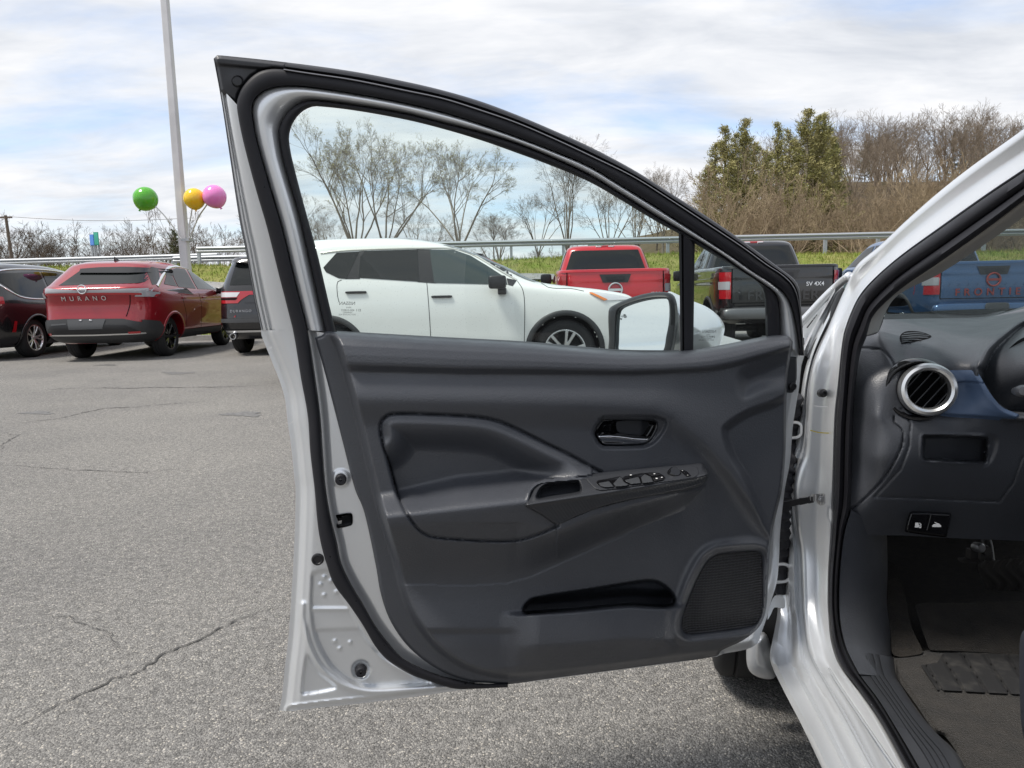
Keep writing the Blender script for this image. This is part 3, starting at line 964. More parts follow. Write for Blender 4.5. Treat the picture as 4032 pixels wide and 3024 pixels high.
for k, (v, px, py, Y, lab, sx) in enumerate([
        (0, 2850, 497, 55, 'evergreen at the left end of the evergreen group, with a broken outline', 1.1),
        (2, 2890, 520, 56, 'slim evergreen second from the left in the group', 0.9),
        (0, 2925, 470, 55, 'tall pointed evergreen third from the left in the group', 1.0),
        (1, 2775, 655, 54, 'low spreading evergreen sticking out left of the group', 1.2),
        (2, 3052, 478, 57, 'slim pointed evergreen in the middle gap of the group', 0.9),
        (1, 3100, 510, 56, 'broad evergreen left of the tallest one', 0.9),
        (0, 3168, 432, 55, 'tallest evergreen of the group', 1.05),
        (2, 3205, 452, 56, 'slim evergreen leaning on the right of the tallest', 1.0),
        (0, 3228, 447, 55.5, 'evergreen at the right end of the group', 0.95),
        (1, 3010, 590, 54, 'short bushy evergreen in front of the middle gap', 1.2),
        (1, 3230, 640, 54, 'short bushy evergreen at the right foot of the group', 1.1),
        (2, 2812, 560, 57, 'thin evergreen just right of the low spreading one', 1.2),
        (1, 2870, 640, 53.5, 'short bushy evergreen at the left foot of the group', 1.2),
        (1, 2960, 560, 58, 'evergreen half hidden behind the third pointed one', 1.1),
        (1, 3135, 560, 58, 'evergreen half hidden behind the tallest', 1.2),
        (0, 3270, 540, 58, 'lower evergreen right behind the group', 1.0),
        (1, 3120, 660, 53, 'lowest bushy evergreen in front of the tallest', 1.2)]):
    place_conifer(v, px, py, Y, k * 1.3, lab, EV, sx)
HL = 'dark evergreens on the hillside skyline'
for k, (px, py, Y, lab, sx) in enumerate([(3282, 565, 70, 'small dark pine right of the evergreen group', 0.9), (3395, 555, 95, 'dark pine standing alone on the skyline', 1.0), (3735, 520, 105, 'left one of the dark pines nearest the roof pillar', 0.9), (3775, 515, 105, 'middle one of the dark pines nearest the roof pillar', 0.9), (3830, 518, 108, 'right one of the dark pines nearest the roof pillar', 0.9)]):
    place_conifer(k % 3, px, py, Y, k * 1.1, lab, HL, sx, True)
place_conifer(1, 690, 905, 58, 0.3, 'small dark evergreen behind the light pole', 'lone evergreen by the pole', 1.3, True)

# ------------------------------------------------------------------ parked vehicles
class Body:
    """Car shell stacked from plan outlines. table rows: z, rear x, front x, half width, squareness."""
    def __init__(self, table, per=4):
        self.t = cr(np.asarray(table, float)[:, [0, 1, 2, 3, 4]], per)
        self.t = self.t[np.argsort(self.t[:, 0])]
    def row(self, z):
        z = np.asarray(z, float)
        return [np.interp(z, self.t[:, 0], self.t[:, k]) for k in (1, 2, 3, 4)]
    def side(self, x, z):
        xr, xf, w, n = self.row(z)
        xc = (xr + xf) / 2; a = (xf - xr) / 2
        return w * np.maximum(1 - np.minimum(np.abs((x - xc) / a), 1)**n, 1e-6)**(1 / n)
    def rear(self, y, z):
        xr, xf, w, n = self.row(z)
        xc = (xr + xf) / 2; a = (xf - xr) / 2
        return xc - a * np.maximum(1 - np.minimum(np.abs(y / w), 1)**n, 1e-6)**(1 / n)
    def front(self, y, z):
        xr, xf, w, n = self.row(z)
        xc = (xr + xf) / 2; a = (xf - xr) / 2
        return xc + a * np.maximum(1 - np.minimum(np.abs(y / w), 1)**n, 1e-6)**(1 / n)
    def mesh(self, name, arches=()):
        rows = []
        ms = 120
        for z, xr, xf, w, n in self.t:
            xc, a = (xr + xf) / 2, (xf - xr) / 2
            s = np.linspace(0, 0.9, 9)
            x0 = xc - a * (1 - s**n)**(1 / n)
            e = (1 - 0.9**n)**(1 / n)
            xs = np.linspace(xc - a * e, xc + a * e, ms)[1:-1]
            ysd = w * np.maximum(1 - np.abs((xs - xc) / a)**n, 0)**(1 / n)
            hx = np.concatenate([x0, xs, (2 * xc - x0)[::-1]])
            hy = np.concatenate([s * w, ysd, (s * w)[::-1]])
            x = np.concatenate([hx, hx[-2:0:-1]])
            y = np.concatenate([hy, -hy[-2:0:-1]])
            rows.append(np.stack([x, y, np.full(len(x), z)], 1))
        N = len(rows[0])
        V = np.concatenate(rows)
        F = grid_faces(len(rows), N, True)
        C = V[F].mean(1)
        keep = np.ones(len(F), bool)
        for ax_, az_, R in arches:
            r = np.hypot(C[:, 0] - ax_, C[:, 2] - az_)
            keep &= ~((r < R) & (np.abs(C[:, 1]) > 0.45))
            rv = np.hypot(V[:, 0] - ax_, V[:, 2] - az_)
            m = (np.abs(rv - R) < 0.022) & (np.abs(V[:, 1]) > 0.45)
            V[m, 0] = ax_ + (V[m, 0] - ax_) / rv[m] * R
            V[m, 2] = az_ + (V[m, 2] - az_) / rv[m] * R
        top = len(V)
        V = np.vstack([V, [[self.t[-1, 1] * 0.5 + self.t[-1, 2] * 0.5, 0, self.t[-1, 0] + 0.002]]])
        k = np.arange(N) + (len(rows) - 1) * N
        cap = np.stack([k, np.roll(k, -1), np.full(N, top)], 1)
        return mkmesh(name, V, [F[keep], cap], True, 45)
def paint(name, col, rough=0.30, metal=0.0):
    return M(name, col, rough=rough, metal=metal, coat=1.0, coat_rough=0.03)
DGLASS = M('dark_car_glass', (0.010, 0.012, 0.012), rough=0.02, spec=0.5)
LGLASS = M('light_car_glass', (0.035, 0.050, 0.048), rough=0.03, spec=0.8)
REDL = M('red_lamp', (0.38, 0.012, 0.018), rough=0.12, coat=1.0)
CLEARL = M('clear_lamp', (0.62, 0.62, 0.64), rough=0.15, coat=1.0)
AMBER = M('amber_lamp', (0.75, 0.22, 0.04), rough=0.15, coat=1.0)
CLAD = M('dark_cladding', (0.030, 0.031, 0.033), rough=0.55)
LENSG = M('smoky_lens', (0.34, 0.34, 0.36), rough=0.15, coat=1.0)
PLATE = M('plate_grey', (0.07, 0.072, 0.076), rough=0.5)
UNDER = M('underbody', (0.012, 0.012, 0.012), rough=0.9)
WHITEPAINT = paint('white_paint', (0.80, 0.80, 0.77), 0.35)

def wheel_parts(R, w, style, rim_mat):
    """Meshes of a wheel about the local y axis, outer face towards -y."""
    t = MB().lathe([(R * 0.66, -w * 0.46), (R * 0.72, -w * 0.5), (R * 0.86, -w * 0.52), (R * 0.95, -w * 0.45), (R, -w * 0.32), (R, -w * 0.12), (R * 0.985, -w * 0.1), (R * 0.985, -w * 0.06), (R, -w * 0.04), (R, w * 0.12), (R * 0.985, w * 0.14), (R * 0.985, w * 0.18), (R, w * 0.2), (R, w * 0.34), (R * 0.95, w * 0.46), (R * 0.8, w * 0.5), (R * 0.6, w * 0.45)], (0, 0, 0), (0, 1, 0), 48)
    tm = t.mesh('tyre', True, 40)
    tm.materials.append(TYRE)
    r = MB().lathe([(R * 0.60, w * 0.3), (R * 0.60, -w * 0.38), (R * 0.64, -w * 0.47), (R * 0.68, -w * 0.47), (R * 0.69, -w * 0.42)], (0, 0, 0), (0, 1, 0), 40)
    r.lathe([(1e-4, -w * 0.36), (R * 0.08, -w * 0.36), (R * 0.11, -w * 0.32), (R * 0.13, -w * 0.22)], (0, 0, 0), (0, 1, 0), 20)
    n = style
    for k in range(n):
        for dlt in (-0.11, 0.11):
            a = 2 * math.pi * k / n
            a1 = a + dlt * 1.9
            p0 = np.array([math.cos(a + dlt), 0, math.sin(a + dlt)]) * R * 0.10
            p1 = np.array([math.cos(a1), 0, math.sin(a1)]) * R * 0.64
            q = np.stack([p0 + [0, -w * 0.30, 0], (p0 + p1) / 2 + [0, -w * 0.40, 0], p1 + [0, -w * 0.42, 0]])
            d = (p1 - p0) / np.linalg.norm(p1 - p0)
            sd_v = np.cross(d, [0, 1, 0])
            rows = []
            for i, wd in enumerate((R * 0.055, R * 0.045, R * 0.06)):
                rows += [q[i] - sd_v * wd, q[i] - sd_v * wd * 0.7 + [0, -0.008, 0], q[i] + sd_v * wd * 0.7 + [0, -0.008, 0], q[i] + sd_v * wd]
            r.raw(np.array(rows), [grid_faces(3, 4)])
    rm = r.mesh('rim', True, 35)
    rm.materials.append(rim_mat)
    d = MB().lathe([(1e-4, -w * 0.05), (R * 0.61, -w * 0.05), (R * 0.61, w * 0.2)], (0, 0, 0), (0, 1, 0), 32)
    dm = d.mesh('brake_disc', True, 35)
    dm.materials.append(UNDER)
    return tm, rm, dm

class Car:
    def __init__(self, name, body, mat, wheels, R, rim_mat, style=5, tw=0.23, arch=0.055, clad=CLAD, clad_w=0.05, arches=True):
        self.b = body
        self.root = empty(name, (0, 0, 0))
        ar = [(x, R, R + arch) for x in wheels]
        self.body = add('body', body.mesh('body', ar), mat, self.root, local=True)
        self.lower = float(body.t[0, 0])
        tm, rm, dm = wheel_parts(R, tw, style, rim_mat)
        for x in wheels:
            for s in (-1, 1):
                y = float(body.side(np.array([x]), np.array([R]))[0]) - tw / 2 - 0.010
                tyre = add('wheel', tm, None, self.root, local=True)
                tyre.location = (x, s * y, R)
                tyre.rotation_euler = (0, 0, 0 if s < 0 else math.pi)
                o = add('rim', rm, None, tyre, local=True)
                o = add('brake_disc', dm, None, tyre, local=True)
                # arch lining and lip
                th = np.linspace(-0.35, math.pi + 0.35, 40)
                rr = R + arch
                xs = x + rr * np.cos(th); zs = np.maximum(R + rr * np.sin(th), self.lower + 0.005)
                yo = body.side(xs, zs)
                rows = [np.stack([x + (rr + dr) * np.cos(th), s * (yo + dy), np.maximum(R + (rr + dr) * np.sin(th), self.lower + 0.004)], 1) for dr, dy in ((0.0, -0.35), (0.0, -0.01), (-0.012, 0.008), (0.0, 0.020), (clad_w * 0.7, 0.020), (clad_w, 0.004))]
                me = mkmesh('wheel_arch', np.concatenate(rows), [grid_faces(len(rows), 40)])
                add('wheel_arch', me, clad, self.root, local=True)
        for s in (-1, 1):
            for x in wheels:
                yi = float(body.side(np.array([x]), np.array([R]))[0]) - 0.34
                add('wheel_well', MB().box((x, s * yi, (self.lower + 2 * R + 0.1) / 2), (2.3 * (R + arch), 0.02, 2 * R + 0.1 - self.lower)).mesh('wheel_well', False), UNDER, self.root, local=True)
        # floor pan
        z = self.lower + 0.02
        xr, xf, w, n = body.row(z)
        fp = MB().box(((xr + xf) / 2, 0, z + 0.02), ((xf - xr) * 0.93, w * 1.3, 0.05))
        add('floor_pan', fp.mesh('floor_pan', False), UNDER, self.root, local=True)
    def side_patch(self, name, poly, mat, off=0.006, step=0.035, sides=(-1, 1), smooth=False, edge=0.0):
        poly = np.asarray(poly, float)
        if smooth:
            poly = cr(poly, 4, True)
        for s in sides:
            V, Fc = relief(poly, lambda x, z: np.stack([x, s * (self.b.side(x, z) + off - edge * (1 - sm(0, 0.03, sdf(x, z, poly)))), z], 1), step)
            if s > 0:
                Fc = [Fc[0][:, ::-1]]
            add(name, mkmesh(name, V, Fc), mat, self.root, local=True)
    def side_line(self, name, pts, w, mat, off=0.005, sides=(-1, 1), curve=True):
        q = resample(cr(pts, 6) if curve else np.asarray(pts, float), 50)
        d = np.gradient(q, axis=0); d /= np.linalg.norm(d, axis=1)[:, None] + 1e-9
        n = np.stack([-d[:, 1], d[:, 0]], 1)
        for s in sides:
            rows = []
            for t, o in ((-0.5, 0.0), (-0.4, off), (0.4, off), (0.5, 0.0)):
                p = q + n * w * t
                rows.append(np.stack([p[:, 0], s * (self.b.side(p[:, 0], p[:, 1]) + o), p[:, 1]], 1))
            add(name, mkmesh(name, np.concatenate(rows), [grid_faces(4, 50)]), mat, self.root, local=True)
    def end_patch(self, name, poly, mat, off=0.006, step=0.03, smooth=False, front=False, parent=None):
        poly = np.asarray(poly, float)
        if smooth:
            poly = cr(poly, 4, True)
        f = (lambda y, z: np.stack([self.b.front(y, z) + off, y, z], 1)) if front else (lambda y, z: np.stack([self.b.rear(y, z) - off, y, z], 1))
        V, Fc = relief(poly, f, step)
        return add(name, mkmesh(name, V, Fc), mat, parent or self.root, local=True)
    def rear_text(self, s, y, z, size, mat, off=0.010, spacing=1.0, bold=0.0, ex=0.004, name='lettering', squash=1.0):
        me = text_mesh(name, s, 1.0, ex / size, spacing=spacing, bold=bold)
        def f(v):
            yy = y - v[:, 0] * size; zz = z + v[:, 1] * size * squash
            return np.stack([self.b.rear(yy, zz) - off - v[:, 2] * size, yy, zz], 1)
        move_mesh(me, f)
        me.materials.append(mat)
        return add(name, me, None, self.root, local=True)
    def emblem(self, y, z, r, mat, off=0.012):
        x = float(self.b.rear(np.array([y]), np.array([z]))[0]) - off
        th = np.linspace(0, 2 * np.pi, 40)
        m = MB().tube(np.stack([np.full(40, x), y + r * np.cos(th), z + r * np.sin(th)], 1), r * 0.14, 8, False)
        m.box((x, y, z), (0.012, r * 2.25, r * 0.36))
        add('emblem', m.mesh('emblem', True, 40), mat, self.root, local=True)
    def box(self, name, c, s, mat, R=None, bevel=0.2):
        m = bpy.data.meshes.new(name)
        V, Fc = rbox(c, s, bevel)
        add(name, mkmesh(name, V, Fc, True, 50), mat, self.root, local=True)
    def place(self, loc, heading, label, cat, group=None):
        self.root.location = loc
        self.root.rotation_euler = (0, 0, heading)
        self.root['label'] = label
        self.root['category'] = cat
        if group:
            self.root['group'] = group
def rbox(c, s, r=0.2):
    """Box with rounded look: superellipsoid grid."""
    u = np.linspace(-math.pi / 2, math.pi / 2, 9); v = np.linspace(-math.pi, math.pi, 24, endpoint=False)
    e = 0.35
    def p(f, a):
        return np.sign(f(a)) * np.abs(f(a))**e
    U, W_ = np.meshgrid(u, v, indexing='ij')
    X = p(np.cos, U) * p(np.cos, W_); Y = p(np.cos, U) * p(np.sin, W_); Z = p(np.sin, U)
    V = np.stack([X * s[0] / 2 + c[0], Y * s[1] / 2 + c[1], Z * s[2] / 2 + c[2]], -1).reshape(-1, 3)
    return V, [grid_faces(9, 24, True)]

# ---- white crossover, broadside behind the door window
OX, OY = -0.774, 9.0
def sv(cx, cy, off=(1100, 400), k=1.659, Y=8.10):
    p = at_y(off[0] + cx / k, off[1] + cy / k, Y)
    return (float(p[0] - OX), float(p[2]))
def sv4(cx, cy, Y=8.10):
    return sv(cx, cy, (2000, 400), 1.659, Y)
rb = Body([(0.22, -1.85, 2.10, 0.80, 6), (0.30, -2.04, 2.22, 0.88, 6), (0.45, -2.10, 2.29, 0.915, 6), (0.65, -2.13, 2.33, 0.92, 6), (0.80, -2.12, 2.32, 0.92, 6), (0.90, -2.11, 2.27, 0.915, 6), (0.98, -2.10, 2.15, 0.905, 6), (1.04, -2.09, 1.85, 0.895, 6), (1.09, -2.08, 1.45, 0.885, 6), (1.13, -2.06, 1.18, 0.875, 6), (1.18, -2.03, 1.02, 0.86, 6), (1.30, -1.95, 0.79, 0.82, 6), (1.45, -1.83, 0.47, 0.765, 6), (1.56, -1.80, 0.19, 0.72, 6), (1.62, -1.70, -0.02, 0.685, 5), (1.66, -1.70, -0.22, 0.64, 4), (1.685, -1.55, -0.45, 0.55, 3.5), (1.695, -1.30, -0.7, 0.35, 3)])
rg_ = Car('white_crossover', rb, WHITEPAINT, (-1.315, 1.39), 0.355, SATIN, 5)
rg_.side_patch('rear_quarter_window', [sv(272, 1082), sv(352, 982), sv(503, 974), sv(432, 1157), (sv(380, 1153)), sv(292, 1112)], DGLASS)
rg_.side_patch('side_window', [sv(512, 1150), sv(512, 1010), sv(540, 970), sv(892, 960), sv(912, 1176)], DGLASS)
rg_.side_patch('side_window', [sv(972, 962), sv(1130, 960), sv(1240, 998), sv(1370, 1078), sv(1480, 1150), sv(1490, 1195), sv(1010, 1184)], LGLASS)
rg_.side_patch('pillar_cover', [sv(424, 1159), sv(500, 972), sv(548, 968), sv(522, 1008), sv(520, 1158)], BLACKP, 0.004)
rg_.side_patch('pillar_cover', [sv(884, 958), sv(982, 960), sv(1022, 1187), sv(902, 1179)], BLACKP, 0.004)
rg_.side_patch('mirror_sail', [sv(1484, 1152), sv(1552, 1166), sv(1525, 1204), sv(1494, 1196)], BLACKP, 0.006)
CREAMM = M('bright_roof_strip', (0.75, 0.73, 0.66), rough=0.2, metal=0.5)
rg_.side_line('window_moulding', [sv(245, 984), sv(400, 966), sv(700, 954), sv(930, 950), sv(1130, 952), sv(1260, 990), sv(1400, 1075), sv(1552, 1164)], 0.022, CREAMM, 0.010)
rg_.side_patch('windshield_pillar', [sv(1210, 962), sv(1300, 966), sv(1420, 1040), sv(1560, 1163), sv(1552, 1160), sv(1390, 1062), sv(1262, 982)], BLACKP, 0.012)
for a, b in (((430, 1238), (570, 1254)), ((992, 1266), (1130, 1282))):
    p, q = sv(*a), sv(*b)
    cx, cz = (p[0] + q[0]) / 2, (p[1] + q[1]) / 2
    for s in (-1,):
        yy = float(rb.side(np.array([cx]), np.array([cz]))[0])
        rg_.box('door_handle', (cx, s * (yy + 0.012), cz), (q[0] - p[0], 0.03, 0.028), BLACKP)
rg_.side_line('door_gap', [sv(930, 948), sv(945, 1080), sv(962, 1190), sv(978, 1350), sv(990, 1540)], 0.008, CLAD, 0.002)
rg_.side_line('door_gap', [sv(400, 1165), sv(374, 1180), sv(378, 1260), sv(390, 1310)], 0.008, CLAD, 0.002)
rg_.side_line('door_gap', [sv(1556, 1172), sv(1590, 1230), sv(1602, 1330), sv(1600, 1570)], 0.008, CLAD, 0.002)
rg_.side_line('hood_gap', [sv4(220, 1180), sv4(270, 1214), sv4(420, 1222), sv4(500, 1238)], 0.008, CLAD, 0.002)
rg_.side_patch('headlight', [sv4(500, 1238), sv4(600, 1244), sv4(720, 1262), sv4(820, 1282), sv4(800, 1292), sv4(645, 1300)], CLEARL, 0.010)
rg_.side_patch('turn_signal', [sv4(520, 1243), sv4(555, 1246), sv4(655, 1292), sv4(632, 1300)], AMBER, 0.018, 0.012)
rg_.side_patch('sill_cladding', [(-0.9, 0.24), (-0.9, 0.36), (0.95, 0.36), (0.95, 0.24)], CLAD, 0.012)
mx, mz = sv(1425, 1180)
rg_.box('door_mirror', (mx, -1.02, mz - 0.0), (0.20, 0.16, 0.15), BLACKP)
rg_.box('mirror_foot', (mx + 0.05, -0.93, mz - 0.10), (0.10, 0.14, 0.08), BLACKP)
V, Fc = relief([(-0.70, 0.0), (0.70, 0.0), (0.62, 0.9), (-0.62, 0.9)], lambda y, t: np.stack([rb.front(y, 1.14 + t * 0.50) + 0.006, y, 1.14 + t * 0.50], 1), 0.05)
add('windshield', mkmesh('windshield', V, Fc), LGLASS, rg_.root, local=True)
V, Fc = relief(cr([(0.35, 0.70), (0.47, 0.62), (0.52, 0.5), (0.45, 0.42), (0.33, 0.5)], 4, True), lambda y, t: np.stack([rb.front(-y, 1.14 + t * 0.50) + 0.010, -y, 1.14 + t * 0.50], 1), 0.02)
add('price_sticker', mkmesh('price_sticker', V, Fc), M('red_sticker', (0.75, 0.10, 0.08), rough=0.5), rg_.root, local=True)
rg_.place((OX, OY, 0), 0.0, 'white crossover parked broadside, seen through the open door window', 'car')

# ---- red crossover, tail towards us
MO_ = np.array([-7.18, 14.5]); MH = math.radians(92)
RED = paint('deep_red_paint', (0.30, 0.010, 0.018), 0.28, 0.35)
def rv(cx, cy):
    p = at_y(cx / 1.843, 600 + cy / 1.843, 12.08)
    return (-(float(p[0]) + 7.05), float(p[2]))
mbd = Body([(0.30, -2.18, 2.10, 0.80, 6), (0.36, -2.32, 2.22, 0.88, 6), (0.46, -2.40, 2.32, 0.93, 6.8), (0.58, -2.44, 2.40, 0.95, 6.8), (0.72, -2.42, 2.44, 0.965, 6.8), (0.86, -2.39, 2.43, 0.975, 6.8), (1.00, -2.385, 2.38, 0.975, 6.8), (1.10, -2.41, 2.15, 0.965, 6.8), (1.18, -2.435, 1.65, 0.945, 6.8), (1.24, -2.43, 1.25, 0.92, 6.8), (1.275, -2.385, 1.12, 0.90, 6.8), (1.32, -2.30, 1.0, 0.875, 6.8), (1.45, -2.10, 0.66, 0.81, 6.8), (1.57, -1.92, 0.36, 0.75, 6.8), (1.65, -1.80, 0.10, 0.705, 6.8), (1.69, -1.735, -0.08, 0.665, 4.5), (1.735, -1.5, -0.35, 0.58, 4), (1.755, -1.2, -0.65, 0.42, 3)])
mu = Car('red_crossover', mbd, RED, (-1.40, 1.42), 0.365, GLOSSB, 5, clad=RED, clad_w=0.04)
mu.end_patch('rear_window', [rv(470, 880), rv(490, 842), rv(640, 832), rv(980, 834), rv(996, 870), rv(996, 938), rv(960, 948), rv(425, 966)], DGLASS)
mu.end_patch('spoiler', [rv(486, 836), rv(620, 824), rv(800, 820), rv(990, 826), rv(1000, 850), rv(980, 862), rv(860, 868), rv(640, 868), rv(500, 868)], GLOSSB, 0.05)
mu.end_patch('light_bar', [rv(345, 990), rv(360, 986), rv(600, 1002), rv(960, 986), rv(1085, 980), rv(1080, 1034), rv(955, 1030), rv(640, 1030), rv(345, 1036)], LENSG, 0.014)
mu.end_patch('light_bar_stripe', [rv(352, 1024), rv(640, 1019), rv(955, 1018), rv(1080, 1022), rv(1080, 1036), rv(955, 1033), rv(640, 1033), rv(348, 1039)], REDL, 0.018)
mu.end_patch('hatch_gap', [rv(952, 985), rv(958, 985), rv(952, 1060), rv(948, 1110), rv(930, 1190), rv(924, 1190), rv(942, 1110), rv(946, 1060)], DARK, 0.004, 0.008)
mu.emblem(rv(625, 1000)[0], rv(625, 1000)[1] + 0.012, 0.070, SATIN, 0.03)
mu.rear_text('MURANO', rv(628, 1062)[0], rv(628, 1062)[1], 0.105, SATIN, spacing=2.1, off=0.022)
mu.end_patch('rear_bumper', [rv(325, 1290), rv(340, 1218), rv(500, 1208), rv(780, 1206), rv(910, 1206), rv(1040, 1236), rv(1075, 1246), rv(1070, 1385), rv(700, 1392), rv(400, 1385), rv(332, 1345)], CLAD, 0.02)
mu.end_patch('plate_recess', [rv(515, 1212), rv(788, 1208), rv(770, 1280), rv(532, 1288)], PLATE, 0.028)
for cx in (612, 684):
    y, z = rv(cx, 1218)
    mu.box('plate_lamp', (float(mbd.rear(np.array([y]), np.array([z]))[0]) - 0.033, y, z), (0.012, 0.045, 0.022), CLEARL)
mu.end_patch('bumper_trim', [rv(350, 1326), rv(700, 1322), rv(1040, 1310), rv(1040, 1320), rv(700, 1332), rv(350, 1336)], SATIN, 0.030)
mu.end_patch('bumper_trim', [rv(400, 1246), rv(510, 1240), rv(512, 1250), rv(400, 1258)], PLATE, 0.026)
mu.end_patch('bumper_slot', [rv(380, 1262), rv(520, 1256), rv(534, 1292), rv(772, 1284), rv(790, 1250), rv(930, 1252), rv(1000, 1290), rv(1010, 1304), rv(700, 1316), rv(360, 1318)], BLACKP, 0.024)
mu.end_patch('rear_reflector', [rv(350, 1316), rv(396, 1314), rv(394, 1331), rv(352, 1333)], REDL, 0.034)
mu.end_patch('rear_reflector', [rv(945, 1302), rv(1018, 1299), rv(1018, 1315), rv(948, 1318)], REDL, 0.034)
mu.side_patch('tail_light', [(-2.36, 1.180), (-1.98, 1.170), (-1.86, 1.155), (-2.0, 1.080), (-2.36, 1.090)], LENSG, 0.014, sides=(-1, 1))
mu.side_patch('tail_light_tip', [(-2.02, 1.125), (-1.92, 1.130), (-2.0, 1.085), (-2.08, 1.085)], REDL, 0.020)
mu.side_patch('side_window', [(0.98, 1.220), (0.62, 1.410), (0.22, 1.570), (-0.10, 1.625), (-0.16, 1.230)], LGLASS)
mu.side_patch('side_window', [(-0.24, 1.235), (-0.20, 1.628), (-0.60, 1.630), (-0.92, 1.580), (-1.02, 1.260)], DGLASS)
mu.side_patch('rear_quarter_window', [(-1.06, 1.270), (-0.97, 1.560), (-1.22, 1.480), (-1.55, 1.310)], DGLASS)
mu.side_patch('corner_pillar', [(-1.66, 1.320), (-1.98, 1.290), (-1.84, 1.500), (-1.62, 1.620), (-1.40, 1.600)], GLOSSB, 0.004)
mu.side_line('window_moulding', [(1.02, 1.230), (0.62, 1.440), (0.20, 1.610), (-0.2, 1.665), (-0.62, 1.665), (-1.0, 1.605), (-1.45, 1.440), (-1.84, 1.270)], 0.05, CHROME, 0.012)
for x in (-0.95, 0.02):
    mu.box('door_handle', (x, -0.978, 1.06), (0.2, 0.03, 0.035), RED)
mu.side_line('door_gap', [(-0.20, 1.15), (-0.16, 0.9), (-0.15, 0.45)], 0.008, DARK, 0.002)
mu.side_line('door_gap', [(-1.05, 1.17), (-0.98, 0.95), (-0.90, 0.75), (-0.86, 0.5)], 0.008, DARK, 0.002)
mu.side_patch('sill_cladding', [(-1.0, 0.32), (-1.0, 0.46), (1.0, 0.46), (1.0, 0.32)], CLAD, 0.016)
mu.side_patch('bumper_corner', [(-1.80, 0.34), (-1.78, 0.52), (-1.95, 0.66), (-2.32, 0.70), (-2.36, 0.5), (-2.2, 0.38)], CLAD, 0.018)
mu.box('door_mirror', (0.80, -1.06, 1.20), (0.16, 0.22, 0.14), GLOSSB)
fin = MB().raw(np.array([[-1.45, -0.02, 1.72], [-1.45, 0.02, 1.72], [-1.28, 0.015, 1.745], [-1.28, -0.015, 1.745], [-1.47, 0, 1.82], [-1.40, 0, 1.81]]), [[[0, 1, 4, 4], [0, 4, 5, 3], [1, 2, 5, 4], [2, 3, 5, 5]]])
add('roof_antenna', mkmesh('roof_antenna', fin.v[0], [[[0, 1, 4], [2, 3, 5]], [[0, 4, 5, 3], [1, 2, 5, 4]]], False), BLACKP, mu.root, local=True)
mu.place((MO_[0], MO_[1], 0), MH, 'deep red crossover parked tail first towards the camera, below the balloons', 'car')

# ---- black minivan at the left edge
BLK = paint('black_paint', (0.012, 0.012, 0.014), 0.25, 0.2)
pb_ = Body([(0.22, -2.35, 2.3, 0.82, 6), (0.35, -2.52, 2.50, 0.94, 6), (0.6, -2.60, 2.58, 1.0, 6), (0.85, -2.60, 2.55, 1.01, 6), (1.0, -2.58, 2.3, 1.0, 6), (1.08, -2.56, 1.9, 0.98, 6), (1.2, -2.50, 1.45, 0.94, 6), (1.4, -2.42, 0.95, 0.87, 6), (1.58, -2.32, 0.50, 0.80, 6), (1.68, -2.22, 0.1, 0.74, 5), (1.745, -2.0, -0.35, 0.64, 4), (1.77, -1.6, -0.8, 0.42, 3)])
pc = Car('black_minivan', pb_, BLK, (-1.55, 1.54), 0.365, SATIN, 5, clad=BLK, clad_w=0.03)
pc.side_patch('rear_quarter_window', [(-2.30, 1.50), (-2.1, 1.56), (-1.02, 1.62), (-1.06, 1.12), (-1.62, 1.13), (-1.95, 1.20)], DGLASS, 0.006)
pc.side_patch('side_window', [(-0.98, 1.12), (-0.95, 1.62), (0.0, 1.60), (0.05, 1.10)], DGLASS, 0.006)
pc.side_patch('side_window', [(0.12, 1.10), (0.08, 1.59), (0.3, 1.53), (1.15, 1.12)], LGLASS, 0.006)
pc.side_line('window_moulding', [(1.2, 1.10), (0.0, 1.085), (-1.0, 1.09), (-1.62, 1.10), (-1.98, 1.17), (-2.34, 1.50), (-2.2, 1.59), (-1.6, 1.655), (-0.5, 1.66), (0.3, 1.57)], 0.028, CHROME, 0.012)
pc.side_patch('rear_reflector', [(-2.2, 0.50), (-2.12, 0.50), (-2.10, 0.70), (-2.16, 0.70)], REDL, 0.010)
pc.side_patch('tail_light', [(-2.52, 1.0), (-2.30, 1.02), (-2.28, 1.14), (-2.48, 1.16)], REDL, 0.014)
pc.side_line('door_gap', [(-1.04, 1.60), (-1.06, 1.1), (-0.98, 0.8), (-0.95, 0.4)], 0.008, DARK, 0.002)
pc.place((-10.0, 15.05, 0), MH, 'black minivan with chrome window trim at the left edge', 'car')

# ---- black sport utility vehicle beside the red one, half hidden by the door edge
db = Body([(0.30, -2.38, 2.3, 0.84, 7), (0.40, -2.48, 2.45, 0.92, 7), (0.60, -2.55, 2.52, 0.965, 7), (0.80, -2.54, 2.52, 0.97, 7), (1.0, -2.50, 2.42, 0.965, 7), (1.10, -2.48, 1.9, 0.955, 7), (1.20, -2.45, 1.35, 0.93, 7), (1.40, -2.36, 0.98, 0.86, 7), (1.60, -2.24, 0.60, 0.79, 7), (1.72, -2.17, 0.30, 0.73, 6), (1.78, -2.05, 0.0, 0.66, 5), (1.81, -1.7, -0.6, 0.4, 4)])
du = Car('black_suv', db, BLK, (-1.5, 1.52), 0.39, GLOSSB, 5, clad=BLK, clad_w=0.03)
du.end_patch('rear_window', [(-0.66, 1.26), (-0.60, 1.62), (0.60, 1.62), (0.66, 1.26)], DGLASS)
du.end_patch('spoiler', [(-0.66, 1.66), (0.66, 1.66), (0.68, 1.75), (-0.68, 1.75)], BLK, 0.12)
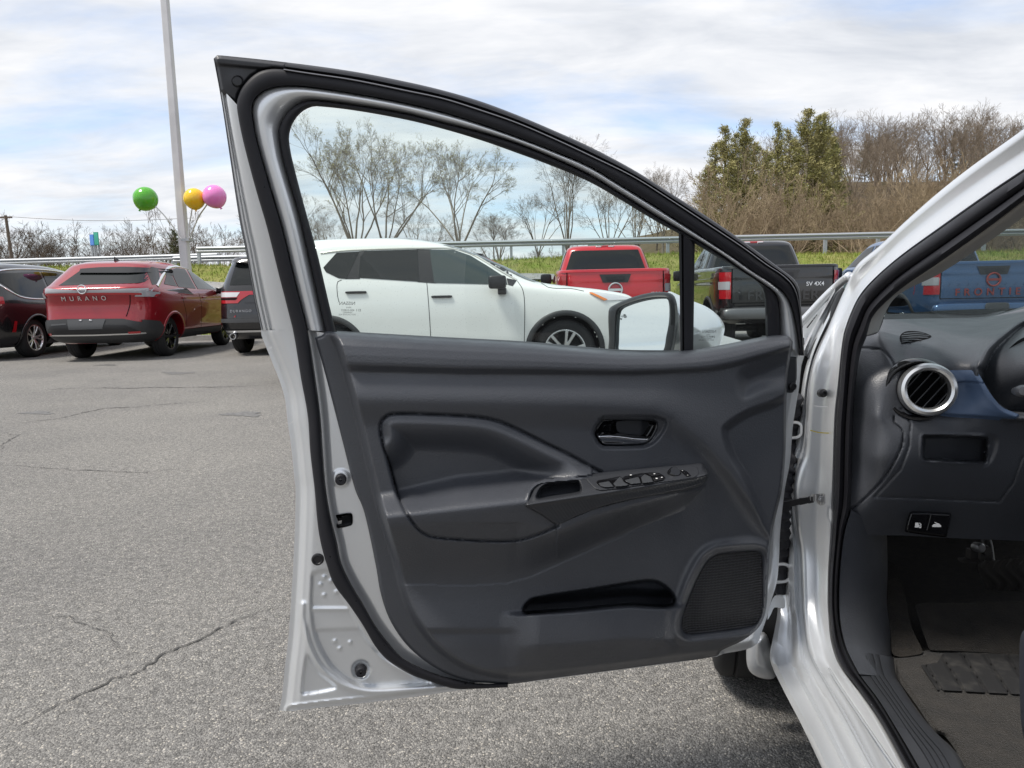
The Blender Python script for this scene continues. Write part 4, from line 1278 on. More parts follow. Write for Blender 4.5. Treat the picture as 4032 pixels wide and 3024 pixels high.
du.end_patch('tail_light', [(0.88, 0.94), (0.50, 0.94), (0.44, 1.0), (0.30, 1.085), (-0.30, 1.085), (-0.44, 1.0), (-0.50, 0.94), (-0.88, 0.94), (-0.90, 1.15), (0.90, 1.15)], REDL, 0.010)
du.end_patch('tail_light_lens', [(0.86, 1.05), (0.52, 1.05), (0.46, 1.13), (0.86, 1.135)], CLEARL, 0.016)
du.end_patch('tail_light_inset', [(0.86, 1.00), (0.54, 1.0), (0.50, 1.035), (0.86, 1.035)], DARK, 0.016)
du.end_patch('light_bar_inset', [(0.28, 1.0), (0.26, 1.06), (-0.26, 1.06), (-0.28, 1.0), (-0.40, 0.945), (0.40, 0.945)], BLK, 0.013)
du.rear_text('DURANGO', 0.45, 0.80, 0.062, LENSG, spacing=1.35)
du.rear_text('◢', 0.56, 0.715, 0.06, REDL)
du.end_patch('bumper_step', [(-0.9, 0.60), (0.9, 0.60), (0.88, 0.67), (-0.88, 0.67)], PLATE, 0.03)
du.end_patch('bumper_trim', [(-0.75, 0.425), (0.75, 0.425), (0.78, 0.46), (-0.78, 0.46)], SATIN, 0.03)
ex = MB().lathe([(0.055, 0.0), (0.055, -0.14), (0.047, -0.14), (0.045, 0.0)], (-2.40, 0.62, 0.36), (1, 0, 0), 20)
add('exhaust_tip', ex.mesh('exhaust_tip', True, 40), SATIN, du.root, local=True)
du.side_patch('side_window', [(-2.0, 1.22), (-1.85, 1.60), (-1.2, 1.64), (-1.2, 1.2)], DGLASS)
du.side_patch('side_window', [(-1.12, 1.2), (-1.12, 1.64), (-0.2, 1.64), (-0.2, 1.18)], DGLASS)
du.side_patch('side_window', [(-0.12, 1.18), (-0.12, 1.64), (0.3, 1.56), (0.95, 1.18)], DGLASS)
du.place((-4.38, 15.13, 0), MH, 'black sport utility vehicle with red tail lights, half hidden by the door edge', 'car')

# ---- tall dark vehicle whose roof shows above the white one
tb_ = Body([(0.35, -2.2, 2.15, 0.9, 6), (0.6, -2.3, 2.3, 0.97, 6), (1.0, -2.28, 2.25, 0.97, 6), (1.2, -2.22, 1.6, 0.94, 6), (1.35, -2.15, 1.15, 0.9, 6), (1.6, -2.05, 0.75, 0.83, 6), (1.8, -1.95, 0.35, 0.76, 6), (1.90, -1.8, 0.05, 0.68, 5), (1.935, -1.4, -0.4, 0.45, 4)])
td = Car('dark_suv', tb_, paint('charcoal_paint', (0.03, 0.034, 0.04), 0.25, 0.4), (-1.35, 1.40), 0.40, SATIN, 5)
td.side_patch('side_window', [(-1.9, 1.34), (-1.8, 1.72), (-0.9, 1.75), (-0.9, 1.32)], DGLASS)
td.side_patch('side_window', [(-0.8, 1.32), (-0.8, 1.75), (0.1, 1.74), (0.95, 1.34)], DGLASS)
for s in (-1, 1):
    q = np.array([[-1.7, s * 0.62, 1.90], [-1.6, s * 0.62, 1.96], [-0.2, s * 0.62, 1.965], [0.0, s * 0.62, 1.91]])
    add('roof_rail', MB().tube(q, 0.02, 8).mesh('roof_rail'), SATIN, td.root, local=True)
td.place((-1.50, 12.9, 0), 0.06, 'tall charcoal vehicle with roof rails, mostly hidden behind the white one', 'car')

# ---- pickups
pk = [(0.48, -2.45, 2.45, 0.80, 9), (0.56, -2.55, 2.55, 0.88, 9), (0.70, -2.60, 2.63, 0.905, 9), (0.90, -2.615, 2.66, 0.915, 9), (1.05, -2.615, 2.60, 0.915, 9), (1.13, -2.61, 2.35, 0.91, 9), (1.18, -2.61, 1.8, 0.91, 9), (1.22, -2.605, 1.30, 0.905, 9), (1.30, -2.60, 1.12, 0.90, 9), (1.345, -2.59, 1.06, 0.885, 9), (1.352, -2.55, 1.02, 0.84, 9)]
cabt = [(1.33, -0.98, 1.10, 0.84, 9), (1.40, -0.97, 0.98, 0.80, 9), (1.55, -0.93, 0.72, 0.745, 9), (1.70, -0.88, 0.44, 0.69, 8), (1.77, -0.84, 0.30, 0.655, 7), (1.815, -0.76, 0.10, 0.59, 5), (1.83, -0.6, -0.1, 0.42, 4)]
BEDTOP = 1.35
def pickup(name, col_mat, label, loc, heading, marks):
    b = Body(pk); c = Body(cabt)
    t = Car(name, b, col_mat, (-1.62, 1.60), 0.39, SATIN, 6, 0.26, arch=0.075)
    add('cab', c.mesh('cab'), col_mat, t.root, local=True)
    def cab_rear(nm, poly, mat, off=0.006):
        V, Fc = relief(np.asarray(poly, float), lambda y, z: np.stack([c.rear(y, z) - off, y, z], 1), 0.04)
        add(nm, mkmesh(nm, V, Fc), mat, t.root, local=True)
    def cab_side(nm, poly, mat, off=0.006):
        for s in (-1, 1):
            V, Fc = relief(np.asarray(poly, float), lambda x, z: np.stack([x, s * (c.side(x, z) + off), z], 1), 0.04)
            add(nm, mkmesh(nm, V, Fc), mat, t.root, local=True)
    cab_rear('rear_window', [(-0.70, 1.37), (-0.58, 1.73), (0.58, 1.73), (0.70, 1.37)], DGLASS)
    cab_side('side_window', [(-0.80, 1.38), (-0.74, 1.73), (-0.15, 1.74), (-0.15, 1.38)], DGLASS)
    cab_side('side_window', [(-0.08, 1.38), (-0.08, 1.74), (0.25, 1.70), (0.80, 1.38)], DGLASS)
    t.box('high_brake_light', (-0.80, 0, 1.795), (0.05, 0.34, 0.04), REDL)
    for s in (-1, 1):
        t.box('brake_light_lens', (-0.815, s * 0.11, 1.795), (0.035, 0.10, 0.028), CLEARL)
        t.box('door_mirror', (0.78, s * 1.03, 1.28), (0.12, 0.22, 0.20), BLACKP)
        for nm, z0, z1, mt, of in (('tail_light', 0.86, 1.26, REDL, 0.012), ('tail_light_lens', 1.0, 1.12, LENSG, 0.018)):
            ins = 0.02 if nm == 'tail_light_lens' else 0.0
            V, Fc = relief([(0.745 + ins, z0), (0.90 - ins, z0), (0.90 - ins, z1), (0.745 + ins, z1)], lambda y, z: np.stack([b.rear(y, z) - of, s * y, z], 1), 0.03)
            add(nm, mkmesh(nm, V, Fc), mt, t.root, local=True)
            V, Fc = relief([(-2.57, z0), (-2.36, z0), (-2.36, z1), (-2.57, z1)], lambda x, z: np.stack([x, s * (b.side(x, z) + of), z], 1), 0.03)
            add(nm, mkmesh(nm, V, Fc), mt, t.root, local=True)
    t.end_patch('tailgate_gap', [(0.728, 0.80), (0.74, 0.80), (0.74, 1.33), (0.728, 1.33)], DARK, 0.004, 0.02)
    t.end_patch('tailgate_gap', [(-0.728, 0.80), (-0.74, 0.80), (-0.74, 1.33), (-0.728, 1.33)], DARK, 0.004, 0.02)
    t.end_patch('tailgate_gap', [(-0.74, 0.79), (0.74, 0.79), (0.74, 0.802), (-0.74, 0.802)], DARK, 0.004, 0.02)
    t.end_patch('tailgate_cap', [(-0.84, 1.31), (0.84, 1.31), (0.84, 1.343), (-0.84, 1.343)], marks.get('cap', BLACKP), 0.016)
    t.end_patch('tailgate_handle', [(-0.24, 1.27), (0.24, 1.27), (0.19, 1.145), (-0.19, 1.145)], CLAD, 0.014)
    t.end_patch('handle_pull', [(-0.15, 1.235), (0.15, 1.235), (0.13, 1.185), (-0.13, 1.185)], BLACKP, 0.022)
    t.end_patch('rear_bumper', [(-0.90, 0.56), (0.90, 0.56), (0.90, 0.72), (0.5, 0.74), (-0.5, 0.74), (-0.90, 0.72)], marks.get('bumper', CLAD), 0.10, 0.06)
    V, Fc = rbox((-2.67, 0, 0.64), (0.16, 1.78, 0.17))
    add('bumper_beam', mkmesh('bumper_beam', V, Fc), marks.get('bumper', CLAD), t.root, local=True)
    t.box('plate_bracket', (-2.755, 0, 0.66), (0.03, 0.34, 0.14), PLATE)
    ax_ = MB().tube([(-1.62, -0.7, 0.38), (-1.62, 0.7, 0.38)], 0.06, 10)
    ax_.lathe([(1e-4, -0.14), (0.12, -0.08), (0.14, 0.0), (0.12, 0.08), (1e-4, 0.14)], (-1.62, 0, 0.38), (1, 0, 0), 16)
    add('rear_axle', ax_.mesh('rear_axle', True, 40), UNDER, t.root, local=True)
    marks['fn'](t)
    t.place(loc, heading, label, 'pickup truck', 'pickups parked along the bank')
    return t
REDT = paint('bright_red_paint', (0.55, 0.008, 0.018), 0.28, 0.1)
def red_marks(t):
    t.emblem(0.0, 1.035, 0.10, SATIN, 0.016)
    t.rear_text('4X4', -0.60, 0.96, 0.09, SATIN)
    t.rear_text('FRONTIER', 0, 0.885, 0.10, REDT, spacing=1.5)
def black_marks(t):
    t.rear_text('SV 4X4', -0.46, 1.06, 0.085, SATIN, bold=0.01)
    t.rear_text('FRONTIER', 0, 0.90, 0.20, M('black_emboss', (0.045, 0.045, 0.048), rough=0.3), spacing=1.15, bold=0.02)
BLUE = paint('steel_blue_paint', (0.045, 0.11, 0.24), 0.28, 0.4)
REDPRINT = M('red_lettering', (0.28, 0.045, 0.04), rough=0.4)
def blue_marks(t):
    t.emblem(0.0, 1.07, 0.095, REDPRINT, 0.016)
    t.rear_text('FRONTIER', 0.0, 0.885, 0.15, REDPRINT, spacing=1.75, bold=0.015)
    for k in range(11):
        y = 0.68 - k * 0.135
        t.end_patch('tailgate_rib', [(y, 0.94), (y - 0.012, 0.94), (y - 0.07, 1.02), (y - 0.058, 1.02)], M_RIB, 0.006, 0.02)
M_RIB = M('tailgate_groove', (0.02, 0.04, 0.08), rough=0.4)
pickup('red_pickup', REDT, 'bright red pickup with a dark tailgate handle, behind the white car hood', (1.72, 13.55, 0), math.radians(87.5), dict(cap=REDT, bumper=REDT, fn=red_marks))
pickup('black_pickup', BLK, 'black pickup with raised tailgate lettering, behind the door corner', (4.28, 13.25, 0), math.radians(85), dict(fn=black_marks, bumper=M('grey_bumper', (0.16, 0.16, 0.165), rough=0.4, metal=0.6)))
pickup('blue_pickup', BLUE, 'blue pickup with red tailgate lettering, seen through the windshield', (7.42, 13.35, 0), math.radians(86), dict(cap=BLUE, bumper=BLUE, fn=blue_marks))
# compact car beyond the blue pickup
cb = Body([(0.22, -2.05, 2.0, 0.8, 5), (0.35, -2.2, 2.15, 0.87, 5), (0.6, -2.27, 2.25, 0.9, 5), (0.8, -2.25, 2.2, 0.9, 5), (0.92, -2.2, 1.7, 0.88, 5), (0.98, -2.0, 1.15, 0.85, 5), (1.1, -1.75, 0.85, 0.79, 5), (1.3, -1.3, 0.35, 0.68, 5), (1.4, -0.9, 0.0, 0.58, 4), (1.44, -0.6, -0.3, 0.35, 3)])
cc_ = Car('white_sedan', cb, WHITEPAINT, (-1.35, 1.35), 0.33, SATIN, 5)
cc_.side_patch('side_window', [(-1.3, 1.02), (-0.95, 1.3), (-0.1, 1.34), (-0.1, 1.0)], DGLASS)
cc_.side_patch('side_window', [(-0.03, 1.0), (-0.03, 1.34), (0.2, 1.29), (0.8, 1.0)], DGLASS)
cc_.place((11.6, 16.4, 0), math.radians(100), 'white sedan beyond the blue pickup at the right edge', 'car')

# ------------------------------------------------------------------ the silver car with its open front door
car = empty('silver_car', (0.9, 1.3, 0.0), 'silver compact car with its front door wide open, nearest to the camera', 'car')
D_L = np.array([-0.42196, 1.16860, 0.0])
_dd = np.array([0.9105, 0.20105, 0.0]); _dd /= np.linalg.norm(_dd)
D_N = np.array([_dd[1], -_dd[0], 0.0])          # towards the camera, i.e. the cabin side of the door
BELT = 0.95
def DP(px, py, n=0.0):
    """Point of the line of sight through (px, py) that lies n metres in front of the door's inner sheet (which leans in above the belt)."""
    d = rays(px, py)
    n = np.broadcast_to(np.asarray(n, float), d.shape[:-1])
    k = float((D_L - CAM) @ D_N)
    dn = d @ D_N
    t = (n + k) / dn
    for _ in range(14):
        z = CAM_H + t * d[..., 2]
        s = z - BELT
        g = math.tan(math.radians(9)) * 0.03 * np.log1p(np.exp(np.clip(s / 0.03, -30, 30)))
        t = (n + g + k) / dn
    return CAM + d * t[..., None]
def dmap(x, y, o):
    return DP(x, y, o)

door = None
def dpart(name, V, faces, mat, smooth=True, sharp=None, label=None):
    return add(name, mkmesh(name, V, faces, smooth, sharp), mat, door, label=label)

O_ = [(1027, 1300), (1000, 1175), (966, 980), (949, 900), (933, 806), (904, 611), (877, 430), (861, 335)]
O_TOP = [(841, 231), (854, 218), (872, 218), (1125, 245), (1388, 281), (1600, 322), (1745, 356), (1889, 398), (2034, 452), (2179, 513), (2323, 578), (2493, 668), (2638, 759), (2782, 851), (2927, 950), (3023, 1020), (3081, 1063), (3130, 1102), (3149, 1140), (3154, 1203), (3161, 1299), (3168, 1400)]
A_ = [(2000, 2706), (1868, 2712), (1787, 2711), (1678, 2678), (1608, 2651), (1524, 2597), (1477, 2543), (1429, 2461), (1374, 2380), (1315, 2298), (1285, 2217), (1263, 2136), (1250, 2054), (1239, 1927), (1222, 1782), (1212, 1637), (1186, 1493), (1154, 1300), (1103, 1100), (1053, 900), (1012, 760), (981, 647), (954, 539), (938, 457), (933, 412), (940, 376), (958, 340), (990, 304), (1026, 281), (1071, 272), (1116, 274), (1207, 288), (1388, 315), (1600, 358), (1745, 389), (1889, 434), (2034, 484), (2179, 546), (2323, 613), (2493, 696), (2638, 786), (2782, 880), (2927, 976), (3023, 1046), (3072, 1077), (3115, 1116), (3137, 1160), (3149, 1227), (3156, 1299), (3163, 1400)]
B_ = [(2000, 2690), (1890, 2692), (1803, 2678), (1705, 2651), (1591, 2597), (1537, 2543), (1475, 2461), (1429, 2380), (1380, 2298), (1342, 2217), (1325, 2136), (1304, 2054), (1282, 1927), (1270, 1782), (1260, 1637), (1241, 1493), (1210, 1300), (1160, 1100), (1112, 900), (1080, 792), (1044, 670), (1008, 539), (994, 457), (992, 426), (1001, 394), (1026, 367), (1062, 349), (1116, 340), (1207, 342), (1433, 376), (1600, 408), (1745, 443), (1889, 488), (2034, 540), (2179, 595), (2323, 656), (2445, 730), (2589, 819), (2734, 913), (2879, 1008), (2975, 1075), (3048, 1121), (3091, 1160), (3115, 1203), (3134, 1275), (3146, 1348), (3151, 1400)]
C_ = [(1281, 1304), (1214, 1003), (1178, 846), (1118, 641), (1101, 551), (1098, 512), (1112, 471), (1135, 439), (1171, 412), (1207, 399), (1252, 398), (1433, 421), (1600, 450), (1745, 486), (1889, 522), (2034, 566), (2179, 624), (2323, 692), (2445, 766), (2589, 856), (2696, 918), (2831, 1000), (2927, 1068), (2999, 1116), (3043, 1145), (3062, 1174), (3069, 1217), (3074, 1330)]
D_ = [(1324, 1312), (1293, 1184), (1251, 1003), (1208, 846), (1157, 653), (1142, 581), (1139, 533), (1154, 484), (1184, 445), (1221, 423), (1251, 419), (1401, 436), (1600, 472), (1745, 508), (1889, 551), (2034, 602), (2179, 656), (2323, 718), (2445, 788), (2589, 875), (2674, 921), (2736, 959), (2831, 1017), (2927, 1075), (2975, 1106), (2999, 1131), (3009, 1164), (3012, 1203), (3015, 1340)]
LEFT_LOW = [(1027, 1300), (1031, 1324), (1070, 1421), (1099, 1493), (1122, 1570), (1133, 1662), (1147, 1758), (1159, 1879), (1164, 1927), (1162, 2054), (1155, 2217), (1145, 2380), (1136, 2505), (1122, 2624), (1109, 2749), (1098, 2798)]
BOTTOM = [(1146, 2800), (1271, 2785), (1434, 2768), (1651, 2741), (1814, 2717), (2135, 2679), (2370, 2647), (2605, 2617), (2823, 2585)]
RIGHT_UP = [(2852, 2573), (2934, 2558), (2981, 2535), (2999, 2488), (3020, 2429), (3037, 2364), (3058, 2294), (3067, 2206), (3072, 2093), (3083, 1986), (3092, 1914), (3110, 1823), (3122, 1679), (3134, 1600), (3147, 1522), (3156, 1438), (3168, 1400)]
SHELL_TOP = [(3163, 1380), (3074, 1345), (2988, 1360), (2732, 1405), (2422, 1410), (2064, 1380), (1330, 1335), (1285, 1312), (1210, 1300)]
SHELL = np.array(list(cr(LEFT_LOW, 4)) + list(cr(BOTTOM, 4)) + list(cr(RIGHT_UP, 4)) + SHELL_TOP)
A_LOW = cr(A_[:18], 5); B_LOW = cr(B_[:17], 5)

def shell_h(x, y):
    h = np.zeros(len(x))
    dl = dist(x, y, cr(LEFT_LOW, 4))
    db = dist(x, y, BOTTOM)
    h += -0.016 * (1 - sm(20, 46, dl)) - 0.004 * (1 - sm(46, 75, dl)) + 0.003 * np.exp(-((dl - 30) / 5)**2)
    h += -0.010 * (1 - sm(8, 26, db)) + 0.003 * np.exp(-((db - 20) / 6)**2)
    rec = [(1234, 2258), (1300, 2250), (1340, 2330), (1480, 2560), (1640, 2660), (1690, 2690), (1560, 2703), (1460, 2704), (1380, 2684), (1305, 2625), (1246, 2520), (1226, 2400), (1227, 2300)]
    h += -0.0055 * sm(-8, 9, sdf(x, y, cr(rec, 5, True)))
    ridge = cr([(1192, 2380), (1192, 2440), (1217, 2543), (1260, 2624), (1326, 2684), (1407, 2716), (1488, 2724), (1651, 2711), (1760, 2703)], 5)
    h += 0.005 * np.exp(-(dist(x, y, ridge) / 11)**2)
    tri = cr([(1209, 2580), (1225, 2600), (1255, 2650), (1322, 2700), (1320, 2712), (1196, 2734), (1188, 2725), (1196, 2640)], 5, True)
    h += -0.0055 * sm(-5, 8, sdf(x, y, tri))
    inr = sm(0, 10, sdf(x, y, cr(rec, 5, True)))
    h += inr * (0.003 * np.exp(-((y - 2398) / 7)**2) - 0.004 * sm(2474, 2490, y + (x - 1250) * 0.03))
    for cx, cy in ((1276, 2273), (1302, 2288), (1261, 2302), (1324, 2331), (1275, 2344), (1318, 2525), (1378, 2530), (1337, 2554)):
        h += 0.0022 * np.exp(-(((x - cx)**2 + (y - cy)**2) / 70.0)**2)
    for cx, cy, r, a in ((1342, 1883, 34, 0.004), (1421, 2637, 34, -0.006)):
        h += a * (1 - sm(r * 0.7, r * 1.2, np.hypot(x - cx, y - cy)))
    seal = dist(x, y, B_LOW)
    h += -0.007 * (1 - sm(8, 42, seal)) * (x > np.interp(y, A_LOW[::-1, 1], A_LOW[::-1, 0]))
    # soft roll towards the hinge edge
    dr = dist(x, y, cr(RIGHT_UP, 4))
    h += -0.012 * (1 - sm(0, 30, dr))
    return h
LATCH = cr([(1322, 2030), (1332, 2026), (1376, 2020), (1386, 2024), (1389, 2040), (1388, 2062), (1380, 2070), (1330, 2080), (1324, 2072), (1330, 2050)], 3, True)
SHELL_HOLE = [(1420, 1440), (2940, 1440), (3010, 1700), (2960, 2120), (2940, 2420), (2760, 2530), (2100, 2600), (1860, 2580), (1640, 2360), (1540, 2050)]
V, Fc = relief(SHELL, lambda x, y: DP(x, y, shell_h(x, y)), 5.0, holes=[SHELL_HOLE, LATCH])
# turn the sheet's edge back to make the door 9 cm thick, with an outer skin
edge_px = resample(np.vstack([cr(LEFT_LOW, 4), cr(BOTTOM, 4), cr(RIGHT_UP, 4)]), 260)
h0 = shell_h(edge_px[:, 0], edge_px[:, 1])
r0 = DP(edge_px[:, 0], edge_px[:, 1], h0); r1 = DP(edge_px[:, 0], edge_px[:, 1], -0.03)
door_mesh_parts = MB().raw(V, Fc)
door_mesh_parts.raw(np.concatenate([r0, r1]), [grid_faces(2, 260)])
door = add('door', door_mesh_parts.mesh('door', True, 60), SILVER, car)
door['label'] = 'open front door seen from its cabin side'
V, Fc = relief(SHELL, lambda x, y: DP(x, y, -0.03 - 0.055 * sm(0, 160, sdf(x, y, SHELL))), 24.0)
dpart('outer_skin', V, Fc, SILVER)

# window frame, band by band
n_ = 170
SIL = (0, 0.2, 0.45, 0.62, 0.8, 1)
V, Fc = strip(B_[16:], C_, [(0, -0.004), (0.06, 0.004), (0.3, 0.010), (0.55, 0.009), (0.8, 0.001), (0.93, -0.006), (1, -0.012)], dmap, n_)
dpart('window_frame', V, Fc, SILVER)
V, Fc = strip(C_, D_, [(0, -0.009), (0.1, 0.003), (0.45, 0.005), (0.85, 0.0), (1, -0.010), (1.0, -0.022)], dmap, n_)
dpart('glass_run_channel', V, Fc, RUBBER, sharp=70)
V, Fc = strip(A_, B_, [(-0.02, -0.004), (0.02, 0.010), (0.15, 0.0135), (0.5, 0.015), (0.8, 0.014), (0.93, 0.011), (0.97, 0.002), (1.03, -0.004)], dmap, 320)
dpart('weatherstrip', V, Fc, RUBBER, sharp=75)
SMOKE = M('dark_grey_trim', (0.030, 0.031, 0.036), rough=0.42, spec=0.5)
GREYLIP = M('grey_lip_rubber', (0.10, 0.10, 0.11), rough=0.4)
aT = cr(A_[30:], 6); oT = cr(O_TOP[3:], 6)
V, Fc = strip(aT, oT, [(0, 0.004), (0.12, -0.002), (0.2, -0.006), (0.45, 0.002), (0.75, 0.001), (0.95, -0.006), (1.0, -0.016), (1.0, -0.04)], dmap, 150, curve=False)
dpart('drip_moulding', V, Fc, SMOKE, sharp=75)
V, Fc = strip(aT, oT, [(-0.10, 0.0145), (0.0, 0.0165), (0.11, 0.013), (0.11, 0.004)], dmap, 150, curve=False)
dpart('seal_lip', V, Fc, GREYLIP, sharp=75)
corner = [(841, 231), (854, 218), (872, 218), (1130, 246), (1130, 278), (1071, 273), (1026, 281), (990, 304), (958, 340), (940, 376), (933, 412), (905, 392), (888, 380), (868, 358), (861, 320), (853, 270)]
def corner_h(x, y):
    h = 0.006 * sm(0, 14, sdf(x, y, corner)) - 0.006 * sm(0, 1, (y - np.interp(x, [841, 1130], [245, 272])) / 14.0)
    r = np.hypot(x - 936, y - 321)
    return h - 0.004 + 0.003 * np.exp(-(r / 38)**2) - 0.0045 * np.exp(-((r - 17) / 3.5)**2)
V, Fc = relief(corner, lambda x, y: DP(x, y, corner_h(x, y)), 3.0)
dpart('corner_cover', V, Fc, SMOKE)
aL = cr(A_[17:25], 6); oL = cr(O_, 6)
prof = [(0, -0.035), (0, -0.020), (0.05, -0.020), (0.08, -0.016), (0.16, -0.016), (0.18, -0.022), (0.20, -0.022), (0.22, -0.014), (0.28, -0.013), (0.30, -0.018), (0.33, -0.018), (0.36, -0.008), (0.50, -0.002), (0.8, 0.0), (1.0, 0.0)]
V, Fc = strip(oL, aL, prof, dmap, 90, curve=False)
dpart('rear_edge_flange', V, Fc, SILVER, sharp=50)
# outer side of the window frame
oAll = np.vstack([cr(O_, 6), cr(O_TOP, 6)])
V, Fc = strip(oAll, cr(D_, 6), [(0, -0.012), (0.03, -0.042), (0.97, -0.045), (1, -0.022)], dmap, n_, curve=False)
dpart('frame_outer_cover', V, Fc, SMOKE)

# division bar, panes
BAR_L = [(2672, 915), (2676, 1150), (2679, 1385)]; BAR_R = [(2736, 955), (2733, 1170), (2730, 1382)]
V, Fc = strip(BAR_L, BAR_R, [(0, -0.024), (0.0, -0.004), (0.16, 0.002), (0.22, -0.004), (0.30, 0.003), (0.65, 0.004), (0.98, -0.002), (1, -0.024)], dmap, 30)
dpart('division_bar', V, Fc, RUBBER, sharp=50)
MAIN = [(1324, 1330)] + D_[1:21] + [(2676, 1395), (2422, 1395), (2064, 1365)]
V, Fc = relief(np.array(MAIN), lambda x, y: DP(x, y, -0.020), 30.0)
dpart('window_pane', V, Fc, GLASS)
QUART = [(2733, 955)] + D_[22:28] + [(3014, 1350), (2831, 1380), (2730, 1392)]
V, Fc = relief(np.array(QUART), lambda x, y: DP(x, y, -0.020), 20.0)
dpart('quarter_pane', V, Fc, GLASS)
# sweep seal along the bottom of the glass
SW_T = [(1326, 1303), (1786, 1329), (2064, 1344), (2422, 1375), (2603, 1379), (2676, 1377)]
SW_B = [(1326, 1312), (1786, 1339), (2064, 1354), (2422, 1386), (2603, 1391), (2676, 1390)]
V, Fc = strip(SW_T, SW_B, [(0, -0.016), (0.3, -0.010), (1, 0.004)], dmap, 60)
dpart('belt_seal', V, Fc, BLACKP)
# safety marks etched on both panes, read from behind
def etch(lines, cx, cy, nm):
    for s, dx, dy, size in lines:
        me = text_mesh('glass_marking', s, size=1.0, mirror=True)
        move_mesh(me, lambda v: DP(cx + dx + v[:, 0] * size * 1.35, cy + dy - v[:, 1] * size * 1.35, -0.018))
        me.materials.append(DARKPRINT)
        add('glass_marking', me, None, door, label=nm)
etch([('NISSAN', 0, 0, 14), ('vitro', 6, 15, 8), ('43R-018027', 2, 27, 8), ('E11', 44, 27, 10), ('TEMPERED', 2, 36, 6), ('DOT-376 M-93 AS2', 0, 44, 6)], 1367, 1195, 'small dark mirrored print on the glass')
etch([('NISSAN', 0, 0, 12), ('vitro', -4, 12, 6), ('43R-015022', -10, 20, 7), ('E9', 16, 21, 9), ('TEMPERED', -6, 27, 5), ('DOT-375 M-160 AS2', -12, 33, 5)], 2793, 1306, 'small dark mirrored print on the glass')

# ---- door trim panel
P_LEFT = [(1429, 2000), (1398, 1927), (1354, 1758), (1311, 1589), (1273, 1445), (1246, 1353)]
PANEL_OUT = [(1240, 1329), (1268, 1321), (1282, 1306), (1326, 1307), (1786, 1335), (2064, 1350), (2241, 1368), (2422, 1381), (2603, 1385), (2732, 1377), (2859, 1355), (2988, 1329), (3073, 1318), (3108, 1326), (3121, 1345), (3120, 1368), (3113, 1401), (3101, 1486), (3098, 1546), (3095, 1642), (3092, 1800), (3080, 1920), (3060, 2010), (3044, 2080), (3034, 2150), (3025, 2276), (3017, 2394), (2999, 2453), (2970, 2488), (2923, 2523), (2840, 2562), (2823, 2583), (2605, 2614), (2370, 2645), (2135, 2676), (2000, 2694), (1922, 2689), (1868, 2685), (1814, 2673), (1732, 2640), (1651, 2586), (1586, 2521), (1532, 2434), (1499, 2336), (1483, 2244), (1467, 2163), (1450, 2081)] + P_LEFT
STEP = [(1296, 1322), (1318, 1363), (1345, 1445), (1379, 1570), (1412, 1700), (1451, 1869), (1489, 2020), (1515, 2109), (1548, 2217), (1575, 2326), (1613, 2423), (1667, 2505), (1733, 2575), (1814, 2629), (1890, 2657), (2000, 2676), (2200, 2664), (2823, 2585)]
INSERT_TOP = [(1501, 1716), (1498, 1679), (1503, 1658), (1523, 1638), (1548, 1630), (1621, 1629), (1802, 1636), (1903, 1645), (1964, 1659), (2019, 1681), (2091, 1716), (2163, 1752), (2240, 1789), (2368, 1861)]
INSERT_BOT = [(2199, 2070), (2127, 2102), (2055, 2124), (1982, 2131), (1838, 2126), (1711, 2115), (1675, 2102), (1646, 2081), (1614, 2041), (1585, 1994), (1559, 1933), (1541, 1867), (1520, 1784), (1501, 1716)]
INSERT = np.vstack([cr(INSERT_TOP, 5), [(2305, 1873), (2141, 1888), (2102, 1902), (2076, 1936), (2068, 1985)], cr(INSERT_BOT, 5)])
GROOVE = np.vstack([cr(INSERT_TOP, 5)[::-1], ])
POCKET = cr([(2058, 2400), (2076, 2370), (2106, 2353), (2311, 2320), (2488, 2291), (2546, 2284), (2588, 2288), (2635, 2317), (2658, 2353), (2655, 2379), (2623, 2393), (2576, 2391), (2488, 2385), (2429, 2388), (2253, 2406), (2090, 2419), (2066, 2417)], 5, True)
GRILLE = cr([(2808, 2194), (2840, 2182), (2970, 2171), (2993, 2180), (3000, 2200), (3000, 2390), (2987, 2440), (2958, 2464), (2730, 2495), (2700, 2491), (2686, 2470), (2690, 2430), (2705, 2382), (2746, 2282), (2782, 2218)], 5, True)
HANDLE = cr([(2341, 1707), (2350, 1682), (2367, 1657), (2380, 1651), (2549, 1651), (2581, 1656), (2591, 1670), (2586, 1692), (2564, 1729), (2539, 1749), (2511, 1754), (2382, 1755), (2364, 1746), (2350, 1727)], 5, True)
SURR = cr([(2335, 1707), (2345, 1675), (2368, 1643), (2400, 1638), (2570, 1638), (2615, 1650), (2625, 1665), (2612, 1700), (2580, 1740), (2545, 1760), (2510, 1764), (2378, 1765), (2355, 1752)], 5, True)
FRONTREC = cr([(2859, 1665), (2885, 1645), (2943, 1612), (3020, 1584), (3120, 1556), (3140, 2000), (3060, 2130), (3010, 2080), (2951, 1950), (2913, 1874), (2867, 1799), (2844, 1727), (2842, 1685)], 5, True)
HOLLOW = cr([(2895, 1503), (2905, 1465), (2940, 1438), (2990, 1420), (3140, 1370), (3140, 1505), (3006, 1545), (2930, 1575), (2905, 1550)], 5, True)
ARM = cr([(2066, 1980), (2074, 1934), (2102, 1900), (2141, 1886), (2305, 1871), (2368, 1861), (2527, 1845), (2720, 1828), (2763, 1825), (2780, 1847), (2786, 1880), (2768, 1907), (2720, 1926), (2575, 1956), (2430, 1985), (2334, 2014), (2262, 2043), (2199, 2070), (2130, 2030), (2069, 1995)], 5, True)
TOPX = [1240, 1330, 1786, 2064, 2422, 2603, 2732, 2859, 2988, 3073, 3120]
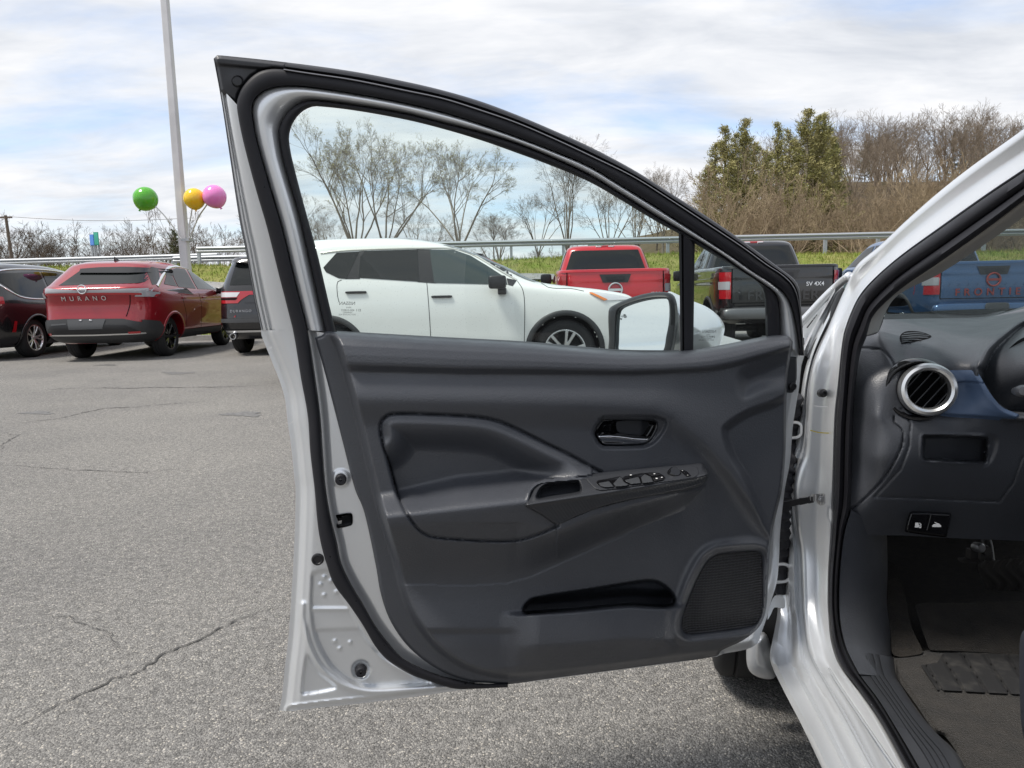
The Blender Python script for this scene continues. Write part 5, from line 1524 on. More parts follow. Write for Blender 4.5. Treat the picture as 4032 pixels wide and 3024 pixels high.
TOPY = [1306, 1307, 1335, 1350, 1381, 1385, 1377, 1355, 1329, 1318, 1326]
def panel_h(x, y):
    yt = np.interp(x, TOPX, TOPY)
    yc = np.interp(x, [1350, 1800, 2500, 2800, 2900, 3000, 3120], [1466, 1477, 1480, 1466, 1446, 1416, 1376])
    yb = np.interp(x, [1350, 1900, 2382, 2575, 2647, 2720, 2792, 2864, 2950, 3100], [1572, 1582, 1594, 1606, 1632, 1692, 1751, 1833, 1950, 2150])
    a = np.clip((y - yt) / (yc - yt), -0.2, 1)
    up = np.interp(a, [-0.2, 0, 0.06, 0.16, 0.32, 0.55, 0.72, 0.80, 0.93, 1.0], [8, 18, 30, 41, 50, 54, 55, 54.5, 46.5, 44])
    b = np.clip((y - yc) / np.maximum(yb - yc, 20), 0, 1)
    hi = np.where(y < yc, up, 44 + 13 * sm(-0.15, 1.0, b)**0.9)
    hi = np.where(y > yb, 57 - 11 * sm(0, 110, y - yb), hi)
    # insert: rolled lip, then hollow
    ins = inside(x, y, INSERT)
    q = dist(x, y, cr(INSERT_TOP, 5))
    hi = hi + np.where(ins, 8 * sm(0, 42, q) - 34 * sm(40, 150, q), 0)
    # arm-rest pad
    ys = np.interp(x, [1480, 1567, 1802, 1983, 2240], [1950, 1935, 1880, 1862, 1832])
    yf = np.interp(x, [1480, 1621, 1802, 2033, 2200, 2400], [2044, 2027, 2008, 1982, 1960, 1930])
    p = (y - ys) / (yf - ys)
    pad = sm(-0.12, 1.05, p)
    mid = np.where(x < 2330, hi * (1 - pad) + (90 - 7 * sm(0, 110, y - yf)) * pad, hi)
    Cy = np.interp(x, [1400, 1621, 2033, 2070, 2199, 2334, 2575, 2768, 2790], [2060, 2050, 2010, 2040, 2078, 2020, 1958, 1910, 1880])
    Uy = np.interp(x, [1400, 1850, 2000, 2090, 2160, 2240, 2334, 2479, 2600, 2696, 2790], [2300, 2306, 2296, 2272, 2240, 2204, 2163, 2098, 2050, 2004, 1895])
    low = 35 + 15 * sm(2290, 2560, y) * (1 - sm(2500, 2750, x) * 0.6)
    tt = np.clip((y - np.maximum(Cy, yf)) / np.maximum(Uy - np.maximum(Cy, yf), 8), 0, 1)
    amp = np.interp(x, [1400, 2600, 2740, 2792, 2800], [1, 1, 0.7, 0.1, 0])
    top_under = np.where(y < 2140, mid, 83.0)
    top_under = np.where(x > 2190, 90.0, top_under)
    top_under = np.where((x > 2190), 90.0, top_under)
    bulge = top_under * (1 - sm(0.02, 1.0, tt)) + 34 * sm(0.02, 1.0, tt)
    under = y > np.where(x < 2199, 2060, Cy - 16)
    h = np.where(under & (tt < 1) & (x < 2796), amp * bulge + (1 - amp) * mid, mid)
    base_low = np.where(x < 2796, low, np.interp(y, [1800, 2000, 2200, 2500], [46, 41, 37, 44]))
    right = sm(2660, 2788, x)
    h = np.where((y > Uy) & (x < 2796), low, h)
    rt = np.interp(y, [1830, 2000, 2200, 2420, 2600], [47, 40, 36, 46, 46])
    h = h * (1 - right * sm(0, 140, y - yb)) + rt * right * sm(0, 140, y - yb)
    h = h - 45 * sm(14, 30, sdf(x, y, ARM))
    # map pocket: proud lip, deep slot
    yl = np.interp(x, [2058, 2253, 2429, 2488, 2576, 2640, 2700], [2417, 2406, 2388, 2385, 2391, 2390, 2385])
    f = sm(1960, 2130, x) * (1 - sm(2610, 2730, x)) * sm(-14, 12, y - yl) * (1 - sm(120, 215, y - yl))
    h = h + 22 * f
    # front recess, hollow below the ledge, speaker surround
    h = h - 16 * sm(-4, 34, sdf(x, y, FRONTREC)) - 13 * sm(-10, 60, sdf(x, y, HOLLOW))
    g = sdf(x, y, GRILLE)
    h = h + 9 * np.exp(-((g + 30) / 20.0)**2) * sm(2620, 2700, x) - 5 * sm(-7, 1, g)
    # kick area turns under
    yk = np.interp(x, [1667, 1863, 2000, 2194, 2429, 2523, 2646, 2840, 2958], [2600, 2643, 2629, 2605, 2582, 2588, 2564, 2535, 2511])
    h = h - 24 * sm(-6, 60, y - yk) - 5 * sm(2470, 2500, y) * (1 - sm(1990, 2050, x))
    h = h - (58 + 40 * sm(0, 40, y - (yl - 75))) * sm(-3, 9, sdf(x, y, POCKET))
    # handle well and its chamfer
    h = h - 9 * sm(-6, 10, sdf(x, y, SURR)) - 26 * sm(-2, 6, sdf(x, y, HANDLE))
    # seam round the insert
    gl = np.minimum(dist(x, y, cr(INSERT_TOP, 5)), dist(x, y, cr(INSERT_BOT, 5)))
    h = h - 6.5 * np.exp(-(gl / 4.8)**2)
    # flange along the rear and lower edge
    st = cr(STEP, 5)
    stp = np.vstack([st, [(3400, 2560), (3400, 1200), (1296, 1200)]])
    m = sdf(x, y, stp)
    h = 13 + (1.28 * h - 13) * sm(-2, 30, m)
    e = sdf(x, y, PO_)
    low_edge = sm(0, 10, e)
    return 0.001 * (2 + (h - 2) * (0.25 + 0.75 * low_edge))
PO_ = np.vstack([cr(PANEL_OUT[:14], 4), cr(PANEL_OUT[14:], 4)])
V, Fc = relief(PO_, lambda x, y: DP(x, y, panel_h(x, y)), 4.2)
dpart('trim_panel', V, Fc, PANEL, sharp=80)

# ---- arm-rest cap with the switches
CUP = cr([(2112, 1953), (2131, 1919), (2170, 1901), (2262, 1889), (2280, 1898), (2290, 1930), (2280, 1942), (2133, 1965), (2116, 1963)], 5, True)
def arm_h(x, y):
    e = np.interp(x, [2069, 2382, 2575, 2720, 2768, 2790], [1989, 1941, 1910, 1885, 1872, 1866])
    bk = np.interp(x, [2066, 2102, 2141, 2368, 2720, 2763, 2786], [1960, 1900, 1886, 1861, 1828, 1825, 1850])
    t = (y - bk) / (e - bk)
    top = 58 + 38 * sm(-0.2, 1.05, t)
    fr = 96 - 5 * sm(0, 90, y - e)
    h = np.where(y > e, fr, top) + 2.5 * np.exp(-((y - e) / 9)**2)
    h = h - 30 * sm(-4, 10, sdf(x, y, CUP))
    d = sdf(x, y, ARM)
    return 0.001 * (1.28 * h - 10 * (1 - sm(0, 9, d)))
V, Fc = relief(ARM, lambda x, y: DP(x, y, arm_h(x, y)), 3.2)
dpart('armrest_cap', V, Fc, CARBON, sharp=80)
def on_arm(poly, lift, name, mat, step=2.2, crown=0.0):
    poly = np.asarray(poly, float)
    def hh(x, y):
        d = sdf(x, y, poly)
        return arm_h(x, y) + lift * sm(-0.5, 2.5, d) + crown * sm(0, 14, d)
    V, Fc = relief(poly, lambda x, y: DP(x, y, hh(x, y)), step)
    return dpart(name, V, Fc, mat, sharp=70)
SWP = cr([(2308, 1884), (2325, 1876), (2480, 1858), (2725, 1834), (2745, 1840), (2752, 1862), (2735, 1880), (2560, 1906), (2390, 1930), (2350, 1928), (2325, 1908)], 5, True)
on_arm(SWP, 0.003, 'switch_plate', PANEL2)
SWI = M('switch_plastic', (0.050, 0.053, 0.058), rough=0.35)
def sq(*pts):
    return [(2300 + a / 4.022, 1600 + b / 4.022) for a, b in pts]
for poly, mt, lf in (
        (sq((185, 1195), (215, 1165), (390, 1135), (560, 1100), (600, 1125), (740, 1245), (330, 1292), (250, 1272), (200, 1235)), GLOSSB, 0.0042),
        (sq((590, 1140), (640, 1100), (900, 1052), (1060, 1040), (1180, 1045), (1260, 1085), (1300, 1135), (1255, 1178), (1110, 1208), (740, 1242), (640, 1200)), GLOSSB, 0.0046),
        (sq((218, 1212), (395, 1180), (440, 1228), (485, 1280), (330, 1288), (255, 1266)), SWI, 0.0075),
        (sq((455, 1225), (562, 1112), (600, 1135), (640, 1200), (725, 1243), (660, 1266), (495, 1278)), SWI, 0.0100),
        (sq((630, 1165), (855, 1112), (880, 1140), (908, 1222), (745, 1238), (660, 1198)), SWI, 0.0080),
        (sq((895, 1125), (962, 1070), (1058, 1112), (1105, 1202), (922, 1224)), SWI, 0.0105),
        (sq((985, 1068), (1062, 1050), (1165, 1054), (1238, 1088), (1090, 1118)), BLACKP, 0.0070),
        (sq((1072, 1138), (1228, 1104), (1282, 1140), (1245, 1172), (1112, 1198)), BLACKP, 0.0070),
        (sq((1495, 1010), (1570, 1000), (1640, 1025), (1705, 1105), (1620, 1115)), GLOSSB, 0.0060),
        (sq((1560, 1045), (1645, 1030), (1655, 1042), (1572, 1058)), SATIN, 0.0085)):
    on_arm(np.array(poly), lf, 'window_switch', mt, 1.5)
c0 = DP(2654, 1865, 0.104)
mb = MB().lathe([(0.0001, 0.008), (0.0085, 0.008), (0.0105, 0.006), (0.0118, 0.0), (0.0118, -0.01)], c0, (D_N[0] * 0.7, D_N[1] * 0.7, 0.72), 28)
dpart('mirror_knob', np.concatenate(mb.v), [np.concatenate(mb.f[4])], GLOSSB, sharp=40)
for px, py, w in ((2577, 1866, 6), (2586, 1884, 7), (2606, 1880, 6), (2484, 1871, 6), (2647, 1858, 4), (2665, 1860, 4), (2660, 1868, 3), (2641, 1862, 3), (2687, 1853, 4), (2708, 1871, 4)):
    w *= 1.5
    q = [(px - w / 2, py - w / 3), (px + w / 2, py - w / 3), (px + w / 2, py + w / 3), (px - w / 2, py + w / 3)]
    on_arm(q, 0.0125, 'switch_symbol', WHITEPRINT, 1.2)

# ---- inner door handle
V, Fc = relief(HANDLE, lambda x, y: DP(x, y, 0.001 * (26 - 8 * sm(0, 25, sdf(x, y, HANDLE)) + 9 * (1 - sm(2400, 2440, x)))), 3.0)
dpart('handle_cup', V, Fc, GLOSSB)
LEV = cr([(2350, 1707), (2365, 1703), (2400, 1704), (2440, 1707), (2500, 1715), (2562, 1718), (2560, 1724), (2548, 1738), (2534, 1747), (2510, 1750), (2385, 1750), (2368, 1742)], 4, True)
def lev_h(x, y):
    yt = np.interp(x, [2350, 2400, 2440, 2500, 2562], [1706, 1704, 1707, 1715, 1718])
    t = np.clip((y - yt) / 36.0, 0, 1)
    return 0.001 * (42 + 9 * np.sin(np.clip(t * 2.2, 0, 1) * math.pi / 2) - 7 * sm(0.4, 1.0, t) - 3 * (1 - sm(0, 4, sdf(x, y, LEV))))
V, Fc = relief(LEV, lambda x, y: DP(x, y, lev_h(x, y)), 2.2)
dpart('handle_lever', V, Fc, CHROME)
V, Fc = relief(cr([(2430, 1660), (2540, 1658), (2556, 1668), (2545, 1690), (2528, 1712), (2500, 1712), (2440, 1704), (2428, 1690)], 4, True), lambda x, y: DP(x, y, 0.032 - 0.008 * sm(2520, 2556, x)), 3.0)
dpart('handle_backplate', V, Fc, PANEL2)

# ---- speaker grille, edge hardware
def grille_mat():
    m = M('speaker_mesh', (0.020, 0.021, 0.024), rough=0.55)
    t = m.node_tree
    b = t.nodes['Principled BSDF']
    tc = t.nodes.new('ShaderNodeTexCoord')
    mp = t.nodes.new('ShaderNodeMapping')
    mp.inputs['Rotation'].default_value = (math.pi / 2, 0, 0)
    t.links.new(tc.outputs['Object'], mp.inputs[0])
    s = t.nodes.new('ShaderNodeSeparateXYZ')
    t.links.new(tc.outputs['Object'], s.inputs[0])
    def mth(op, a, c):
        n = t.nodes.new('ShaderNodeMath'); n.operation = op
        for i, v in enumerate((a, c)):
            if isinstance(v, (int, float)):
                n.inputs[i].default_value = v
            else:
                t.links.new(v, n.inputs[i])
        return n.outputs[0]
    k = 2 * math.pi / 0.0058
    a = mth('SINE', mth('MULTIPLY', mth('ADD', s.outputs[0], mth('MULTIPLY', s.outputs[2], 0.577)), k), 0)
    c = mth('SINE', mth('MULTIPLY', mth('SUBTRACT', s.outputs[0], mth('MULTIPLY', s.outputs[2], 0.577)), k), 0)
    h = mth('MULTIPLY', a, c)
    r = t.nodes.new('ShaderNodeValToRGB')
    r.color_ramp.elements[0].position = 0.45; r.color_ramp.elements[0].color = (0.004, 0.004, 0.005, 1)
    r.color_ramp.elements[1].position = 0.75; r.color_ramp.elements[1].color = (0.045, 0.046, 0.052, 1)
    t.links.new(mth('ADD', mth('MULTIPLY', h, 0.5), 0.5), r.inputs[0])
    t.links.new(r.outputs[0], b.inputs['Base Color'])
    bp = t.nodes.new('ShaderNodeBump')
    bp.inputs['Strength'].default_value = 0.7
    bp.inputs['Distance'].default_value = 0.002
    t.links.new(h, bp.inputs['Height'])
    t.links.new(bp.outputs[0], b.inputs['Normal'])
    return m
GR_ = grille_mat()
V, Fc = relief(GRILLE, lambda x, y: DP(x, y, panel_h(x, y) + 0.0035 + 0.002 * sm(0, 60, sdf(x, y, GRILLE))), 6.0)
dpart('speaker_grille', V, Fc, GR_)
def disc(px, py, n, r, prof, name, mat, tilt=(0, 0, 0), parent=None):
    ax = D_N + np.asarray(tilt, float)
    m_ = MB().lathe([(max(a * r, 1e-5), b) for a, b in prof], DP(px, py, n), ax, 24)
    return add(name, m_.mesh(name, True, 40), mat, parent or door)
BUMPER = [(0.22, 0.004), (0.25, 0.011), (0.8, 0.011), (1.0, 0.009), (1.0, 0.0), (1.12, -0.002)]
disc(1342, 1885, 0.003, 0.0095, BUMPER, 'rubber_bumper', RUBBER)
disc(1421, 2638, -0.008, 0.0095, BUMPER, 'rubber_bumper', RUBBER)
disc(1251, 2202, 0.0, 0.010, [(0, 0.002), (0.6, 0.002), (0.75, 0.0035), (1.0, 0.003), (1.08, 0)], 'hole_plug', BLACKP)
disc(936, 321, -0.0015, 0.0075, [(0, 0.003), (0.8, 0.0027), (1, 0.001), (1, -0.003)], 'push_clip', BLACKP)
LATCH = cr([(1322, 2030), (1332, 2026), (1376, 2020), (1386, 2024), (1389, 2040), (1388, 2062), (1380, 2070), (1330, 2080), (1324, 2072), (1330, 2050)], 3, True)
V, Fc = relief(LATCH, lambda x, y: DP(x, y, 0.0025 - 0.032 * sm(0, 6, sdf(x, y, LATCH))), 2.5)
dpart('latch_opening', V, Fc, GLOSSB)
V, Fc = relief([(1332, 2052), (1346, 2049), (1344, 2062), (1330, 2065)], lambda x, y: DP(x, y, -0.012), 3)
dpart('latch_claw', V, Fc, STEEL)
COVER = cr([(3100, 1408), (3133, 1405), (3137, 1412), (3137, 1490), (3134, 1502), (3130, 1530), (3120, 1546), (3092, 1540), (3094, 1470)], 3, True)
V, Fc = relief(COVER, lambda x, y: DP(x, y, 0.004 + 0.004 * sm(0, 6, sdf(x, y, COVER))), 3)
dpart('hinge_side_cover', V, Fc, PANEL2)
disc(3116, 1521, 0.008, 0.0075, [(0.0, 0.005), (0.6, 0.005), (0.7, 0.007), (1, 0.006), (1, 0)], 'trim_screw', BLACKP)
for k, (px, py) in enumerate([(1203, 1412), (1231, 1601), (1248, 1801), (1268, 2008), (1302, 2191), (1400, 2367), (1511, 2541), (1646, 2648), (1832, 2692), (1039, 735)]):
    disc(px, py, 0.0135, 0.0018, [(0, 0.0012), (1, 0.001), (1.2, 0)], 'seal_pin_hole', DARK)
# thin chips of primer-white clips on the edge flange
for q in ([(1057, 1371), (1072, 1362), (1070, 1371), (1056, 1376)], [(1138, 1668), (1157, 1655), (1154, 1663), (1140, 1671)]):
    V, Fc = relief(q, lambda x, y: DP(x, y, 0.002), 3)
    dpart('edge_clip', V, Fc, WHITEPRINT)

# ---- outside mirror, carried by the door's outer skin
MG = cr([(2437, 1222), (2464, 1203), (2541, 1180), (2612, 1174), (2631, 1182), (2635, 1251), (2625, 1314), (2600, 1392), (2430, 1385), (2427, 1340), (2429, 1280)], 5, True)
MO = cr([(2396, 1225), (2408, 1206), (2493, 1169), (2565, 1152), (2628, 1151), (2656, 1167), (2669, 1227), (2667, 1299), (2655, 1372), (2640, 1405), (2405, 1400), (2398, 1330)], 5, True)
def m_y(x, y, o=0.0):
    return at_y(x, y, 1.50 - 0.0003 * (x - 2530) - 0.00007 * (y - 1260) + o)
V, Fc = strip(np.vstack([MG, MG[:1]]), np.vstack([MO, MO[:1]]), [(0, 0.004), (0.03, -0.006), (0.25, -0.010), (0.7, -0.006), (1, 0.012), (1, 0.05)], lambda x, y, o: m_y(x, y, o), 90, curve=False)
dpart('mirror_bezel', V, Fc, BLACKP, sharp=60)
V, Fc = relief(MG, lambda x, y: m_y(x, y, 0.003), 12.0)
dpart('mirror_glass', V, Fc, MIRROR)
CAP = cr([(2628, 1151), (2680, 1165), (2729, 1186), (2782, 1208), (2826, 1241), (2850, 1275), (2853, 1299), (2840, 1345), (2815, 1392), (2640, 1410), (2600, 1300)], 5, True)
V, Fc = relief(CAP, lambda x, y: at_y(x, y, 1.585 - 0.085 * np.sqrt(np.clip(sdf(x, y, CAP) / 95.0, 0, 1))), 5.0)
dpart('mirror_cap', V, Fc, SILVER)
me = text_mesh('mirror_symbol', '•°8', 1.0)
move_mesh(me, lambda v: m_y(2452 + v[:, 0] * 18 - v[:, 1] * 10, 1250 - v[:, 1] * 18 - v[:, 0] * 14, 0.0))
me.materials.append(DARKPRINT)
add('mirror_symbol', me, None, door)

SCUFF = M('scuffed_plastic', (0.10, 0.10, 0.105), rough=0.7)
for pts in ([(2585, 2545), (2600, 2525), (2614, 2505)], [(2548, 2530), (2572, 2510)], [(2770, 2540), (2795, 2522)], [(2560, 2562), (2590, 2552)]):
    q = resample(np.array(pts, float), 8)
    lo = q + [2.5, 4.0]
    V, Fc = strip(q, lo, [(0, 0), (1, 0)], lambda x, y, o: DP(x, y, panel_h(x, y) + 0.0008), 8, curve=False)
    dpart('scuff_mark', V, Fc, SCUFF)

# ------------------------------------------------------------------ body side, pillar, sill
def ymap(x, y, d):
    return at_y(x, y, d)
def cpart(name, V, faces, mat, smooth=True, sharp=None, label=None, parent=None):
    return add(name, mkmesh(name, V, faces, smooth, sharp), mat, parent or car, label=label)
P0 = [(4140, 420, 0.93), (4032, 507, 0.99), (3830, 652, 1.11), (3701, 753, 1.19), (3571, 866, 1.27), (3461, 970, 1.34), (3377, 1041, 1.39), (3338, 1110, 1.43), (3256, 1297, 1.46), (3204, 1424, 1.46), (3184, 1530, 1.46), (3175, 1673, 1.46), (3165, 1781, 1.46), (3140, 1853, 1.46), (3125, 1914, 1.46), (3122, 1974, 1.46), (3131, 2071, 1.46), (3148, 2155, 1.45), (3155, 2286, 1.42), (3159, 2388, 1.39), (3165, 2451, 1.36), (3176, 2535, 1.31), (3195, 2599, 1.27), (3237, 2674, 1.21), (3328, 2833, 1.10), (3430, 3024, 0.99), (3500, 3160, 0.92)]
P1 = [(4140, 606, 0.92), (4032, 678, 0.98), (3895, 769, 1.05), (3701, 905, 1.16), (3539, 1021, 1.26), (3442, 1106, 1.33), (3383, 1177, 1.37), (3344, 1261, 1.38), (3322, 1339, 1.38), (3306, 1522, 1.38), (3294, 1642, 1.38), (3288, 1823, 1.38), (3282, 2093, 1.38), (3270, 2247, 1.37), (3267, 2370, 1.34), (3270, 2432, 1.32), (3279, 2525, 1.28), (3310, 2617, 1.22), (3378, 2710, 1.16), (3464, 2833, 1.09), (3569, 3024, 0.99), (3645, 3160, 0.92)]
P2 = [(4140, 710, 0.91), (4032, 788, 0.97), (3895, 892, 1.04), (3701, 1031, 1.15), (3571, 1119, 1.24), (3493, 1183, 1.30), (3435, 1248, 1.34), (3412, 1319, 1.35), (3388, 1380, 1.36), (3374, 1460, 1.36), (3361, 1582, 1.36), (3354, 1763, 1.36), (3346, 2004, 1.36), (3318, 2102, 1.36), (3301, 2247, 1.35), (3297, 2370, 1.33), (3304, 2463, 1.30), (3328, 2556, 1.26), (3378, 2654, 1.19), (3452, 2753, 1.13), (3520, 2864, 1.07), (3612, 3024, 0.99), (3690, 3160, 0.92)]
P3 = [(4140, 775, 1.00), (4032, 853, 1.05), (3895, 950, 1.13), (3701, 1077, 1.26), (3571, 1140, 1.35), (3520, 1177, 1.40), (3484, 1235, 1.44), (3458, 1306, 1.46)]
G_ = [(3290, 1130, 1.50), (3200, 1290, 1.55), (3150, 1400, 1.56), (3120, 1550, 1.57), (3085, 1800, 1.57), (3062, 2000, 1.57), (3056, 2150, 1.56), (3052, 2300, 1.54), (3062, 2400, 1.52), (3050, 2480, 1.47), (3036, 2550, 1.42), (3032, 2599, 1.375), (3081, 2710, 1.265), (3155, 2852, 1.145), (3236, 3024, 1.035), (3296, 3160, 0.965)]
def densify(A, n=180):
    return resample(cr(A, 8), n)
# pillar: two rolled edges with a shallow hollow between
V, Fc = strip(densify(P0), densify(P1), [(0, 0.022), (0.03, 0.006), (0.10, -0.004), (0.22, -0.001), (0.45, 0.009), (0.62, 0.010), (0.80, -0.002), (0.92, -0.004), (1.0, 0.004), (1.0, 0.02)], ymap, 180, curve=False)
cpart('door_pillar', V, Fc, SILVER, sharp=80)
# outward face of the hinge pillar running down into the sill
V, Fc = strip(cr(G_, 8), cr(P0[8:], 8), [(0, 0.06), (0, 0.0), (0.12, -0.006), (0.35, 0.022), (0.45, 0.026), (0.55, 0.004), (0.72, 0.008), (0.82, 0.026), (0.9, 0.028), (1.0, 0.018)], ymap, 140, curve=False)
cpart('hinge_pillar', V, Fc, SILVER, sharp=60)
hl = [(3258, 2632, 1.225), (3300, 2700, 1.18), (3400, 2848, 1.085), (3520, 3024, 0.985), (3600, 3140, 0.93)]
hr = [(q[0] + 10, q[1] - 4, q[2]) for q in hl]
V, Fc = strip(hl, hr, [(0, -0.001), (0.3, -0.008), (0.7, -0.008), (1, -0.001)], ymap, 50)
cpart('sill_rib', V, Fc, SILVER)
# cabin seal: two round beads
V, Fc = strip(densify(P1), densify(P2), [(-0.03, 0.01), (0.0, -0.010), (0.08, -0.020), (0.3, -0.025), (0.5, -0.016), (0.55, -0.008), (0.60, -0.016), (0.8, -0.024), (0.95, -0.016), (1.03, 0.012)], ymap, 180, curve=False)
cpart('opening_seal', V, Fc, RUBBER, sharp=70)
V, Fc = strip(cr(P2[:8], 8), cr(P3, 8), [(0, 0.004), (0.15, -0.010), (0.5, -0.008), (0.85, 0.0), (1, 0.012), (1, 0.05)], ymap, 90, curve=False)
cpart('pillar_trim', V, Fc, BEIGE)
# cowl side: fender tip, grey corner, black filler strip, chrome-bright drip channel
FEN = [(3160, 1262), (3245, 1176), (3318, 1106), (3322, 1128), (3300, 1150), (3180, 1400), (3172, 1400)]
V, Fc = relief(FEN, lambda x, y: at_y(x, y, 1.56 + 0.0003 * (3250 - x)), 6)
cpart('fender_corner', V, Fc, SILVER)
mb = MB()
q = cr([(3345, 1085, 1.45), (3300, 1122, 1.50), (3240, 1180, 1.53), (3195, 1228, 1.55), (3150, 1275, 1.57)], 6)
mb.tube(at_y(q[:, 0], q[:, 1], q[:, 2]), 0.0085, 10)
cpart('drip_channel', np.concatenate(mb.v), [np.concatenate(f) for f in mb.f.values()], SILVER)
FIL_A = [(3316, 1132, 1.455), (3292, 1160, 1.475), (3240, 1275, 1.50), (3176, 1405, 1.525)]
FIL_B = [(3337, 1142, 1.445), (3318, 1185, 1.455), (3262, 1297, 1.475), (3198, 1424, 1.50)]
V, Fc = strip(FIL_A, FIL_B, [(-0.02, 0.02), (0.1, 0.0), (0.5, -0.004), (0.9, 0.0), (1, 0.01)], ymap, 40)
cpart('filler_strip', V, Fc, BLACKP)
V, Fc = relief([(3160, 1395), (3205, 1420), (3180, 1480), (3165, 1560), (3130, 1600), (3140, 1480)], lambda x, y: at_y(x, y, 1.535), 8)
cpart('gap_shade_patch', V, Fc, DARK)  # near-black patch standing in for the shade in the upper gap
V, Fc = relief([(3175, 1290), (3180, 1292), (3218, 1240), (3216, 1238)], lambda x, y: at_y(x, y, 1.548), 3)
cpart('shut_line', V, Fc, DARK)
# near-black sheet that paints in the shade of the gap behind the door edge
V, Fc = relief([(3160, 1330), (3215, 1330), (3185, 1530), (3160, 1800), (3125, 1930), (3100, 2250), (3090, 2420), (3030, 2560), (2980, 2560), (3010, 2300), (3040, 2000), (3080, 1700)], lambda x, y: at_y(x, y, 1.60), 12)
cpart('gap_shade_sheet', V, Fc, DARK)

def bracket(pts, y, r, name, mat):
    q = cr(pts, 4)
    m_ = MB().tube(at_y(q[:, 0], q[:, 1], np.full(len(q), y)), r, 8)
    return add(name, m_.mesh(name, True, 40), mat, car)
# two hinges: flat steel loops
for cx, cy, s in ((3128, 1694, 1.0), (3080, 2257, 1.15)):
    hb = MB()
    loop = [(cx - 34 * s, cy - 34 * s), (cx + 14 * s, cy - 36 * s), (cx + 32 * s, cy - 24 * s), (cx + 34 * s, cy), (cx + 32 * s, cy + 20 * s), (cx + 14 * s, cy + 34 * s), (cx - 34 * s, cy + 38 * s)]
    q = resample(cr(loop, 4), 30)
    c = q - np.array([cx, cy])
    inn = np.array([cx, cy]) + c * np.array([0.62, 0.66])
    V, Fc = strip(np.c_[q, np.full(30, 1.50)], np.c_[inn, np.full(30, 1.50)], [(0, 0.03), (0, 0.0), (0.2, -0.006), (0.8, -0.006), (1, 0.0), (1, 0.02)], ymap, 30, curve=False)
    cpart('hinge', V, Fc, SILVER, sharp=40)
V, Fc = relief(cr([(3052, 2345), (3085, 2352), (3090, 2360), (3088, 2395), (3050, 2392), (3035, 2420), (3022, 2440), (3030, 2390)], 3, True), lambda x, y: at_y(x, y, 1.46), 4)
cpart('hinge_brace', V, Fc, SILVER)
bt = cr([(3130, 1560, 1.50), (3118, 1700, 1.53), (3098, 1850, 1.50), (3085, 1960, 1.47), (3080, 2060, 1.47), (3078, 2170, 1.52), (3070, 2330, 1.52)], 12)
add('wiring_boot', MB().tube(at_y(bt[:, 0], bt[:, 1], bt[:, 2]), 0.016 + 0.003 * np.sin(np.arange(len(bt)) * 1.6), 10).mesh('wiring_boot'), RUBBER, car)
# door check strap with its bracket
st = MB()
q = at_y([3080, 3110, 3150, 3185, 3205], [1990, 1984, 1976, 1970, 1967], [1.40, 1.40, 1.398, 1.396, 1.394])
for i in range(4):
    a, b = q[i], q[i + 1]
    st.raw(np.array([a + [0, 0, 0.007], a - [0, 0, 0.007], b - [0, 0, 0.006], b + [0, 0, 0.006], a + [0, 0.004, 0.007], a + [0, 0.004, -0.007], b + [0, 0.004, -0.006], b + [0, 0.004, 0.006]]),
           [[[0, 1, 2, 3], [4, 7, 6, 5], [0, 3, 7, 4], [1, 5, 6, 2]]])
add('check_strap', st.mesh('check_strap', False), BLACKP, car)
V, Fc = relief(cr([(3190, 1950), (3215, 1945), (3245, 1944), (3250, 1960), (3248, 1985), (3228, 1990), (3212, 1975), (3192, 1972)], 3, True), lambda x, y: at_y(x, y, 1.392 - 0.004 * np.sin(x * 0.2)), 3)
cpart('strap_bracket', V, Fc, STEEL)
def ydisc(px, py, Y, r, prof, name, mat, axis=(0, -1, 0.1), sides=24, parent=None):
    m_ = MB().lathe([(max(a * r, 1e-5), b) for a, b in prof], at_y(px, py, Y), axis, sides)
    return add(name, m_.mesh(name, True, 40), mat, parent or car)
ydisc(3232, 1966, 1.388, 0.007, [(0, 0.005), (0.5, 0.005), (0.55, 0.003), (0.9, 0.003), (1, 0.0)], 'bracket_bolt', STEEL, sides=6)
ydisc(3241, 1548, 1.415, 0.0085, [(0, 0.003), (0.35, 0.003), (0.4, 0.008), (0.55, 0.008), (0.6, 0.003), (1, 0.001), (1.0, -0.01)], 'pillar_screw', BLACKP)
YEL = M('yellow_paint_pen', (0.62, 0.50, 0.05), rough=0.6)
for pts, mt in (([(3190, 1692, 1.4), (3220, 1700, 1.4), (3250, 1703, 1.4), (3280, 1703, 1.4)], YEL), ([(3203, 1596, 1.4), (3235, 1599, 1.4), (3260, 1600, 1.4)], WHITEPRINT), ([(3108, 2330, 1.46), (3106, 2370, 1.455), (3103, 2410, 1.45)], WHITEPRINT)):
    lo = [(a + (3 if abs(pts[0][0] - pts[-1][0]) < 20 else 0), b + 4, c) for a, b, c in pts]
    V, Fc = strip(pts, lo, [(0, 0.0), (1, 0.0)], ymap, 20)
    cpart('paint_mark', V, Fc, mt)
# fender foot, front tyre seen below the door
FF = cr([(2950, 2505), (3010, 2490), (3040, 2560), (3060, 2640), (3045, 2672), (2990, 2668), (2950, 2640), (2938, 2580)], 4, True)
V, Fc = relief(FF, lambda x, y: at_y(x, y, 1.53 - 0.03 * np.sqrt(np.clip(sdf(x, y, FF) / 40, 0, 1))), 6)
cpart('fender_foot', V, Fc, SILVER)
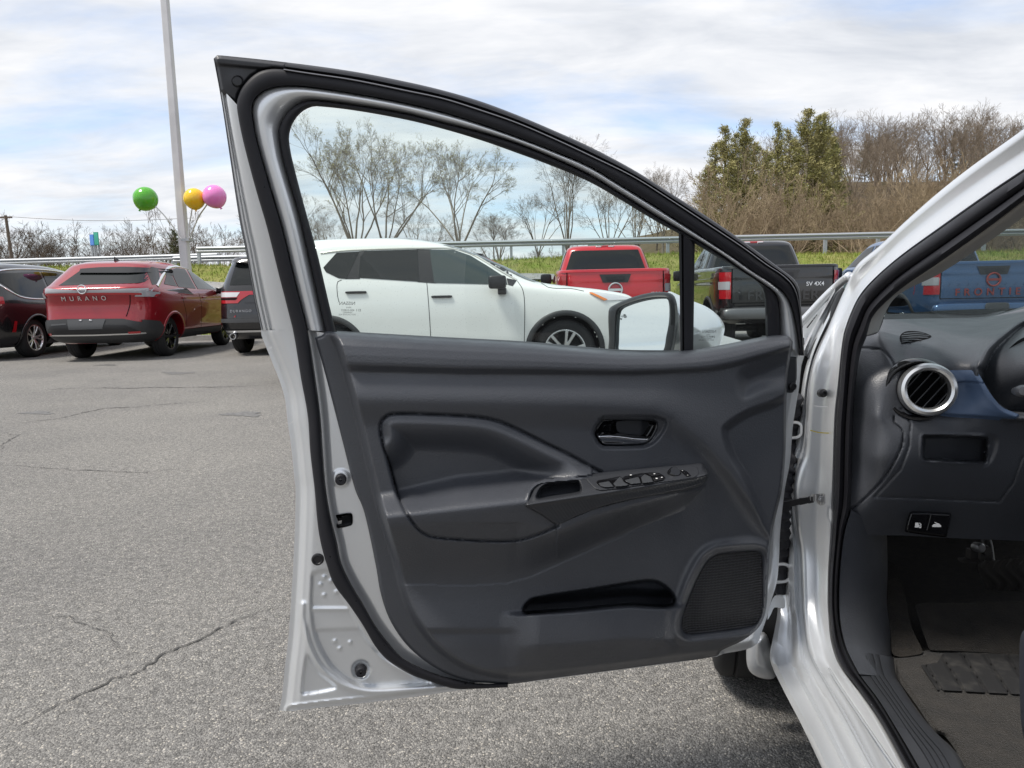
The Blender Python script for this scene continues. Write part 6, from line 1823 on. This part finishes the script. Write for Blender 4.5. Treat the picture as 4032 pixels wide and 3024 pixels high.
# front wheel: real tyre behind the fender
fw = at_z(2905, 2668, 0.0)
wc = np.array([fw[0] + 0.05, fw[1] + 0.06, 0.295])
TP = [(0.185, -0.085), (0.20, -0.10), (0.245, -0.103), (0.275, -0.095), (0.292, -0.080), (0.292, -0.055), (0.285, -0.05), (0.292, -0.045), (0.292, -0.005), (0.285, 0.0), (0.292, 0.005), (0.292, 0.045), (0.285, 0.05), (0.292, 0.055), (0.292, 0.080), (0.275, 0.095), (0.245, 0.103), (0.20, 0.10), (0.185, 0.085)]
ax = np.array([math.cos(math.radians(-14)), math.sin(math.radians(-14)), 0])
wh = MB().lathe(TP, wc, ax, 56)
whl = add('front_wheel', wh.mesh('front_wheel', True, 50), TYRE, car)
rim = MB().lathe([(0.02, -0.06), (0.05, -0.07), (0.12, -0.05), (0.16, -0.065), (0.185, -0.085), (0.19, -0.07)], wc, ax, 32)
add('rim', rim.mesh('rim', True, 40), SATIN, whl)

# hood, far fender and front bumper: the rest of the car seen only from elsewhere
hd = []
for i, (y, z, w) in enumerate([(1.80, 0.955, 0.66), (2.1, 0.93, 0.70), (2.5, 0.87, 0.70), (2.75, 0.78, 0.66), (2.85, 0.66, 0.60), (2.87, 0.45, 0.58), (2.80, 0.28, 0.56)]):
    xs = np.linspace(-1, 1, 17)
    cx = 1.32 + 0.09 * (y - 1.8)
    hd.append(np.stack([cx + w * xs, np.full(17, y) - 0.10 * np.abs(xs)**3, z - 0.10 * np.abs(xs)**4], 1))
cpart('hood', np.concatenate(hd), [grid_faces(len(hd), 17)], SILVER)
fl = []
for y in np.linspace(1.60, 2.72, 12):
    cx = 1.32 + 0.09 * (y - 1.8) - 0.70
    zb = 0.30 + 0.36 * math.sqrt(max(0, 1 - ((y - wc[1]) / 0.36)**2))
    zs = np.linspace(0.86, zb, 6)
    fl.append(np.stack([cx - 0.04 * np.sin((zs - 0.3) / 0.6 * math.pi) + 0.06, np.full(6, y), zs], 1))
cpart('fender', np.concatenate(fl), [grid_faces(len(fl), 6)], SILVER)

# ------------------------------------------------------------------ cabin seen through the opening
# scuff plate and kick panel
KICK_R = [(3492, 2095, 1.42), (3495, 2247, 1.42), (3492, 2370, 1.41), (3507, 2494, 1.38), (3513, 2586, 1.33), (3526, 2667, 1.27)]
V, Fc = strip(P2[12:19], KICK_R, [(0, 0.01), (0.04, -0.012), (0.3, -0.016), (0.6, -0.006), (0.85, 0.02), (1, 0.06), (1.0, 0.12)], ymap, 60)
cpart('kick_panel', V, Fc, PANEL, sharp=70)
SC_R = [(3513, 2586, 1.33), (3526, 2667, 1.275), (3544, 2698, 1.245), (3612, 2802, 1.15), (3680, 2883, 1.08), (3760, 2963, 1.02), (3795, 3024, 0.985), (3850, 3160, 0.92)]
pr = [(0, 0.012), (0.05, -0.006)]
for k in range(4):
    t0 = 0.30 + 0.13 * k
    pr += [(t0, -0.012), (t0 + 0.008, -0.008), (t0 + 0.022, -0.008), (t0 + 0.03, -0.012)]
pr += [(0.90, -0.010), (1.0, 0.0), (1.03, 0.03)]
V, Fc = strip(P2[17:], SC_R, pr, ymap, 70)
cpart('scuff_plate', V, Fc, PANEL2, sharp=50)
# floor, toe board, mat
V, Fc = relief([(3440, 2100), (4400, 2100), (4400, 3200), (3850, 3200), (3600, 2900), (3470, 2680), (3440, 2400)], lambda x, y: np.where((y > 2480)[:, None], at_z(x, y, 0.235), at_z(x, y, 0.235) * 0 + at_y(x, y, at_z(x, np.full(len(x), 2480.0), 0.235)[:, 1] + 0.0016 * (2480 - y))), 14)
cpart('cabin_floor', V, Fc, CARPET)
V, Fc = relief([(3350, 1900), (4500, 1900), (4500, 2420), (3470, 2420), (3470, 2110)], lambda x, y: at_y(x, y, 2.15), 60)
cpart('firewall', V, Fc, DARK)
tb = cr([(3498, 2215), (3525, 2225), (3560, 2330), (3590, 2470), (3632, 2560), (3625, 2575), (3520, 2580), (3508, 2500), (3496, 2370)], 4, True)
V, Fc = relief(tb, lambda x, y: at_y(x, y, 1.60 - 0.0006 * (y - 2220)), 8)
cpart('footwell_carpet', V, Fc, CARPET)
# floor mat lies loose in the car
mat_top = cr([(3600, 2390), (3615, 2380), (3760, 2378), (4300, 2392), (4300, 2570), (3740, 2565), (3660, 2562), (3648, 2545)], 4, True)
def mat_y(x, y):
    yz = at_z(x, np.full(len(x), 2566.0), 0.257)[:, 1]
    return at_y(x, y, yz + 0.00045 * (2566 - y))
fm = empty('floor_mat', at_z(3850, 2760, 0.24), 'grey brown carpet floor mat with ribbed black heel pad in the footwell', 'floor mat')
mb = MB()
V, Fc = relief(mat_top, lambda x, y: mat_y(x, y) + np.array([0, -0.004, 0.004]), 6)
mb.raw(V, Fc)
mat_bot = cr([(3650, 2560), (3740, 2562), (4300, 2570), (4300, 3200), (3870, 3200), (3790, 3024), (3765, 2960), (3720, 2900), (3680, 2880), (3610, 2780), (3545, 2690), (3520, 2650), (3513, 2590), (3560, 2578)], 4, True)
def mat_z(x, y):
    e = sdf(x, y, mat_bot)
    z = 0.247 + 0.010 * sm(0, 12, e)
    return at_z(x, y, z)
V, Fc = relief(mat_bot, mat_z, 7)
mb.raw(V, Fc)
add('mat_carpet', mb.mesh('mat_carpet', True, 70), MATC, fm)
HEEL = [(3625, 2618), (3690, 2610), (3715, 2570), (4300, 2585), (4300, 2745), (4000, 2733), (3690, 2716)]
def heel_z(x, y):
    s = np.sin((x - 0.62 * (y - 2600)) * 2 * math.pi / 86.0)
    g = -0.005 * sm(0.80, 0.95, s)
    return at_z(x, y, 0.262 + g)
V, Fc = relief(HEEL, heel_z, 5)
cpart_h = add('heel_pad', mkmesh('heel_pad', V, Fc), M('heel_pad_rubber', (0.020, 0.020, 0.021), rough=0.6, var=((0.05, 0.048, 0.045), 40, 0.5, 0.8)), fm)
q = cr([(3640, 2385), (3652, 2420), (3668, 2480), (3690, 2555)], 6)
# brake pedal
pd = empty('brake_pedal', at_y(3950, 2260, 1.62), parent=None)
bpd = MB()
PADP = cr([(3850, 2225), (3880, 2210), (4080, 2200), (4100, 2240), (4090, 2320), (4010, 2325), (3890, 2320), (3865, 2280)], 4, True)
def pad_y(x, y):
    s = np.sin((x + 26 * np.sin((y - 2200) * 0.045)) * 2 * math.pi / 48.0)
    return at_y(x, y, 1.66 - 0.006 * sm(-0.3, 0.6, s) + 0.0006 * (2260 - y) * -1)
V, Fc = relief(PADP, pad_y, 4)
PEDM = M('pedal_rubber', (0.10, 0.095, 0.09), rough=0.4)
bpd.raw(V, Fc)
bpd.tube(at_y([3900, 3890, 3870], [2230, 2150, 2080], [1.70, 1.75, 1.8]), 0.012, 8)
bpd.lathe([(0.0, -0.02), (0.012, -0.02), (0.014, 0.0), (0.012, 0.02), (0.0, 0.02)], at_y(3862, 2160, 1.72), (0.3, -1, 0), 16)
bpd.box(at_y(3850, 2180, 1.75), (0.05, 0.02, 0.025))
bpd.box(at_y(3815, 2205, 1.75), (0.045, 0.02, 0.006))
bpd.box(at_y(3880, 2185, 1.71), (0.03, 0.01, 0.02))
bpd_o = add('brake_pedal', bpd.mesh('brake_pedal', True, 50), PEDM, car)
bpd_b = MB().lathe([(0.0001, 0.004), (0.009, 0.004), (0.012, 0.0), (0.012, -0.02)], at_y(3862, 2158, 1.695), (0.0, -1, 0.2), 16)
add('pedal_pivot', bpd_b.mesh('pedal_pivot', True, 40), STEEL, car)
bpy.data.objects.remove(pd)

# dash
def tps(ctrl):
    c = np.asarray(ctrl, float)
    P = c[:, :2] / 500.0
    def U(r2):
        return 0.5 * r2 * np.log(r2 + 1e-12)
    n = len(c)
    K = U(((P[:, None] - P[None])**2).sum(-1)) + 1e-4 * np.eye(n)
    A = np.zeros((n + 3, n + 3))
    A[:n, :n] = K
    A[:n, n] = 1; A[:n, n + 1:] = P
    A[n, :n] = 1; A[n + 1:, :n] = P.T
    w = np.linalg.solve(A, np.concatenate([c[:, 2], np.zeros(3)]))
    def ev(x, y):
        Q = np.stack([x, y], 1) / 500.0
        out = np.empty(len(Q))
        for i in range(0, len(Q), 20000):
            q = Q[i:i + 20000]
            out[i:i + 20000] = U(((q[:, None] - P[None])**2).sum(-1)) @ w[:n] + w[n] + q @ w[n + 1:]
        return out
    return ev
dash_d = tps([(3460, 1306, 1.50), (3480, 1255, 1.72), (3700, 1252, 1.75), (3875, 1248, 1.75), (4032, 1215, 1.70), (4200, 1180, 1.66),
              (3560, 1330, 1.47), (3700, 1330, 1.47), (3880, 1320, 1.46), (4032, 1290, 1.42), (4200, 1260, 1.4),
              (3440, 1380, 1.42), (3560, 1400, 1.385), (3700, 1400, 1.375), (3840, 1395, 1.36), (3960, 1340, 1.37),
              (3400, 1480, 1.37), (3480, 1500, 1.335), (3540, 1440, 1.345), (3640, 1430, 1.35), (3800, 1440, 1.345), (3800, 1520, 1.345), (3640, 1530, 1.36),
              (3380, 1640, 1.37), (3450, 1640, 1.32), (3520, 1640, 1.32), (3600, 1650, 1.315), (3800, 1660, 1.31), (4000, 1670, 1.305), (4200, 1680, 1.30),
              (3366, 1820, 1.37), (3450, 1800, 1.315), (3560, 1760, 1.305), (3800, 1860, 1.325), (4000, 1860, 1.325), (4200, 1860, 1.33),
              (3355, 2080, 1.38), (3420, 2000, 1.35), (3500, 2000, 1.35), (3700, 1980, 1.36), (3700, 2110, 1.40), (3500, 2105, 1.39), (4032, 2120, 1.41), (4032, 1990, 1.36), (4300, 2120, 1.41)])
DASH = np.vstack([cr([(3412, 1325), (3440, 1318), (3456, 1310), (3470, 1285), (3478, 1262)], 3), cr([(3478, 1258), (3700, 1253), (3875, 1248), (3934, 1236), (4032, 1206), (4260, 1120)], 3), [(4300, 2140)], cr([(4032, 2130), (3711, 2117), (3544, 2108), (3384, 2106), (3345, 2092)], 2), cr([(3348, 2004), (3355, 1763), (3362, 1582), (3376, 1460), (3390, 1375)], 3)])
CUBBY = cr([(3634, 1722), (3640, 1714), (3884, 1722), (3890, 1730), (3882, 1815), (3876, 1821), (3640, 1812), (3632, 1804)], 3, True)
VENT_C, VENT_R = (3647, 1533), 104
SEAM = cr([(3395, 1371), (3440, 1374), (3470, 1378), (3500, 1405), (3522, 1446), (3522, 1460)], 5)
SEAM2 = cr([(3520, 1640), (3522, 1665), (3548, 1690), (3556, 1712), (3545, 1770), (3490, 1870), (3425, 1945), (3352, 2008)], 5)
SEAM3 = cr([(3548, 1610), (3575, 1640), (3585, 1670), (3578, 1760), (3545, 1850), (3445, 1956), (3700, 1966), (3935, 1976), (3990, 1900), (4025, 1800)], 1)
BROW = cr([(4160, 1235), (4032, 1258), (3950, 1315), (3890, 1375), (3860, 1440), (3850, 1452)], 5)
def dash_y(x, y):
    d = dash_d(x, y)
    for s, a in ((SEAM, 0.005), (SEAM2, 0.006)):
        d = d + a * np.exp(-(dist(x, y, s) / 3.2)**2)
    e = dist(x, y, SEAM3)
    d = d + 0.004 * np.exp(-(e / 4.0)**2)
    r = np.hypot(x - VENT_C[0] + 8, (y - VENT_C[1]))
    d = d + 0.05 * (1 - sm(90, 108, r))
    d = d + 0.06 * sm(-2, 8, sdf(x, y, CUBBY)) - 0.002 * np.exp(-((sdf(x, y, CUBBY) + 6) / 5)**2)
    ch = sdf(x, y, cr([(3880, 1715), (3925, 1725), (3920, 1780), (3895, 1825), (3870, 1830)], 4, True))
    d = d + 0.006 * sm(-10, 15, ch)
    cl = sdf(x, y, np.vstack([BROW, [(3850, 1520), (3900, 1600), (3960, 1640), (4300, 1640), (4300, 1200)]]))
    d = d + 0.09 * sm(0, 26, cl) - 0.008 * np.exp(-((cl + 10) / 9)**2)
    return d
    end = sdf(x, y, cr([(3395, 1375), (3470, 1382), (3520, 1450), (3490, 1540), (3520, 1660), (3553, 1712), (3480, 1870), (3355, 2000), (3360, 1700)], 4, True))
    d = d + 0.010 * sm(4, 60, end) * sm(1560, 1660, y)
    return d
V, Fc = relief(DASH, lambda x, y: at_y(x, y, dash_y(x, y)), 5.0)
cpart('dashboard', V, Fc, PANEL, sharp=75)
# black line of the windshield base and the glass itself
V, Fc = strip([(3478, 1258, 1.73), (3700, 1253, 1.76), (3875, 1250, 1.76), (3960, 1226, 1.74)], [(3486, 1236, 1.76), (3700, 1235, 1.79), (3875, 1236, 1.79), (3955, 1224, 1.76)], [(0, 0.0), (1, 0.0)], ymap, 30)
cpart('windshield_base_band', V, Fc, BLACKP)
WS = [(3476, 1256), (3500, 1190), (3571, 1132), (3701, 1070), (3895, 942), (4032, 845), (4300, 650), (4300, 1130), (4032, 1215), (3875, 1255)]
V, Fc = relief(WS, lambda x, y: at_y(x, y, 1.78 - 0.00145 * (1256 - y) - 0.0001 * (x - 3476)), 24)
cpart('windshield', V, Fc, WSHIELD)
# defroster outlet
LENS = cr([(3543, 1332), (3548, 1316), (3566, 1305), (3600, 1303), (3636, 1309), (3668, 1323), (3660, 1330), (3620, 1340), (3580, 1348), (3554, 1350)], 4, True)
V, Fc = relief(LENS, lambda x, y: at_y(x, y, dash_y(x, y) - 0.004 + 0.004 * sm(0, 5, sdf(x, y, LENS))), 3)
dv = cpart('defroster_outlet', V, Fc, DARK)
for k in range(5):
    y0 = 1310 + k * 8.5
    xa = 3552 - (2 if k else -6); xb = (3640, 3660, 3655, 3628, 3590)[k]
    V, Fc = strip([(xa, y0 + 2), ((xa + xb) / 2, y0 - 2), (xb, y0 + 1)], [(xa, y0 + 6), ((xa + xb) / 2, y0 + 2), (xb, y0 + 4)], [(0, -0.007), (0.5, -0.010), (1, -0.007)], lambda x, y, o: at_y(x, y, dash_y(x, y) + o), 16)
    cpart('outlet_slat', V, Fc, PANEL2, parent=dv)
# side vent: gloss housing, satin ring, slanted vanes
vc = at_y(VENT_C[0], VENT_C[1], 1.315)
vax = np.array([-0.32, -1.0, 0.10]); vax /= np.linalg.norm(vax)
pxm = 1.315 / 2800.0 * 1.05
hs = MB().lathe([(0.060, -0.05), (0.0615, -0.02), (0.060, 0.0), (0.055, 0.010), (0.050, 0.008), (0.036, -0.03), (0.0, -0.05)], at_y(VENT_C[0] - 36, VENT_C[1] + 4, 1.322), vax, 56)
vh = add('air_vent', hs.mesh('air_vent', True, 50), GLOSSB, car)
rg = MB().lathe([(0.0345, 0.004), (0.0345, 0.014), (0.0365, 0.021), (0.041, 0.024), (0.046, 0.022), (0.0492, 0.014), (0.0495, 0.004), (0.047, 0.0)], vc, vax, 64)
add('vent_ring', rg.mesh('vent_ring', True, 40), SATIN, vh)
e1 = np.cross(vax, [0, 0, 1]); e1 /= np.linalg.norm(e1); e2 = np.cross(e1, vax)
if e1[0] < 0:
    e1 = -e1
if e2[2] < 0:
    e2 = -e2
tilt = math.radians(38)
along = math.sin(tilt) * e1 + math.cos(tilt) * e2
across = math.cos(tilt) * e1 - math.sin(tilt) * e2
for k in range(-2, 3):
    vn = MB()
    L = math.sqrt(max(0.0345**2 - (k * 0.0145)**2, 0.0001))
    t_ = np.linspace(-1, 1, 7)
    c = vc + k * 0.0145 * across
    rows = [c + np.outer(t_ * L, along) + o * vax + w * across for o, w in ((0.006, 0.0005), (0.006, 0.002), (-0.015, 0.008), (-0.015, 0.0065))]
    vn.raw(np.concatenate(rows), [grid_faces(4, 7), ])
    add('vent_vane', vn.mesh('vent_vane', True, 30), PANEL2, vh)
bk = MB().lathe([(0.0, -0.02), (0.040, -0.02), (0.040, 0.01)], vc, vax, 32)
add('vent_throat', bk.mesh('vent_throat', True, 30), DARK, vh)
# blue padded strip
PADB = np.vstack([cr([(3712, 1447), (3780, 1446), (3838, 1448), (3850, 1465), (3876, 1510), (3906, 1558), (3948, 1604), (4000, 1626), (4013, 1634), (4006, 1658), (3990, 1660)], 4), cr([(3850, 1648), (3707, 1637), (3690, 1620), (3720, 1580), (3735, 1530), (3728, 1480)], 4)])
ST = cr([(3740, 1513), (3800, 1506), (3876, 1510)], 6)
def pad_d(x, y):
    e = sdf(x, y, PADB)
    return dash_d(x, y) - 0.012 * sm(0, 16, e) - 0.004 * sm(0, 60, e) + 0.004 * np.exp(-(dist(x, y, ST) / 3.0)**2) + 0.012 * sm(1508, 1440, y)
V, Fc = relief(PADB, lambda x, y: at_y(x, y, pad_d(x, y)), 4)
pb = cpart('padded_strip', V, Fc, BLUEPAD)
s_ = resample(ST, 22)
for k in range(0, 22):
    sx, sy = s_[k]
    V, Fc = relief([(sx - 2.6, sy - 5), (sx + 2.2, sy - 4), (sx + 2.2, sy - 2.4), (sx - 2.6, sy - 3.4)], lambda x, y: at_y(x, y, pad_d(x, y) - 0.0012), 2)
    add('stitch', mkmesh('stitch', V, Fc), M_ST if k else globals().setdefault('M_ST', M('blue_thread', (0.10, 0.14, 0.24), rough=0.6)), pb)
# instrument cluster: black screen, brow edge, stalk end
CLU = cr([(3920, 1500), (3935, 1430), (3975, 1370), (4040, 1325), (4300, 1280), (4300, 1640), (4010, 1625), (3960, 1590), (3930, 1550)], 4, True)
V, Fc = relief(CLU, lambda x, y: at_y(x, y, 1.395 + 0 * x), 14)
cpart('cluster_screen', V, Fc, GLOSSB)
stk = MB().lathe([(0.0, 0.02), (0.007, 0.019), (0.0105, 0.010), (0.010, 0.0), (0.007, -0.05)], at_y(4022, 1540, 1.19), (-0.5, -1, 0.15), 24)
add('stalk_knob', stk.mesh('stalk_knob', True, 40), M('grey_knob', (0.14, 0.14, 0.15), rough=0.4), car)
# two release switches below the dash
POD = cr([(3562, 2090), (3580, 2022), (3590, 2014), (3740, 2020), (3746, 2030), (3728, 2112), (3720, 2116), (3570, 2096)], 3, True)
V, Fc = relief(POD, lambda x, y: at_y(x, y, 1.345 + 0.012 * (1 - sm(0, 8, sdf(x, y, POD)))), 4)
pod = cpart('release_switch_pod', V, Fc, GLOSSB)
V, Fc = relief([(3664, 2026), (3668, 2026), (3652, 2088), (3648, 2088)], lambda x, y: at_y(x, y, 1.342), 3)
cpart('pod_seam', V, Fc, M('pod_seam', (0.06, 0.06, 0.06), rough=0.4), parent=pod)
FUEL = [(3604, 2058), (3617, 2058), (3617, 2066), (3621, 2066), (3621, 2075), (3624, 2075), (3624, 2064), (3619, 2060), (3621, 2058), (3628, 2064), (3627, 2079), (3619, 2079), (3617, 2070), (3617, 2077), (3602, 2077)]
V, Fc = relief(FUEL, lambda x, y: at_y(x, y, 1.341), 1.5)
cpart('fuel_symbol', V, Fc, WHITEPRINT, False, parent=pod)
HOODS = [(3670, 2070), (3676, 2064), (3688, 2062), (3678, 2056), (3681, 2055), (3698, 2062), (3706, 2070), (3706, 2075), (3671, 2075)]
V, Fc = relief(HOODS, lambda x, y: at_y(x, y, 1.341), 1.5)
cpart('hood_symbol', V, Fc, WHITEPRINT, False, parent=pod)
# edge of the driver's seat
ST_ = cr([(4050, 2470), (4020, 2500), (4014, 2600), (4016, 2760), (4026, 2880), (4060, 2960), (4300, 2960), (4300, 2470)], 4, True)
V, Fc = relief(ST_, lambda x, y: at_y(x, y, 0.93 - 0.05 * np.sqrt(np.clip(sdf(x, y, ST_) / 60, 0, 1))), 8)
cpart('seat_cushion', V, Fc, M('seat_cloth', (0.02, 0.023, 0.035), rough=0.8))

# the rest of the cabin shell: roof, far side, rear, so that daylight reaches the footwell only through real openings
rf = []
for y, z, xl, xr in ((0.93, 1.27, 0.80, 1.86), (0.75, 1.34, 0.79, 1.88), (0.45, 1.415, 0.77, 1.90), (0.0, 1.445, 0.75, 1.90), (-0.6, 1.44, 0.72, 1.88), (-1.1, 1.40, 0.70, 1.84), (-1.5, 1.31, 0.72, 1.78)):
    t = np.linspace(-1, 1, 15)
    rf.append(np.stack([(xl + xr) / 2 + (xr - xl) / 2 * t, np.full(15, y), z - 0.06 * np.abs(t)**3], 1))
cpart('roof', np.concatenate(rf), [grid_faces(len(rf), 15)], SILVER)
cpart('headliner', np.concatenate(rf) - [0, 0, 0.03], [grid_faces(len(rf), 15)], BEIGE)
def wall(name, pts, mat):
    cpart(name, np.array(pts), [[list(range(len(pts)))]], mat, False)
wall('far_door', [(2.10, 1.75, 0.28), (2.02, -1.9, 0.28), (2.00, -1.9, 0.93), (2.08, 1.75, 0.93)], SILVER)
wall('far_door_trim', [(2.04, 1.75, 0.28), (1.96, -1.9, 0.28), (1.94, -1.9, 0.93), (2.02, 1.75, 0.93)], PANEL)
wall('rear_side_panel', [(0.50, -0.25, 0.28), (0.46, -1.9, 0.28), (0.50, -1.9, 0.95), (0.54, -0.25, 0.95)], SILVER)
wall('centre_pillar', [(0.60, -0.05, 0.28), (0.58, -0.25, 0.28), (0.72, -0.25, 1.40), (0.76, -0.05, 1.40)], SILVER)
wall('rear_bulkhead', [(0.50, -1.9, 0.28), (2.0, -1.9, 0.28), (2.0, -1.9, 0.95), (0.50, -1.9, 0.95)], SILVER)
wall('underbody', [(0.70, 2.6, 0.20), (0.62, -1.9, 0.20), (2.02, -1.9, 0.21), (2.10, 2.6, 0.21)], DARK)
wall('dash_underside', [(0.70, 1.42, 0.60), (2.02, 1.42, 0.60), (2.06, 2.0, 0.62), (0.72, 2.0, 0.62)], DARK)
wall('centre_console', [(1.36, 1.40, 0.25), (1.30, 0.2, 0.25), (1.30, 0.2, 0.62), (1.36, 1.40, 0.72)], PANEL2)
stv, stf = rbox((1.02, 0.10, 0.80), (0.50, 0.16, 0.75))
cpart('seat_backrest', stv, stf, M('seat_cloth_dark', (0.02, 0.022, 0.03), rough=0.9))
